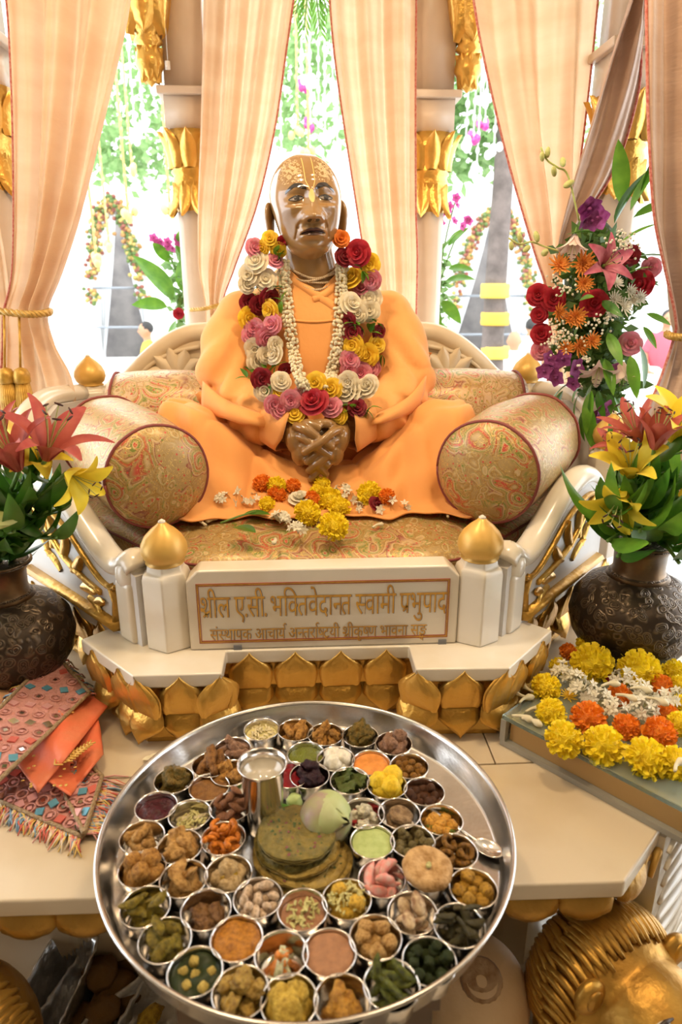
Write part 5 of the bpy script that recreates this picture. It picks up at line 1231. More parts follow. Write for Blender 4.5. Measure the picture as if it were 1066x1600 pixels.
cup(580, 1191, 'smooth orange paste', [('paste', 'opaste', .0245, 'orange_paste|smooth bright orange paste in a cup beside the white sweets', 'paste', .0012)])
cup(640, 1196, 'brown chickpeas', [P('pea', 'chick', 22, .0062, 'chickpea', 'round brown chickpea in a steel cup of chickpeas')])
cup(484, 1211, 'shiny dark dates', [P('nug', 'date', 7, .0115, 'dark_date', 'shiny dark purple date in the cup behind the lotus bud')])
cup(547, 1219, 'folded green betel leaves', [P('leafy', 'pan', 8, .0120, 'betel_leaf', 'folded green betel leaf in the cup behind the lotus bud', 'leaf')])
cup(605, 1226, 'bright yellow mash', [P('ball', 'yel', 8, .0125, 'yellow_mash_lump', 'bright yellow lump of mash dotted with mustard seeds')])
cup(663, 1236, 'dark brown beans', [('paste', 'bean', .016, 'bean_gravy|dark brown gravy under the beans', 'gravy'), P('pea', 'bean', 18, .0062, 'dark_bean', 'dark brown cooked bean in a steel cup', 'bean', .008)])
cup(568, 1270, 'red and white cut fruit', [P('nug', 'whf', 6, .0100, 'white_fruit_piece', 'white piece of cut fruit beside the lotus bud', 'fruit'), P('nug', 'redf', 4, .0085, 'red_fruit_piece', 'red piece of cut fruit beside the lotus bud', 'fruit', .010)])
cf = cup(624, 1270, 'two dried figs', [])
for i in range(2): tag(link('dried_fig', shape('disc', i, 'fig'), None, None, cf+Vector((.002*i, -.001*i, .0145+.0080*i)), (.15, .1*i, i), .0165-.001*i), ('lower', 'upper')[i] + ' of two flat dried figs stacked in a steel cup', 'fig')
cup(690, 1280, 'yellow paneer with green peppers', [P('cube', 'paneer', 10, .0085, 'paneer_cube', 'yellow-orange spiced paneer cube in the cup with green peppers'), P('nug', 'pepper', 5, .0075, 'pepper_piece', 'green pepper piece among yellow paneer cubes', 'pepper', .012)])
cup(582, 1314, 'pale green chutney', [('paste', 'mint', .0255, 'mint_chutney|smooth pale mint green chutney filling a cup to the brim', 'chutney', .0008)])
cup(645, 1314, 'green-brown raisins', [P('pea', 'rais', 26, .0062, 'green_raisin', 'green-brown raisin in the cup beside the pale green chutney')])
cup(711, 1329, 'brown fried rings', [P('ring', 'ring', 8, .0095, 'fried_ring', 'glossy brown fried ring in the cup beside the spoon')])
cup(597, 1372, 'pink guava slices', [P('wedge', 'guava', 8, .0135, 'guava_slice', 'pink guava slice heaped over its steel cup', 'fruit', .006)])
ck = cup(668, 1362, 'one round baked pastry', [P('nug', 'fry2', 4, .012, 'pastry_crumb', 'baked crumb under the round pastry')])
kc = tag(link('round_pastry', shape('disc', 1, 'pastry'), None, None, ck+Vector((0, 0, .0300)), (.08, .1, 0), .0290), 'round flat baked pastry lying across a steel cup', 'pastry')
tag(link('pistachio', shape('almond', 0, 'sliv'), None, None, ck+Vector((.001, -.001, .0365)), (0, .1, 1.2), .0055), 'single green pistachio on the round baked pastry', 'nut')
cup(740, 1387, 'yellow-brown spiced potatoes', [P('cube', 'pot', 12, .0085, 'potato_cube', 'yellow-brown spiced potato cube in the cup near the spoon bowl')])
cup(645, 1426, 'large brazil nuts', [P('almond', 'nutp', 7, .0130, 'brazil_nut', 'large pale brazil nut with brown patches', 'nut')])
cup(718, 1445, 'dark cooked green beans', [P('wedge', 'dgrn', 14, .0105, 'green_bean_piece', 'dark glossy cooked bean piece beside the brazil nuts', 'bean')])
cup(671, 1501, 'dark green diced leaves', [P('cube', 'leafy', 20, .0064, 'diced_green', 'tiny dark green diced vegetable near the coconut', 'vegetable')])
cup(587, 1464, 'fried bread cubes', [P('cube', 'cube', 14, .0088, 'fried_cube', 'golden fried cube in the cup between halwa and brazil nuts')])
cup(515, 1487, 'pinkish brown halwa', [('paste', 'halwa', .0255, 'halwa|pinkish brown halwa filling a cup to the brim', 'sweet', .0015)])
cup(542, 1404, 'yellow sweets topped with slivers', [P('cube', 'ysq', 7, .0100, 'yellow_sweet', 'yellow square sweet under nut slivers'), ('sl', 'sliv', .0315, 80, 'green and cream nut slivers topping the yellow sweets')])
cup(473, 1420, 'pinkish sweet topped with slivers', [('paste', 'halwa', .020, 'milk_sweet|pinkish sweet under a layer of nut slivers', 'sweet'), ('sl', 'sliv', .0235, 60, 'green and cream nut slivers topping the pinkish sweet')])
cup(440, 1490, 'carrot and cucumber sticks', [P('stick', 'cuc', 4, .0105, 'cucumber_stick', 'pale cucumber stick standing in a steel cup', 'vegetable'), P('stick', 'carrot', 4, .0105, 'carrot_stick', 'orange carrot stick standing in a steel cup', 'vegetable')])
cup(370, 1465, 'orange-brown curry', [('paste', 'curry', .0245, 'orange_curry|thick grainy orange-brown curry', 'curry', .0018)])
cup(403, 1402, 'pistachios in their shells', [P('pist', 'pist', 17, .0082, 'pistachio_nut', 'pistachio in its pale shell', 'nut')])
cup(357, 1364, 'pale apricots and a golden sweet', [P('ball', 'apri', 6, .0115, 'pale_apricot', 'pale round dried apricot beside the griddle breads'), P('ball', 'gold', 1, .0120, 'golden_sweet', 'golden lump on top of the pale apricots', 'food', .018)])
cup(322, 1420, 'three brown dates', [P('nug', 'dbr', 3, .0125, 'brown_date', 'brown date in a half empty steel cup')])
cup(287, 1372, 'brown fried crisps', [P('slice', 'fry2', 8, .0145, 'fried_crisp', 'thin golden brown fried crisp in a steel cup', 'food', .006)])
cup(222, 1357, 'golden fritter balls', [P('ball', 'fry', 8, .0122, 'fritter_ball', 'round golden fritter ball at the platter rim')])
cup(227, 1416, 'yellow-green cooked vegetables', [P('wedge', 'olive', 10, .0115, 'cooked_vegetable', 'yellow-green cooked vegetable strip below the fritter balls', 'vegetable')])
cup(258, 1468, 'olive green cooked gourd', [P('slice', 'olive', 10, .0115, 'gourd_slice', 'olive green cooked gourd slice', 'vegetable')])
cup(305, 1517, 'spinach with potato', [('paste', 'spin', .0215, 'spinach|dark green cooked spinach', 'vegetable', .003), P('cube', 'ypot', 4, .0056, 'potato_piece', 'pale potato piece in dark spinach', 'potato', .018)])
cup(376, 1549, 'mixed yellow and orange vegetables', [P('nug', 'mixv', 9, .0105, 'vegetable_piece', 'mixed yellow-brown vegetable piece near the platter front', 'vegetable'), P('nug', 'paneer', 3, .008, 'orange_piece', 'orange piece among mixed vegetables', 'vegetable', .014)])
cup(452, 1563, 'yellow dumplings', [P('ball', 'dump', 5, .0140, 'yellow_dumpling', 'plump yellow steamed dumpling at the platter front', 'dumpling')])
cup(535, 1563, 'golden pastry triangles', [P('tri', 'tri', 5, .0155, 'pastry_triangle', 'golden pastry triangle at the platter front', 'pastry')])
cup(612, 1538, 'green chilli strips', [P('wedge', 'chil', 11, .0130, 'chilli_strip', 'glossy green chilli strip in dark oil', 'vegetable')])
cup(222, 1307, 'fried dough pieces', [P('long', 'fry2', 6, .0115, 'fried_dough', 'golden fried dough finger above the fritter balls')])
cup(281, 1322, 'large crinkled fritters', [P('nug', 'fry2', 5, .0148, 'crinkled_fritter', 'large crinkled golden fritter beside the orange cashews')])
cup(349, 1309, 'orange cashew nuts', [P('cashew', 'cash', 12, .0092, 'orange_cashew', 'bright orange roasted cashew nut', 'nut')])
cup(297, 1272, 'chopped nuts and raisins beside maroon jam', [P('slice', 'sliv2', 7, .0085, 'nut_flake', 'pale flat nut flake in the cup beside maroon jam', 'nut'), ('sl', 'sliv', .016, 60, 'mixed nut slivers in the cup beside maroon jam')])
cup(360, 1260, 'brown almonds', [P('almond', 'alm', 14, .0098, 'almond', 'brown almond in its skin', 'nut')])
cup(244, 1259, 'dark maroon jam', [('paste', 'jam', .020, 'maroon_jam|dark maroon jam in a cup at the platter edge', 'jam', .002)])
cup(327, 1229, 'lumpy brown paste', [('paste', 'bpaste', .0235, 'brown_paste|lumpy brown paste in a cup', 'paste', .0022)])
cup(272, 1218, 'a large vegetable fritter', [P('nug', 'pak', 5, .0175, 'vegetable_fritter', 'large greenish battered vegetable fritter spilling over its cup')])
cup(330, 1194, 'long brown fritters', [P('long', 'brn', 6, .0145, 'long_fritter', 'long dark brown fritter beside the large vegetable fritter')])
cup(363, 1170, 'pale brown twisted fritters', [P('long', 'pulp', 6, .0120, 'twisted_fritter', 'pale brown twisted fritter behind the steel tumbler')])
cup(360, 1207, 'golden fritters beside the tumbler', [P('nug', 'fry', 7, .0112, 'golden_fritter', 'golden fritter in the cup touching the steel tumbler')])
cup(454, 1210, 'red jelly', [('paste', 'redj', .020, 'red_jelly|dark red jelly half hidden by the steel tumbler', 'jelly')])
# tumbler, lotus bud, griddle breads, spoon, limes
tc_ = atz(414, 1290, CF+.002); tc_.z = CF
tm = thing('steel_tumbler', 'tall steel tumbler filled with cloudy water', 'tumbler', tc_)
mb = MB(); mb.lathe([(.001, 0), (.0235, 0), (.0250, .003), (.0268, .04), (.0300, .095), (.0335, .1010), (.0345, .1025), (.0340, .1035), (.0322, .1025), (.0290, .0955), (.0258, .04), (.0238, .005), (.001, .004)], 40); mb.v = [(x*GS, y*GS, z*GS*1.06) for x, y, z in mb.v]; o = mb.obj('wall', M['steel_cup'], tm); o.matrix_parent_inverse = Matrix()
MB().lathe([(.0278*GS, .0885*GS), (.0282*GS, .0950*GS)], 32, tc_).obj('water', mat('cloudy_water', (.50, .45, .36), .06, 0, spec=.6), tm)
bp = atz(505, 1296, CF); lb = thing('lotus_bud', 'large closed pale green lotus bud lying beside the griddle breads', 'flower', bp)
bm1 = mat('bud_petal', (.46, .52, .22), .45, 0, (.56, .58, .32), 25., trans=.15); bm3 = mat('bud_petal_rim', (.42, .30, .26), .45, 0, (.44, .46, .20), 40., trans=.15)
for k in range(10):
    ly = k//4; a = k*1.75+.3
    def f(u, v, a=a, ly=ly):
        e = (u-.5)*2; w = 1.15*(1-max(0, (v-.55)/.45)**2.2*.96); th = a+e*w; open_ = (.004+.003*ly)*v + .004*ly*max(0, v-.75)*3
        r = .030*math.sin(PI*(.12+.80*min(1, v*(1.0))))**.7*(1+.035*ly) + open_*.5 - .0015*e*e; r *= (1-.85*smooth01(.72, 1.0, v)*(1-.25*ly))
        return Vector((r*math.cos(th), r*math.sin(th), .072*v*(1-.07*ly)))
    me = MB().grid(f, 10, 12).mesh('petal'); me.materials.append(bm1 if k % 3 else bm3)
    o = link('petal', me, None, lb, Vector((-.018, .004, .020)), (math.radians(38), math.radians(62), 0), GS*1.08)
MB().tube([bp+Vector((-.030, .016, .012)), bp+Vector((-.060, .03, .010))], .007, 8).obj('stem', M['leaf_bright'], lb)
bm_ = mat('griddle_bread', (.22, .155, .025), .6, 0, (.12, .095, .016), 90., .6, 120.); bm2 = mat('griddle_bread_golden', (.38, .25, .05), .6, 0, (.22, .14, .025), 70., .6, 120.)
bc = atz(464, 1322, CF+.02); herb = mat('herb_fleck', (.05, .08, .015), .6); onion = mat('onion_fleck', (.20, .05, .06), .5)
offs = [(.016, -.016, .062), (.022, -.010, .058), (.012, -.012, .060), (-.004, -.004, .061), (.004, .0, .060), (-.004, .004, .059), (0, .006, .058), (.0, .005, .0575)]
for i, (dx, dy, R) in enumerate(offs):
    sd = i*3.3; R *= .90*GS
    def f(u, v, top=1):
        a = 2*PI*u; w = 1+.035*mnoise.noise(Vector((math.cos(a)*2+sd, math.sin(a)*2, 0))); r = R*v*w
        return Vector((r*math.cos(a), r*math.sin(a), .0022*mnoise.noise(Vector((math.cos(a)*r*60+sd, math.sin(a)*r*60, sd)))*(1.4) - .0015*v*v))
    mb = MB(); mb.grid(f, 40, 8, True); n = len(mb.v); mb.v += [(x, y, z-.0032) for x, y, z in mb.v]; mb.f += [tuple(reversed([q+n for q in ff])) for ff in mb.f[:]]
    w = 40; L0 = 8*w; mb.f += [(L0+j, L0+n+j, L0+n+(j+1) % w, L0+(j+1) % w) for j in range(w)]
    lab = 'topmost thin green-flecked griddle bread of the stack' if i == 7 else 'thin green-flecked griddle bread in the stack under the topmost one'
    t = thing('griddle_bread', lab, 'bread', bc+Vector((dx*GS, dy*GS, -.0135+.0046*i)), (.06*(i % 3-1), .05*(i % 2), i), 'stacked griddle breads')
    o = mb.obj('bread', bm_ if i > 4 else bm2, t); o.matrix_parent_inverse = Matrix()
    if i in (7, 2):
        fk = MB(); fo = MB()
        for q in range(60):
            a = random.random()*6.28; r = R*.92*math.sqrt(random.random()); R3 = Euler((0, 0, random.random()*6)).to_matrix()
            (fk if q % 3 else fo).box((r*math.cos(a), r*math.sin(a), f(a/6.283, r/R).z+.0002), (random.uniform(.002, .005), random.uniform(.001, .003), .0005), R3)
        for b_, m_, nn in ((fk, herb, 'herb_flecks'), (fo, onion, 'onion_flecks')): o = b_.obj(nn, m_, t, False); o.matrix_parent_inverse = Matrix(); o['kind'] = 'stuff'
sp0 = atz(716, 1298, PZ+.012); sp1 = atz(762, 1328, PZ+.008)
sn = thing('steel_spoon', 'steel spoon with its bowl resting by the platter rim', 'spoon', sp1); d = (sp1-sp0); d.z = 0; d.normalize()
MB().tube([sp0-d*.05+Vector((0, 0, .012)), sp0+Vector((0, 0, .004)), sp1-d*.016+Vector((0, 0, .004))], [.0035, .003, .0028], 8, flat=.5).obj('handle', M['steel_cup'], sn)
mb = MB(); sdv = Vector((-d.y, d.x, 0))
mb.grid(lambda u, v: sp1 + d*(.020*v*math.cos(2*PI*u)) + sdv*(.0135*v*math.sin(2*PI*u)) + Vector((0, 0, .004-.006*(1-v*v))), 24, 6, True); o = mb.obj('bowl', M['steel_cup'], sn); s_ = o.modifiers.new('t', 'SOLIDIFY'); s_.thickness = .0012
lm = tag(link('lime', shape('ball', 0, 'mint'), None, None, atz(461, 1252, CF+.012), (0, 0, 0), .011), 'green lime between the tumbler and the lotus bud', 'lime')
lm = tag(link('green_leaf', leaf(.030, .022, .2, 'leaf_bright'), None, None, atz(385, 1243, CF+.006), look((1, -.4, .25))), 'bright green leaf peeping out beside the tumbler', 'leaf')
# ================================================================== vases of lilies
def vase(c, label, s=1.):
    t = thing('bronze_vase', label, 'vase', c)
    prof = [(.001, 0), (.060, 0), (.066, .006), (.060, .016), (.085, .040), (.110, .080), (.118, .115), (.112, .150), (.090, .180), (.058, .197), (.050, .203), (.0465, .215), (.0475, .245), (.056, .262), (.060, .266), (.056, .268), (.046, .250), (.043, .215), (.046, .203), (.001, .200)]
    o = MB().lathe([(r*s, z*s) for r, z in prof[:10]], 56).obj('body', M['vase'], t); o.matrix_parent_inverse = Matrix()
    o = MB().lathe([(r*s, z*s) for r, z in prof[9:]], 40).obj('neck', mat('worn_bronze_neck', (.22, .14, .075), .34, .85, (.12, .08, .05), 20.), t); o.matrix_parent_inverse = Matrix()
    for zz in (.203, .262): 
        o = MB().lathe([(.0475*s, (zz-.004)*s), (.0535*s if zz < .25 else .060*s, zz*s), (.0475*s, (zz+.004)*s)], 40).obj('ring', M['vase'], t); o.matrix_parent_inverse = Matrix()
    return t, c + Vector((0, 0, .266*s))
VL, ml = vase(Vector((-.585, 1.165, ZS)), 'round engraved dark bronze vase holding red and yellow lilies', 1.0)
VR, mr = vase(Vector((.612, 1.185, ZS)), 'round engraved dark bronze vase holding yellow lilies beside the glass table', 1.02)
def stalk(name, label, mouth, tip, group, leaves=9, L=.085, w=.026, cat='stem', lk='leaf', r=.0035, spread=1., t0=.30):
    t = thing(name, label, cat, mouth, group=group); root = mouth + Vector((random.gauss(0, .010), random.gauss(0, .010), -.14))
    mid = mouth.lerp(tip, .45) + Vector((0, 0, .02)); sp = spline([root, mouth + (root-mouth)*.12, mid, tip], 22)
    MB().tube(sp, r, 6).obj('stem', M['stem'], t)
    for i in range(leaves):
        k = int(22*(t0+(.98-t0)*i/leaves)); k = min(k, 21); p = sp[k]; a = i*2.4+random.random(); d = Vector((math.cos(a)*spread, math.sin(a)*spread-.15, random.uniform(.1, .8)))
        m_ = leaf(random.choice((L, L*1.2, L*.8)), w*random.choice((1., 1.2)), random.choice((.2, .45, .7)), lk); link('leaf', m_, None, t, p-mouth, look(d, random.gauss(0, .3)+PI), 1)
    return t, sp
def lily_on(name, label, mouth, px, py, Yd, face, L, mk, rec=.9, w=.42, group=None, leaves=7, cat='lily', n=6):
    tip = atY(px, py, Yd); t, sp = stalk(name, label, mouth, tip, group, leaves, cat=cat)
    lily_bloom(t, tip-mouth, look(face, random.random()), L, mk, rec, w, n=n); return t
# left: red and yellow lilies
lily_on('red_lily', 'dusky red lily facing up with long narrow petals, beside the bolster', ml, 72, 718, 1.09, (.40, -.30, .85), .122, 'lily_red', .62, .30)
lily_on('red_lily', 'dusky red lily whose drooping dark petal hangs over the leaves', ml, 30, 735, 1.06, (-.2, -.3, .95), .120, 'lily_red', .50, .32)
lily_on('red_lily_bud', 'half open upright red lily behind the open ones', ml, 2, 700, 1.12, (-.1, -.2, 1), .095, 'lily_red', .35, .34)
lily_on('yellow_lily', 'open yellow lily turned sideways below the red lily', ml, 105, 738, 1.07, (.80, -.45, -.35), .078, 'lily_yellow', .60, .46)
lily_on('yellow_lily', 'yellow lily tucked behind the dusky red petals', ml, 60, 722, 1.12, (.3, -.5, .6), .065, 'lily_yellow', .8, .5, leaves=5)
bd = lily_on('lily_bud', 'closed greenish lily bud on a bent stem beside the red lilies', ml, 28, 812, 1.04, (-.8, -.5, .15), .06, 'bud_green', .05, .35, leaves=3)
for i in range(9):
    px = (10, 40, 75, 105, 60, 22, 88, 50, 5)[i]; py = (800, 780, 800, 790, 770, 830, 840, 840, 860)[i]
    stalk('leafy_stalk', 'leafy green lily stalk in the vase of red lilies', ml, atY(px, py, 1.05+.025*(i % 5)), 'leafy stalks in the vase of red lilies', 11, .080, .028, t0=.42)
# right: yellow lilies
for px, py, Yd, f, L, mk, rec, w, lab in ((985, 745, 1.10, (-.30, -.40, .8), .098, 'lily_yellow', .45, .46, 'yellow lily opening towards the throne arm'), (975, 765, 1.08, (-.45, -.6, -.5), .092, 'lily_yellow', .55, .44, 'yellow lily nodding downwards over the green leaves'), (1050, 690, 1.10, (.15, -.35, .9), .115, 'lily_yellow', .55, .50, 'tall upright yellow lily beside the dusky red bud'),
                                         (1022, 702, 1.06, (.02, -.2, 1), .085, 'lily_red', .22, .42, 'half open dusky red lily bud, deep maroon inside'), (1000, 690, 1.10, (-.55, -.15, .8), .095, 'lily_red', .35, .25, 'narrow pinkish lily bud leaning left of the maroon one'), (1062, 775, 1.05, (.5, -.6, .5), .075, 'lily_yellow', .6, .45, 'small pale yellow lily low among the leaves'), (965, 695, 1.14, (-.6, -.4, .4), .05, 'lily_red', .7, .3, 'small open red lily near the gold finial')):
    lily_on(mk if 'bud' not in lab else 'lily_bud', lab, mr, px, py, Yd, f, L, mk, rec, w, leaves=6)
for i in range(10):
    px = (960, 985, 1010, 1040, 1060, 975, 1000, 1030, 945, 1055)[i]; py = (800, 790, 770, 760, 740, 840, 830, 810, 790, 860)[i]
    stalk('leafy_stalk', 'leafy green lily stalk in the vase of yellow lilies', mr, atY(px, py, 1.04+.025*(i % 6)), 'leafy stalks in the vase of yellow lilies', 11, .090, .030, t0=.42, lk='leaf' if i % 3 else 'leaf_bright')
for i in range(8):
    px = (950, 965, 990, 1015, 1040, 1062, 940, 1050)[i]; py = (845, 870, 860, 850, 830, 880, 815, 800)[i]
    stalk('leafy_stalk', 'drooping leafy stalk over the neck of the vase of yellow lilies', mr, atY(px, py, 1.07+.01*(i % 4)), 'drooping stalks in the vase of yellow lilies', 8, .105, .034, t0=.45, lk='leaf' if i % 2 else 'leaf_bright')
for o in list(COL.objects):
    if o.name.startswith('lily_red') or o.name.startswith('lily_yellow'): o.name = o.name.replace('lily_red', 'red_lily').replace('lily_yellow', 'yellow_lily')

# ================================================================== tall bouquet against the right column
BY = 1.62
bq = thing('flower_arrangement', 'tall hanging bouquet of lilies, roses, chrysanthemums and orchids against the column', 'bouquet', atY(930, 640, BY))
B0 = bq.location.copy()
def bput(nm, me, px, py, Yd, n, s, roll=None): return link(nm, me, None, bq, atY(px, py, Yd)-B0, look(n, random.random()*6 if roll is None else roll), s)
cone = MB().tube(spline([atY(925, 330, 1.70), atY(930, 420, 1.68), atY(930, 520, 1.68), atY(935, 640, 1.68)], 14), [.01, .03, .05, .06, .07, .07, .07, .07, .065, .06, .05, .04, .03, .01], 16); mossm = mat('dark_greens', (.035, .06, .015), .8, 0, (.02, .035, .01), 40., .8, 80.); cone.obj('greenery_core', mossm, bq)
for px, py, r, c in ((841, 461, 17, 'b'), (865, 467, 18, 'b'), (843, 492, 13, 'b'), (846, 522, 16, 'b'), (929, 474, 20, 'b'), (985, 399, 15, 'r'), (1001, 444, 20, 'b'), (1018, 418, 15, 'p'), (985, 537, 18, 'p'), (845, 548, 15, 'p')):
    bput('rose', rose(cm[c]), px, py, BY-.10+.0006*abs(px-930), (CAM-atY(px, py, BY))+Vector((random.gauss(0, .4), 0, .2)), r*1.52/FPX)
def mum(mk, n=46, seed=1):
    r = random.Random(seed); mb = MB()
    for i in range(n):
        ly = i/n; a = i*2.399; el = .15+1.15*(1-ly); L = .55+.45*ly; d = Vector((math.cos(a)*math.cos(el), math.sin(a)*math.cos(el), math.sin(el)*.6)); s = Vector((-math.sin(a), math.cos(a), 0)); w = .085
        mb.add([d*.08-s*w*.5, d*.08+s*w*.5, d*L*.6+s*w, d*L+s*w*.5+Vector((0, 0, .10)), d*L-s*w*.5+Vector((0, 0, .10)), d*L*.6-s*w], [(0, 1, 2, 3, 4, 5)])
    mb.ell((0, 0, .08), (.22, .22, .14), 8, 6); me = mb.mesh('chrysanthemum', False); me.materials.append(M[mk]); return me
mo, mw_ = mum('mum_orange'), mum('mum_white', 40, 2); my = mum('rose_yellow', 40, 3)
for px, py, r in ((875, 415, 20), (912, 412, 22), (913, 443, 17), (873, 488, 17), (900, 495, 20), (905, 540, 20), (925, 532, 17), (890, 500, 15), (885, 545, 15)): bput('chrysanthemum', mo, px, py, BY-.13, (random.gauss(0, .3), -1, random.gauss(.2, .3)), r*1.5/FPX)
for px, py, r in ((962, 442, 16), (960, 468, 17), (975, 480, 18), (955, 487, 15), (990, 470, 14), (985, 455, 13), (1000, 465, 14)): bput('chrysanthemum', mw_, px, py, BY-.10, (random.gauss(.2, .3), -1, random.gauss(.2, .3)), r*1.5/FPX)
def bl(px, py, Yd, face, L, mk, rec, w=.42, n=6): lily_bloom(bq, atY(px, py, Yd)-B0, look(face, .4), L, mk, rec, w, True, n, as_part='lily')
bl(940, 418, BY-.13, (.15, -1, .35), .070, 'lily_pink', .85, .46)
bl(899, 366, BY-.12, (-.2, -.35, -.95), .062, 'lily_blush', .35, .40)
bl(938, 568, BY-.10, (-.35, -.55, -.8), .062, 'lily_blush', .75, .38)
bl(972, 565, BY-.08, (.05, -.4, -.95), .068, 'lily_blush', .35, .42)
orch = MB()
for i in range(5):
    a = 2*PI*i/5; R = Matrix.Rotation(a, 3, 'Z'); orch.grid(lambda u, v: R @ Vector((v*1.0, (u-.5)*.9*math.sin(PI*(.08+.88*v)), .18*v*v+.1*(u-.5)**2)), 4, 5)
orch.ell((0, 0, .12), (.18, .18, .2), 7, 5); orch_p = orch.mesh('orchid'); orch_p.materials.append(M['purple']); orch_m = orch.mesh('orchid'); orch_m.materials.append(M['orchid'])
for px, py, r in ((920, 325, 20), (935, 340, 19), (925, 345, 16), (915, 345, 14), (900, 575, 18), (880, 560, 16), (862, 575, 16), (870, 590, 15), (850, 580, 14), (955, 575, 14), (945, 640, 20), (935, 650, 16), (895, 600, 13), (858, 560, 13)): bput('orchid', orch_p, px, py, BY-.10, (random.gauss(0, .5), -1, random.gauss(0, .5)), r*1.5/FPX)
for px, py, d_, L in ((930, 365, (-1, -.3, .15), .075), (985, 330, (.3, -.2, 1), .14), (970, 320, (-.2, -.2, 1), .13), (1000, 310, (.1, -.2, 1), .15), (990, 340, (.9, -.1, .5), .11), (1010, 490, (.9, -.4, -.3), .06), (1005, 510, (.6, -.4, -.8), .06), (1000, 540, (.3, -.3, -1), .10), (985, 555, (.1, -.5, -1), .10), (945, 560, (.1, -.8, -.9), .09), (925, 610, (-.3, -.4, -1), .10), (920, 630, (0, -.4, -1), .11), (940, 470, (.3, -1, -.4), .07), (880, 460, (-.6, -1, .1), .06), (950, 520, (.1, -1, -.8), .09), (905, 470, (0, -1, .3), .06), (975, 430, (.7, -.7, .5), .06), (970, 380, (.6, -.5, .6), .08), (960, 350, (.2, -.3, 1), .11), (1000, 400, (1, -.3, .1), .08)):
    link('leaf', leaf(L, L*.28, .2, random.choice(('leaf', 'leaf_bright'))), None, bq, atY(px, py, BY-.11)-B0, look(d_, random.random()))
mb = MB()
for px, py, rx, rz, n in ((925, 400, .07, .06, 260), (930, 470, .10, .08, 480), (925, 545, .09, .07, 380), (950, 610, .06, .06, 200), (970, 430, .06, .06, 160)): leaf_cloud(mb, atY(px, py, BY-.0), (rx, .085, rz), n, .034)
o = mb.obj('small_leaves', mat('bouquet_green', (.06, .13, .02), .6, 0, (.11, .20, .035), 30., trans=.2), bq); o['kind'] = 'stuff'
gy = MB()
for px, py in ((980, 370), (960, 385), (970, 375), (875, 445), (890, 450), (865, 510), (870, 525), (925, 505), (860, 540), (900, 525), (950, 500), (985, 385), (880, 530), (915, 570)):
    for _ in range(14): gy.ell(atY(px+random.gauss(0, 9), py+random.gauss(0, 8), BY-.14+random.gauss(0, .01)), (.0028,)*3, 5, 4)
o = gy.obj('baby_breath', M['white_fl'], bq); o['kind'] = 'stuff'
for px, py, d_ in ((925, 600, (-.5, -.6, -.7)), (935, 610, (-.1, -.7, -.9)), (915, 595, (-.8, -.5, -.4)), (950, 615, (.2, -.6, -.9)), (905, 615, (-.5, -.4, -.9)), (890, 600, (-.9, -.4, -.3)), (960, 620, (.4, -.5, -.8)), (925, 635, (-.1, -.4, -1)), (912, 640, (-.3, -.4, -1)), (940, 560, (0, -.9, -.3)), (880, 610, (-.6, -.4, -.8))): link('leaf', leaf(.075, .020, .3, 'leaf'), None, bq, atY(px, py, BY-.09)-B0, look(d_, random.random()))
# arching sprays of green orchid buds
def spray(name, label, pix, Yd, mk, bs, parent=None, r=.002):
    c = [atY(x, y, Yd) for x, y in pix]; sp = spline(c, 18); t = parent or thing(name, label, 'flower spray', c[0])
    o = MB().tube(sp, r, 5).obj('stem', M['bud_green'], t); bme = MB().ell((0, 0, 0), (.55, .55, 1.), 8, 6).mesh('bud'); bme.materials.append(M[mk])
    for i in range(4, 18, 3):
        link('bud', bme, None, t, sp[i]+Vector((0, -.004, (.012 if i % 2 else -.012)))-(t.location), (random.gauss(0, .5), random.gauss(0, .8), 0), bs*(1-.02*i))
    return t
spray('bud_spray', 'arching spray of pale green orchid buds in front of the peach curtain', ((905, 345), (888, 275), (872, 262), (855, 250), (845, 230)), BY-.12, 'bud_green', .014)
spray('bud_spray', 'pale green orchid bud spray reaching sideways from the bouquet', ((872, 392), (850, 385), (830, 378), (812, 382), (795, 372)), BY-.12, 'bud_green', .014)
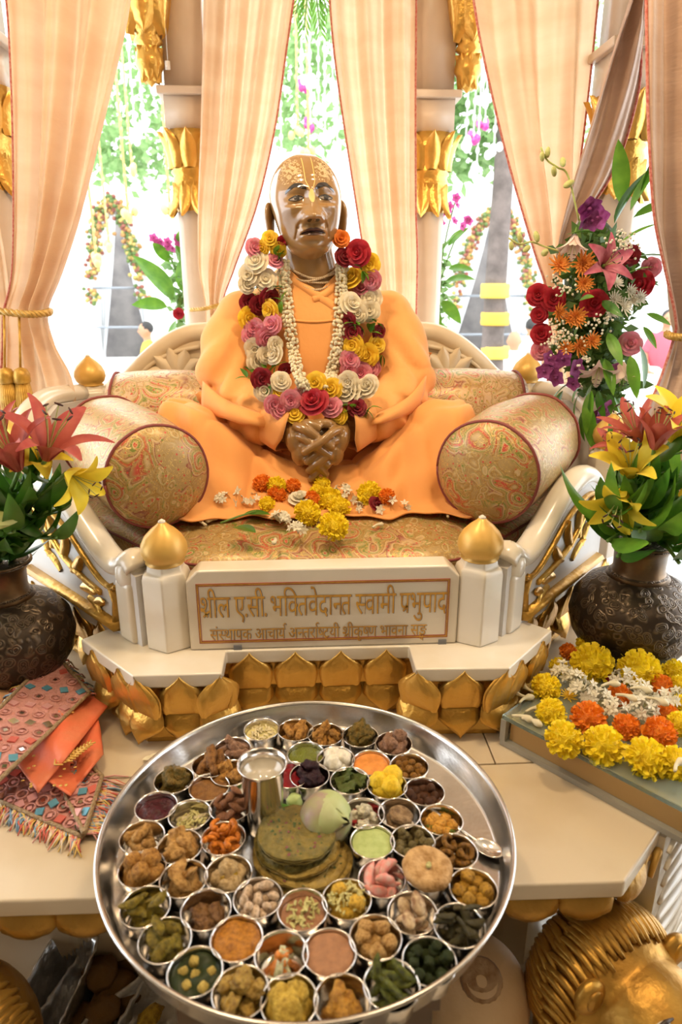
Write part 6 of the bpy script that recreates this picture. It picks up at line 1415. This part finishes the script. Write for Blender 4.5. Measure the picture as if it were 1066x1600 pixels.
# background sprays with large leaves behind the columns
for lab, Yd, orcs, lvs, base in (('magenta orchids over large green leaves beside the column and the curtain with rope', 2.75, ((240, 372), (252, 378), (262, 385), (277, 370), (279, 378), (262, 378), (246, 380), (270, 388)), ((270, 470, (-.5, -.3, 1), .22), (285, 455, (.1, -.3, 1), .20), (262, 480, (-.8, -.3, .2), .14), (290, 420, (.1, -.4, .9), .12), (300, 430, (.4, -.4, .8), .12), (275, 500, (-.2, -.5, -.6), .12), (295, 490, (.3, -.4, -.8), .10), (265, 410, (-.5, -.4, .8), .10), (285, 400, (0, -.3, 1), .10)), (285, 560)),
                               ('trailing magenta orchids and leaves beside the column nearest the tree trunk', 2.75, ((713, 309), (714, 320), (702, 322), (693, 333), (710, 345), (723, 353), (731, 342), (690, 350), (733, 345), (681, 346), (700, 330)), ((690, 400, (.3, -.3, 1), .10), (700, 385, (.5, -.3, .7), .10), (680, 420, (.2, -.3, 1), .12), (695, 440, (.6, -.4, .2), .12), (690, 470, (.4, -.4, -.4), .12), (680, 480, (0, -.4, -1), .12), (700, 420, (.8, -.4, .1), .10), (685, 500, (.3, -.3, -1), .10), (675, 390, (-.1, -.3, 1), .10)), (682, 570))):
    b0 = atY(base[0], base[1], Yd); t = thing('orchid_arrangement', lab, 'bouquet', b0)
    MB().tube(spline([Vector((b0.x, Yd, 0.)), b0, atY(base[0]-2, base[1]-100, Yd)], 12), .012, 7).obj('stand', M['stem'], t)
    for x, y in orcs: link('orchid', orch_m, None, t, atY(x, y, Yd-.05)-b0, look((random.gauss(0, .5), -1, random.gauss(0, .5))), 7.5*2.6/FPX)
    for i in range(0, len(orcs), 3): MB().tube(spline([atY(base[0], base[1]-110, Yd), atY((base[0]+orcs[i][0])/2, (base[1]-120+orcs[i][1])/2-10, Yd), atY(*orcs[i], Yd)], 10), .003, 5).obj('stem', M['stem'], t)
    for x, y, d_, L in lvs: link('leaf', leaf(L, L*.42, .25, 'leaf_bright'), None, t, atY(x, y, Yd-.03)-b0, look(d_, random.random()))
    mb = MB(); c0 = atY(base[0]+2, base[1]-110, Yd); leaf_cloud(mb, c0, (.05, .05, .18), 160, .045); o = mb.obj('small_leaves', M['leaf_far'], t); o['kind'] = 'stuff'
    rr = link('red_rose', rose('rose_brightred', 0), None, t, atY(base[0]-6, base[1]-70, Yd-.08)-b0, look((0, -1, .2)), .02)

# ================================================================== glass-topped side table with marigolds
GA, GB, GZ = atz(785, 1117, 1.4225), atz(1066, 1262, 1.4225), 1.4225
e1 = (GB-GA); e1.z = 0; e1.normalize(); e2 = Vector((-e1.y, e1.x, 0))
gt = thing('glass_table', 'low side table with a thick glass top and tan apron set at an angle', 'table', (GA.x, GA.y, ZS))
def gbox(a0, a1, b0, b1, z0, z1): 
    mb = MB(); c = [GA+e1*a+e2*b for a, b in ((a0, b0), (a1, b0), (a1, b1), (a0, b1))]; mb.add([Vector((p.x, p.y, z)) for z in (z0, z1) for p in c], [(3, 2, 1, 0), (4, 5, 6, 7), (0, 1, 5, 4), (1, 2, 6, 5), (2, 3, 7, 6), (3, 0, 4, 7)]); return mb
gbox(0, .52, 0, .36, GZ-.007, GZ).obj('glass_top', mat('green_edged_glass', (.80, .93, .86), .03, 0, transmission=.9, ior=1.3), gt, False)
tanm = mat('tan_lacquer', (.46, .28, .10), .35, 0, (.40, .23, .08), 3.); 
gbox(.012, .508, .010, .018, ZS+.0105, GZ-.009).obj('apron', tanm, gt, False); gbox(.010, .018, .02, .348, ZS+.0105, GZ-.009).obj('apron', tanm, gt, False)
gbox(.02, .505, .02, .345, ZS+.024, ZS+.030).obj('shelf', tanm, gt, False)
gbox(0, .52, 0, .022, ZS+.0005, ZS+.010).obj('base_rail', mat('grey_glass_rail', (.33, .31, .26), .15, 0, spec=.8), gt, False); gbox(0, .022, .023, .36, ZS+.0005, ZS+.010).obj('base_rail', bpy.data.materials['grey_glass_rail'], gt, False)
gbox(-.001, .009, -.001, .009, ZS+.0105, GZ-.0075).obj('corner_post', bpy.data.materials['grey_glass_rail'], gt, False)
def on_glass(px, py, lift=0.): return atz(px, py, GZ+lift)
GM = '''y 925 1030 34;y 919 1002 19;o 888 1015 14;y 873 1038 15;y 853 1069 24;y 861 1108 24;y 882 1149 30;y 944 1159 33;y 1011 1178 35;y 1058 1188 30;y 999 1040 34;y 1054 1044 19;y 1064 1068 18;y 1062 1128 22;y 1066 1098 18;o 920 1117 28;o 980 1132 23;o 1031 1140 28;o 1043 1112 18;o 968 1083 20;o 1035 1067 18;y 1020 1060 14'''
for e in GM.split(';'):
    c, x, y, r = e.split(); x, y, r = int(x), int(y), int(r); p = on_glass(x, y+r*.35); s = r*mpp(p)*.96; p = atz(x, y+r*.2, GZ+s*.50)
    o = link('marigold', marigold('mari_yellow' if c == 'y' else 'mari_orange'), None, None, p, look((random.gauss(0, .2), -.5, .85), random.random()*6), s)
    sz = 'large full' if r >= 28 else ('small' if r < 20 else 'medium-sized'); kn = 'yellow' if c == 'y' else 'orange'; tag(o, '%s %s marigold head heaped on the glass table top' % (sz, kn), 'flower', '%s %s marigolds on the glass table' % (sz, kn))
for x, y, r, l in ((966, 1014, 19, 'largest red rose head at the back of the marigold heap'), (956, 1056, 10, 'small red rose head half buried in the marigold heap'), (1022, 1020, 17, 'dark red petals peeping out near the bronze vase')):
    p = on_glass(x, y+8); s = r*mpp(p); tag(link('rose', rose('rose_brightred', 2), None, None, p+Vector((0, 0, s*.35)), look((.1, -.3, .9)), s), l, 'flower')
for x, y, r in ((888, 1086, 15), (995, 1150, 8)):
    p = on_glass(x, y+4); s = r*mpp(p); tag(link('yellow_chrysanthemum', my, None, None, p+Vector((0, 0, s*.2)), look((.0, -.4, .9)), s), 'pale yellow daisy-like flower in the marigold heap', 'flower', 'daisy-like flowers on the glass table')
for x, y, r, n in ((880, 1050, 22, 16), (912, 1078, 26, 22), (938, 1090, 18, 12), (975, 1062, 24, 14), (1000, 1082, 26, 14), (961, 1108, 24, 16), (1005, 1108, 26, 16), (1040, 1094, 22, 12), (940, 1010, 12, 6), (1062, 1085, 14, 6), (900, 1060, 16, 10)):
    sprig('jasmine_sprig', 'bunch of white jasmine spread among marigolds on glass', 'jasmine on the glass table', x, y+6, r, n, lambda a, b, l: on_glass(a, b, .012))
tb_me = MB().tube(spline([(0, 0, 0), (.014, .002, .001), (.030, -.003, .0)], 10), [.0018, .002, .0022, .0022, .0025, .003, .0045, .0055, .0045, .002], 7).mesh('tuberose_bud'); tb_me.materials.append(M['jasmine'])
for x, y, a in ((800, 1090, 1.0), (812, 1098, .6), (825, 1090, 2.4), (800, 1118, -.4), (822, 1112, .3), (815, 1122, -.6), (835, 1082, 2.1), (962, 1085, -.5), (985, 1075, -.3), (940, 1072, .2), (1010, 1090, -.6), (1055, 1205, .8)):
    tag(link('tuberose_bud', tb_me, None, None, on_glass(x, y, .0065 if x < 900 else .035), (0, 0, a), 1.15), 'cream tuberose bud with a slim tube lying on the glass table', 'flower', 'tuberose buds on the glass table')

# ================================================================== embroidered cloth at the left
ec = thing('embroidered_cloth', 'pink and coral embroidered mirror-work cloth with a multicoloured fringe', 'cloth', atz(90, 1200, ZS))
E0 = ec.location.copy()
M['pink_cloth'] = mat('pink_embroidery', (.62, .28, .24), .8, 0, (.52, .24, .20), 120., .5, 200.); M['coral'] = mat('coral_silk', (.80, .16, .07), .5, 0, (.72, .20, .09), 20., .2, 60.); M['braid'] = mat('tan_braid', (.42, .30, .17), .7, 0, (.30, .20, .10), 200., .6, 250.)
fr_m = [mat('fringe_%s' % n, c, .8) for n, c in (('pink', (.70, .35, .32)), ('cream', (.74, .62, .44)), ('blue', (.22, .35, .48)), ('yellow', (.74, .50, .14)), ('red', (.62, .14, .10)))]
def quad_sheet(name, corners, h, m, parent, nu=24, nv=24, amp=.004, und=.0):
    """cloth sheet between four pixel corners lying at height h(u,v) over the step"""
    sd = random.random()*9
    def pt(u, v):
        a = Vector((*corners[0], 0)).lerp(Vector((*corners[1], 0)), u); b = Vector((*corners[3], 0)).lerp(Vector((*corners[2], 0)), u); q = a.lerp(b, v)
        hh = h(u, v) + amp*mnoise.noise(Vector((u*4+sd, v*4, 0))) ; p = atz(q.x, q.y, ZS+max(.004, hh)); return p
    o = MB().grid(pt, nu, nv).obj(name, m, parent); s = o.modifiers.new('t', 'SOLIDIFY'); s.thickness = .0025
    return pt, o
mir = {}
for n, c in (('silver', (.80, .78, .74)), ('blue', (.12, .34, .46)), ('yellow', (.72, .46, .06)), ('coral', (.70, .16, .12)), ('olive', (.30, .33, .10)), ('pink', (.72, .36, .34))):
    me = MB().box((0, 0, 0), (.0125, .0125, .0022)).mesh('sequin', False); me.materials.append(mat('sequin_'+n, c, .15 if n == 'silver' else .35, 1. if n == 'silver' else .3)); mir[n] = me
rg = MB().tube([(.0085*math.cos(a*PI/6), .0085*math.sin(a*PI/6), 0) for a in range(13)], .0016, 6).mesh('thread_ring'); rg.materials.append(M['pink_cloth'])
def band(corners, h, nu, nv, fringe_side=None, amp=.004):
    pt, o = quad_sheet('border_panel', corners, h, M['pink_cloth'], ec, amp=amp)
    for i in range(nu):
        for j in range(nv):
            u, v = (i+.5)/nu, (j+.5)/nv; p = pt(u, v); d1 = (pt(min(1, u+.03), v)-p).normalized(); d2 = (pt(u, min(1, v+.03))-p).normalized(); n = d1.cross(d2).normalized(); n = n if n.z > 0 else -n
            k = ('blue', 'coral', 'pink', 'yellow', 'silver', 'olive', 'coral', 'pink')[(i*3+j*5) % 8]
            q = n.to_track_quat('Z', 'Y').to_euler(); q2 = (n.to_track_quat('Z', 'Y') @ Euler((0, 0, .8)).to_quaternion()).to_euler()
            if (i+j) % 2 == 0: link('sequin', mir[k], None, o, p+n*.0042, q2)
            else: link('thread_ring', rg, None, o, p+n*.0038, q); link('mirror', mir['silver' if j % 2 else 'pink'], None, o, p+n*.0040, q2, .5)
    for e, fn in (('a', lambda t: pt(t, 0.)), ('b', lambda t: pt(t, 1.)), ('c', lambda t: pt(0., t)), ('d', lambda t: pt(1., t))):
        MB().tube([fn(t/16)+Vector((0, 0, .003)) for t in range(17)], .0034, 6).obj('braid', M['braid'], ec)
    return pt
def fringe(fn, out, n=110, L=.030):
    mbs = [MB() for _ in fr_m]
    for i in range(n):
        t = i/n; p = fn(t); d = Vector((out[0]+random.gauss(0, .25), out[1]+random.gauss(0, .25), 0)).normalized()*L*random.uniform(.7, 1.2)
        e = p+d; e.z = max(ZS+.003, p.z-.02); m_ = (p+e)/2+Vector((random.gauss(0, .003), random.gauss(0, .003), .004))
        mbs[random.randrange(5)].tube([p, m_, e], [.0015, .0014, .0010], 5)
    for b, m_ in zip(mbs, fr_m): o = b.obj('fringe', m_, ec); o['kind'] = 'stuff'
quad_sheet('silk_layer', ((-60, 1075), (70, 1040), (168, 1105), (60, 1240)), lambda u, v: .034+.016*math.sin(PI*u)+.006*math.sin(u*9+v*4), M['coral'], ec, amp=.006)
quad_sheet('silk_layer', ((20, 1185), (150, 1085), (160, 1180), (110, 1245)), lambda u, v: .026+.007*math.sin(u*7+v*3), M['coral'], ec, amp=.004)
quad_sheet('silk_layer', ((-60, 1060), (60, 1055), (40, 1130), (-60, 1180)), lambda u, v: .060+.01*math.sin(u*6), mat('yellow_pink_silk', (.72, .40, .18), .55, 0, (.70, .30, .28), 18.), ec, amp=.01)
b1 = band(((-70, 1180), (85, 1022), (140, 1085), (-20, 1240)), lambda u, v: .075-.016*v+.010*math.sin(u*5), 12, 4)
b2 = band(((-70, 1225), (130, 1310), (160, 1215), (-70, 1195)), lambda u, v: .006+.010*v, 13, 4, amp=.003)
b3 = band(((108, 1172), (160, 1215), (132, 1305), (100, 1240)), lambda u, v: .013+.006*(1-v), 4, 5, amp=.002)
fringe(lambda t: b1(t, 0.), (-.6, .5), 150, .034); fringe(lambda t: b2(t, 0.), (-.05, -1), 170, .030); fringe(lambda t: atz(160-28*t, 1215+90*t, ZS+.010), (1, -.15), 90, .034); fringe(lambda t: b1(1., t), (.3, 1), 40, .022)
for i in range(30):
    p = atz(random.uniform(25, 120), random.uniform(1120, 1230), ZS+.045); me = MB().lathe([(.001, 0), (.0022, .0002), (.0026, .0008), (.001, .001)], 8).mesh('gold_sequin'); 
    link('gold_sequin', me, M['gold_paint'], ec, p-E0, (random.gauss(0, .3), 0, 0))
for x, y, a in ((60, 1130, .6), (85, 1195, .9), (100, 1190, 1.0)):
    mb = MB(); p = atz(x, y, ZS+.052); 
    for k in range(9): d = Vector((math.cos(a), math.sin(a), 0)); s = Vector((-d.y, d.x, 0)); q = p+d*(.006*k); mb.tube([q, q+d*.008+s*.010*(1-.06*k)], .0014, 5); mb.tube([q, q+d*.008-s*.010*(1-.06*k)], .0014, 5)
    mb.obj('gold_embroidery', M['gold_paint'], ec)

# ================================================================== below the step: lions, coconut, foil trays, plate
LZ = 1.03
M['gold_lion'] = mat('gilded_lion_gold', (.58, .34, .07), .42, .75, (.42, .22, .04), 14., .2, 60.)
def lion(c, face, label, s=1.):
    """gilded lion head and shoulders; face = horizontal direction of the muzzle"""
    f = Vector(face).normalized(); r = Vector((f.y, -f.x, 0)); q = lambda a, b, z: c + (r*a + f*b + Vector((0, 0, z)))*s
    t = thing('gilded_lion', label, 'statue', c); Rm = Matrix(((r.x, f.x, 0), (r.y, f.y, 0), (0, 0, 1)))
    mb = MB(); mb.ell(q(0, -.05, .12), (.105*s, .10*s, .125*s), 26, 18, Rm); mb.ell(q(0, .025, .150), (.078*s, .090*s, .080*s), 24, 16, Rm); mb.ell(q(0, .10, .105), (.045*s, .050*s, .040*s), 20, 14, Rm)
    mb.ell(q(0, .085, .135), (.022*s, .055*s, .025*s), 16, 10, Rm); mb.ell(q(0, .09, .075), (.038*s, .045*s, .022*s), 16, 10, Rm)
    mb.ell(q(0, -.04, .04), (.10*s, .10*s, .06*s), 20, 12, Rm)
    me = remesh(mb, .004*s, 5, 'body'); me.materials.append(M['gold_lion']); link('body', me, None, t); bv = bvh_of(me)
    lock = []
    for i in range(120):
        th = -2.5+5.0*((i*.618) % 1); k = (i*.377) % 1
        # strands start at the forehead hairline and flow back over the mane
        st = q(.078*math.sin(th*.62), -.012-.050*k-.015*abs(math.sin(th*.5)), .235-.13*abs(math.sin(th*.5))**1.5-.01*k)
        out = (r*math.sin(th*.62) + Vector((0, 0, math.cos(th*.62))) - f*(.5+.9*k)).normalized()
        pts = [st]; 
        for j in range(4): pts.append(pts[-1] + (out + Vector((0, 0, -.20*j)) - f*.20*j).normalized()*.024*s)
        pp = []
        for p in pts:
            h = bv.find_nearest(p); pp.append(h[0]+h[1]*.004*s)
        o = MB().tube(spline(pp, 9), [.0026*s, .0045*s, .0055*s, .006*s, .006*s, .0055*s, .005*s, .004*s, .0015*s], 6).obj('mane_lock', M['gold_lion'], t)
    for sx in (-1, 1):
        mb = MB(); mb.ell(q(sx*.076, -.012, .196), (.024*s, .014*s, .026*s), 16, 12, Rm); o = mb.obj('ear', M['gold_lion'], t)
        MB().ell(q(sx*.078, -.002, .200), (.014*s, .006*s, .016*s), 14, 10, Rm).obj('ear_hollow', M['gold_dark'], o)
        e_ = bv.ray_cast(q(sx*.034, .25, .40), (q(sx*.036, .058, .205)-q(sx*.034, .25, .40)).normalized()); ep = e_[0] if e_[0] is not None else q(sx*.034, .10, .165)
        o = MB().ell(ep, (.014*s, .007*s, .009*s), 14, 10, Rm).obj('eye', mat('lion_eye_white', (.72, .66, .58), .3), t); MB().ell(ep+f*.004*s, (.007*s, .005*s, .007*s), 12, 8, Rm).obj('pupil', mat('lion_pupil', (.015, .012, .012), .2), o)
        MB().tube([ep+(r*sx*(-.016)+Vector((0, 0, .008)))*s, ep+Vector((0, 0, .014*s))+f*.002, ep+(r*sx*.018+Vector((0, 0, .007)))*s], [.0015*s, .003*s, .0012*s], 6).obj('brow', mat('lion_brow', (.05, .035, .03), .5), t)
    MB().ell(q(0, .148, .118), (.018*s, .010*s, .012*s), 14, 10, Rm).obj('nose', M['gold_dark'], t)
    return t
lion(Vector((.402, .640, LZ)), (.38, -.92, 0), 'gilded lion with combed mane and painted eyes below the glass table', 1.0)
lion(Vector((-.520, .605, LZ)), (-.55, -.8, 0), 'gilded lion with streaked mane behind the foil tray', 1.0)
cc = atz(740, 1548, 1.125); co = thing('coconut', 'trimmed tender coconut with pale shaved husk below the platter', 'coconut', Vector((cc.x, cc.y, LZ)))
def coc(d): return 1 + .05*mnoise.noise(d*1.5) - .10*max(0, d.z-.75)*3
me = MB().ell((0, 0, .085), (.083, .083, .085), 36, 24, fn=coc).mesh('husk'); me.materials.append(mat('pale_husk', (.66, .46, .26), .7, 0, (.58, .36, .18), 10., .3, 40., detail=6.)); link('husk', me, None, co, (0, 0, 0))
me = MB().lathe([(.030, 0), (.026, .004), (.022, .002), (.014, .005), (.001, .003)], 18).mesh('cut_eye'); me.materials.append(mat('brown_husk_eye', (.28, .14, .06), .8, 0, (.46, .30, .17), 60., .6, 90.)); link('cut_eye', me, None, co, (0, -.030, .156), (.38, 0, 0))
me = MB().tube(spline([(.02, .075, .05), (.055, .05, .08), (.072, .02, .11)], 10), [.006, .01, .014, .016, .016, .016, .014, .012, .008, .004], 8, flat=.4).mesh('green_rind'); me.materials.append(M['bud_green']); link('green_rind', me, None, co, (0, 0, 0))
M['foil'] = mat('aluminium_foil', (.82, .82, .82), .34, .85, (.68, .68, .68), 40., 1.0, 30.)
def foil_tray(c, ax, L, Wd, H, label, tilt=0., fill=None):
    f = Vector(ax).normalized(); r = Vector((f.y, -f.x, 0)); t = thing('foil_tray', label, 'tray', c)
    def rr(u, k): 
        a = 2*PI*u; e = (abs(math.cos(a))**6+abs(math.sin(a))**6)**(-1/6.); w = 1+.02*math.sin(a*36)*(k > .3); return Vector((math.cos(a)*e*w, math.sin(a)*e*w, 0))
    def f2(u, v):
        if v < .25: s, z = v/.25*.82, 0.
        elif v < .8: q = (v-.25)/.55; s, z = .82+.18*q, H*q
        else: q = (v-.8)/.2; s, z = 1.+.10*q, H+.003*math.sin(q*3)
        p = rr(u, s); x, y = p.x*L/2*s, p.y*Wd/2*s; return c + f*x + r*y + Vector((0, 0, z + x*tilt + .0015*math.sin(u*170)*(v > .3)))
    o = MB().grid(f2, 90, 20, True).obj('tray', M['foil'], t); s_ = o.modifiers.new('t', 'SOLIDIFY'); s_.thickness = .0008
    return t
a0 = atz(158, 1525, 1.10); foil_tray(Vector((a0.x, a0.y, LZ+.002)), (.35, 1, 0), .24, .115, .055, 'foil tray of brown fried food between two other trays')
brown = mat('brown_snack', (.22, .11, .02), .5, 0, (.15, .065, .012), 40., .5, 60.)
for i, (dx, dy, dz, s) in enumerate(((-.012, .05, .028, .034), (.018, .0, .030, .038), (-.010, -.05, .028, .036), (.02, .055, .030, .028), (.012, -.04, .050, .028), (-.005, .015, .056, .030))):
    me = MB().ell((0, 0, 0), (1, .85, .62), 16, 10, fn=nz(i, .35, 1.6)).mesh('fried_snack'); tag(link('fried_snack', me, brown, None, Vector((a0.x+dx, a0.y+dy, LZ+dz)), (0, 0, i), s), 'large brown fried piece lying in the foil tray', 'food', 'brown fried pieces in the foil tray')
a1 = atz(92, 1540, 1.12); foil_tray(Vector((a1.x-.02, a1.y-.02, LZ+.002)), (.25, 1, 0), .20, .075, .075, 'crumpled foil tray standing nearest the lion with streaked mane', .18)
a2 = atz(230, 1560, 1.09); foil_tray(Vector((a2.x+.02, a2.y-.01, LZ+.002)), (.75, .66, 0), .20, .12, .05, 'foil tray half hidden beneath the platter')
tag(link('yellow_snack', MB().ell((0, 0, 0), (1, .6, .5), 14, 9, fn=nz(4, .4, 1.6)).mesh('yellow_snack'), K['gold'], None, Vector((a2.x, a2.y, LZ+.020)), (0, 0, 1), .024), 'yellow fried piece in the tray beneath the platter', 'food')
pp = atz(650, 1600, 1.09); wp = thing('white_plate', 'white plate with a yellow smeared rim below the platter front', 'plate', Vector((pp.x, pp.y-.03, LZ))); MB().lathe([(.001, .002), (.05, .002), (.085, .016), (.088, .017), (.085, .019), (.05, .006), (.001, .006)], 40, wp.location).obj('dish', M['white_fl'], wp)
MB().lathe([(.075, .0165), (.082, .0190), (.0865, .0198), (.086, .0203), (.075, .0172)], 40, wp.location).obj('smear', K['gold'], wp)
# carved wavy marble and gilt slats at the right end of the step
cw = thing('carved_side_panel', 'white marble side panel with carved waves below the glass table', 'panel', (.60, .80, LZ))
for i in range(9):
    z = 1.345-.034*i; MB().tube(spline([(  .470+.045*k, .731+.045*k, z+.010*math.sin(k*1.7+i*.5)) for k in range(8)], 30), [.003+.010*min(1, q/9) for q in range(30)], 8).obj('carved_wave', M['marble'], cw)
MB().box((.66, .955, 1.19), (.56, .03, .33), Matrix.Rotation(PI/4, 3, 'Z')).obj('panel', M['marble'], cw, False)
for k in range(2):
    p = atz(1005+22*k, 1345-12*k, 1.33); q = p + Vector((.030, .032, 0.)); MB().tube([p-Vector((.012, .012, .03)), p, q], [.004, .006, .005], 7).obj('gilt_slat', M['gold_paint'], cw)
for x, y in ((222, 1187), (232, 1183)): tag(link('fallen_petal', leaf(.026, .012, .25, 'jasmine'), None, None, atz(x, y, ZS+.004), look((1, .2, .12), 0)), 'fallen cream petal on the step beside the platter', 'petal', 'fallen petals on the step')
# ================================================================== curtains
def curtain(label, left, right, Yd, folds, m, amp=.03, trims='', tie=None, tassel=False, nu=110, ph=0., dark=False, cat='curtain'):
    """left/right: pixel outlines of the two edges (same length); Yd: depth or list of depths along the drop"""
    k = len(left); Yl = Yd if hasattr(Yd, '__len__') else [Yd]*k
    A = [atY(*p, y) for p, y in zip(left, Yl)]; B = [atY(*p, y) for p, y in zip(right, Yl)]
    for q in (A, B): d = q[0]-q[1]; q.insert(0, q[0] + d*((3.18-q[0].z)/d.z)*1.0)          # on up to the ceiling
    L = spline(A, 48); R = spline(B, 48)
    base = (L[-1]+R[-1])/2; t = thing('curtain', label, cat, base, group='silk curtains of the pavilion')
    wmax = max((b-a).length for a, b in zip(L, R)); sd = random.random()*20
    def pt(u, v):
        i = min(47, int(round(v*47))); a, b = L[i], R[i]; w = (b-a).length; d = (b-a)/max(w, 1e-6); nrm = Vector((d.y, -d.x, 0)).normalized()
        uu = u + .020*math.sin(u*9+v*3+sd)*math.sin(PI*u); sq = min(1.6, (wmax/max(w, .02))**.5)
        s = math.sin(2*PI*folds*uu+ph+.7*math.sin(v*3+sd)) + .35*math.sin(2*PI*folds*2.3*uu+sd+v*2)
        k_ = amp*sq*s*(.55+.45*math.sin(PI*min(1, .2+v))) + .012*mnoise.noise(Vector((u*5+sd, v*4, 0)))
        k_ = max(-w*.45-.01, min(w*.45+.01, k_))
        return a + (b-a)*uu + nrm*k_
    mb = MB(); mb.grid(pt, nu, 47); o = mb.obj('fabric', m, t)
    for c in trims:
        u = 0. if c == 'l' else 1.; e = [pt(u, i/47)+Vector((0, -.004, 0)) for i in range(48)]
        MB().tube(e, .0030, 6).obj('red_trim', M['trim'], t)
    return t, L, R, pt
def rope(label, pts, r, group='curtain tie-backs'):
    t = thing('rope_tieback', label, 'tie-back', pts[0], group=group); sp = spline(pts, 40)
    for s in (0, PI*2/3, PI*4/3):
        q = []
        for i, p in enumerate(sp):
            tg_ = (sp[min(39, i+1)]-sp[max(0, i-1)]).normalized(); a = i*.9+s; n1 = tg_.orthogonal().normalized(); n2 = tg_.cross(n1); q.append(p+(Vector((0, 0, 1))*math.cos(a)+tg_.cross(Vector((0, 0, 1))).normalized()*math.sin(a))*r*.6)
        MB().tube(q, r*.62, 6).obj('strand', M['rope'], t)
    return t
curtain('peach silk curtain gathered by a gold rope with tassels beside the red lilies', [(14, -30), (22, 60), (30, 200), (33, 330), (28, 430), (12, 488), (8, 540), (0, 640), (-10, 760)], [(217, -30), (200, 60), (168, 200), (135, 330), (98, 430), (76, 488), (90, 540), (118, 600), (125, 700)], [1.80]*9, 3.2, M['curtain'], .026, 'l')
curtain('narrow peach curtain fold hanging against the column edge behind the tasselled rope', [(-130, 60), (-110, 280), (-95, 400), (-80, 488), (-90, 560), (-95, 700)], [(-30, 60), (-8, 280), (12, 400), (22, 488), (38, 560), (46, 700)], [1.84]*6, 2.2, M['curtain'], .02)
rope('twisted gold rope tied round the gathered curtain beside the red lilies', [atY(-20, 483, 1.76), atY(20, 489, 1.735), atY(50, 491, 1.735), atY(74, 489, 1.76), atY(78, 486, 1.84)], .008)
tass = mat('gold_tassel', (.62, .36, .06), .4, .4, (.42, .22, .03), 60.)
for px in (10, 34):
    p = atY(px, 590, 1.70); t = thing('tassel', 'gold tassel hanging in front of the curtain by the red lilies', 'tassel', p, group='gold tassels')
    MB().lathe([(.001, .025), (.014, .020), (.020, .008), (.020, -.01), (.014, -.016)], 16, p).obj('head', tass, t); mb = MB()
    for i in range(26): a = 2*PI*i/26; mb.tube([p+Vector((.014*math.cos(a), .014*math.sin(a), -.012)), p+Vector((.020*math.cos(a), .020*math.sin(a), -.06)), p+Vector((.018*math.cos(a), .018*math.sin(a), -.13))], .0028, 5)
    o = mb.obj('fringe', tass, t); o['kind'] = 'stuff'
    MB().tube([p+Vector((0, 0, .024)), atY(px-4, 490, 1.74)], .003, 6).obj('cord', tass, t)
curtain('peach silk curtain with a red edge gathered beside the column by the orchids', [(318, -30), (316, 80), (313, 200), (310, 320), (312, 420), (322, 480), (318, 540), (300, 640)], [(464, -30), (448, 80), (430, 200), (402, 320), (366, 420), (347, 480), (362, 540), (380, 640)], [2.30]*8, 3.4, M['curtain'], .024, 'r')
rope('thin cream cord tying the curtain beside the orchids', [atY(298, 484, 2.30), atY(320, 482, 2.255), atY(345, 476, 2.255), atY(360, 470, 2.30)], .006)
tr_ = MB(); 
curtain('peach silk curtain with a red edge hanging straight behind the statue shoulder', [(513, -30), (522, 80), (538, 200), (556, 320), (568, 400), (580, 480), (590, 560), (595, 660)], [(652, -30), (651, 80), (650, 200), (650, 320), (652, 400), (650, 480), (648, 560), (650, 660)], [2.30]*8, 2.8, M['curtain'], .024, 'lr', ph=1.)
curtain('wide peach silk curtain narrowing down behind the bouquet', [(730, -30), (747, 80), (775, 200), (805, 310), (832, 400), (850, 450), (856, 520), (850, 620)], [(938, -30), (930, 80), (918, 200), (905, 310), (890, 400), (880, 450), (890, 520), (910, 620)], [1.98]*8, 2.6, M['curtain'], .024, 'lr', ph=2.)
curtain('darker fold of curtain sweeping down across the wide peach one', [(992, -40), (962, 50), (925, 170), (890, 290), (868, 380), (862, 430)], [(1015, -40), (1010, 50), (1000, 150), (965, 260), (905, 360), (885, 430)], [1.62, 1.66, 1.70, 1.74, 1.78, 1.80], 1.6, M['curtain_shaded'], .014, 'r', ph=.5)
curtain('shaded peach silk curtain tied by a gold cord nearest the yellow lilies', [(1003, -40), (1004, 80), (1006, 220), (1012, 340), (1030, 430), (1046, 500), (1046, 525), (1030, 580), (1005, 650), (985, 740), (970, 860)], [(1150, -40), (1150, 80), (1148, 220), (1140, 340), (1125, 430), (1105, 500), (1105, 525), (1120, 580), (1135, 650), (1140, 740), (1150, 860)], [1.42]*7+[1.40, 1.36, 1.34, 1.34], 2.3, M['curtain_shaded'], .018, 'l')
rope('twisted gold cord round the shaded curtain nearest the yellow lilies', [atY(1042, 522, 1.42), atY(1052, 526, 1.385), atY(1080, 528, 1.38), atY(1108, 524, 1.42)], .007)
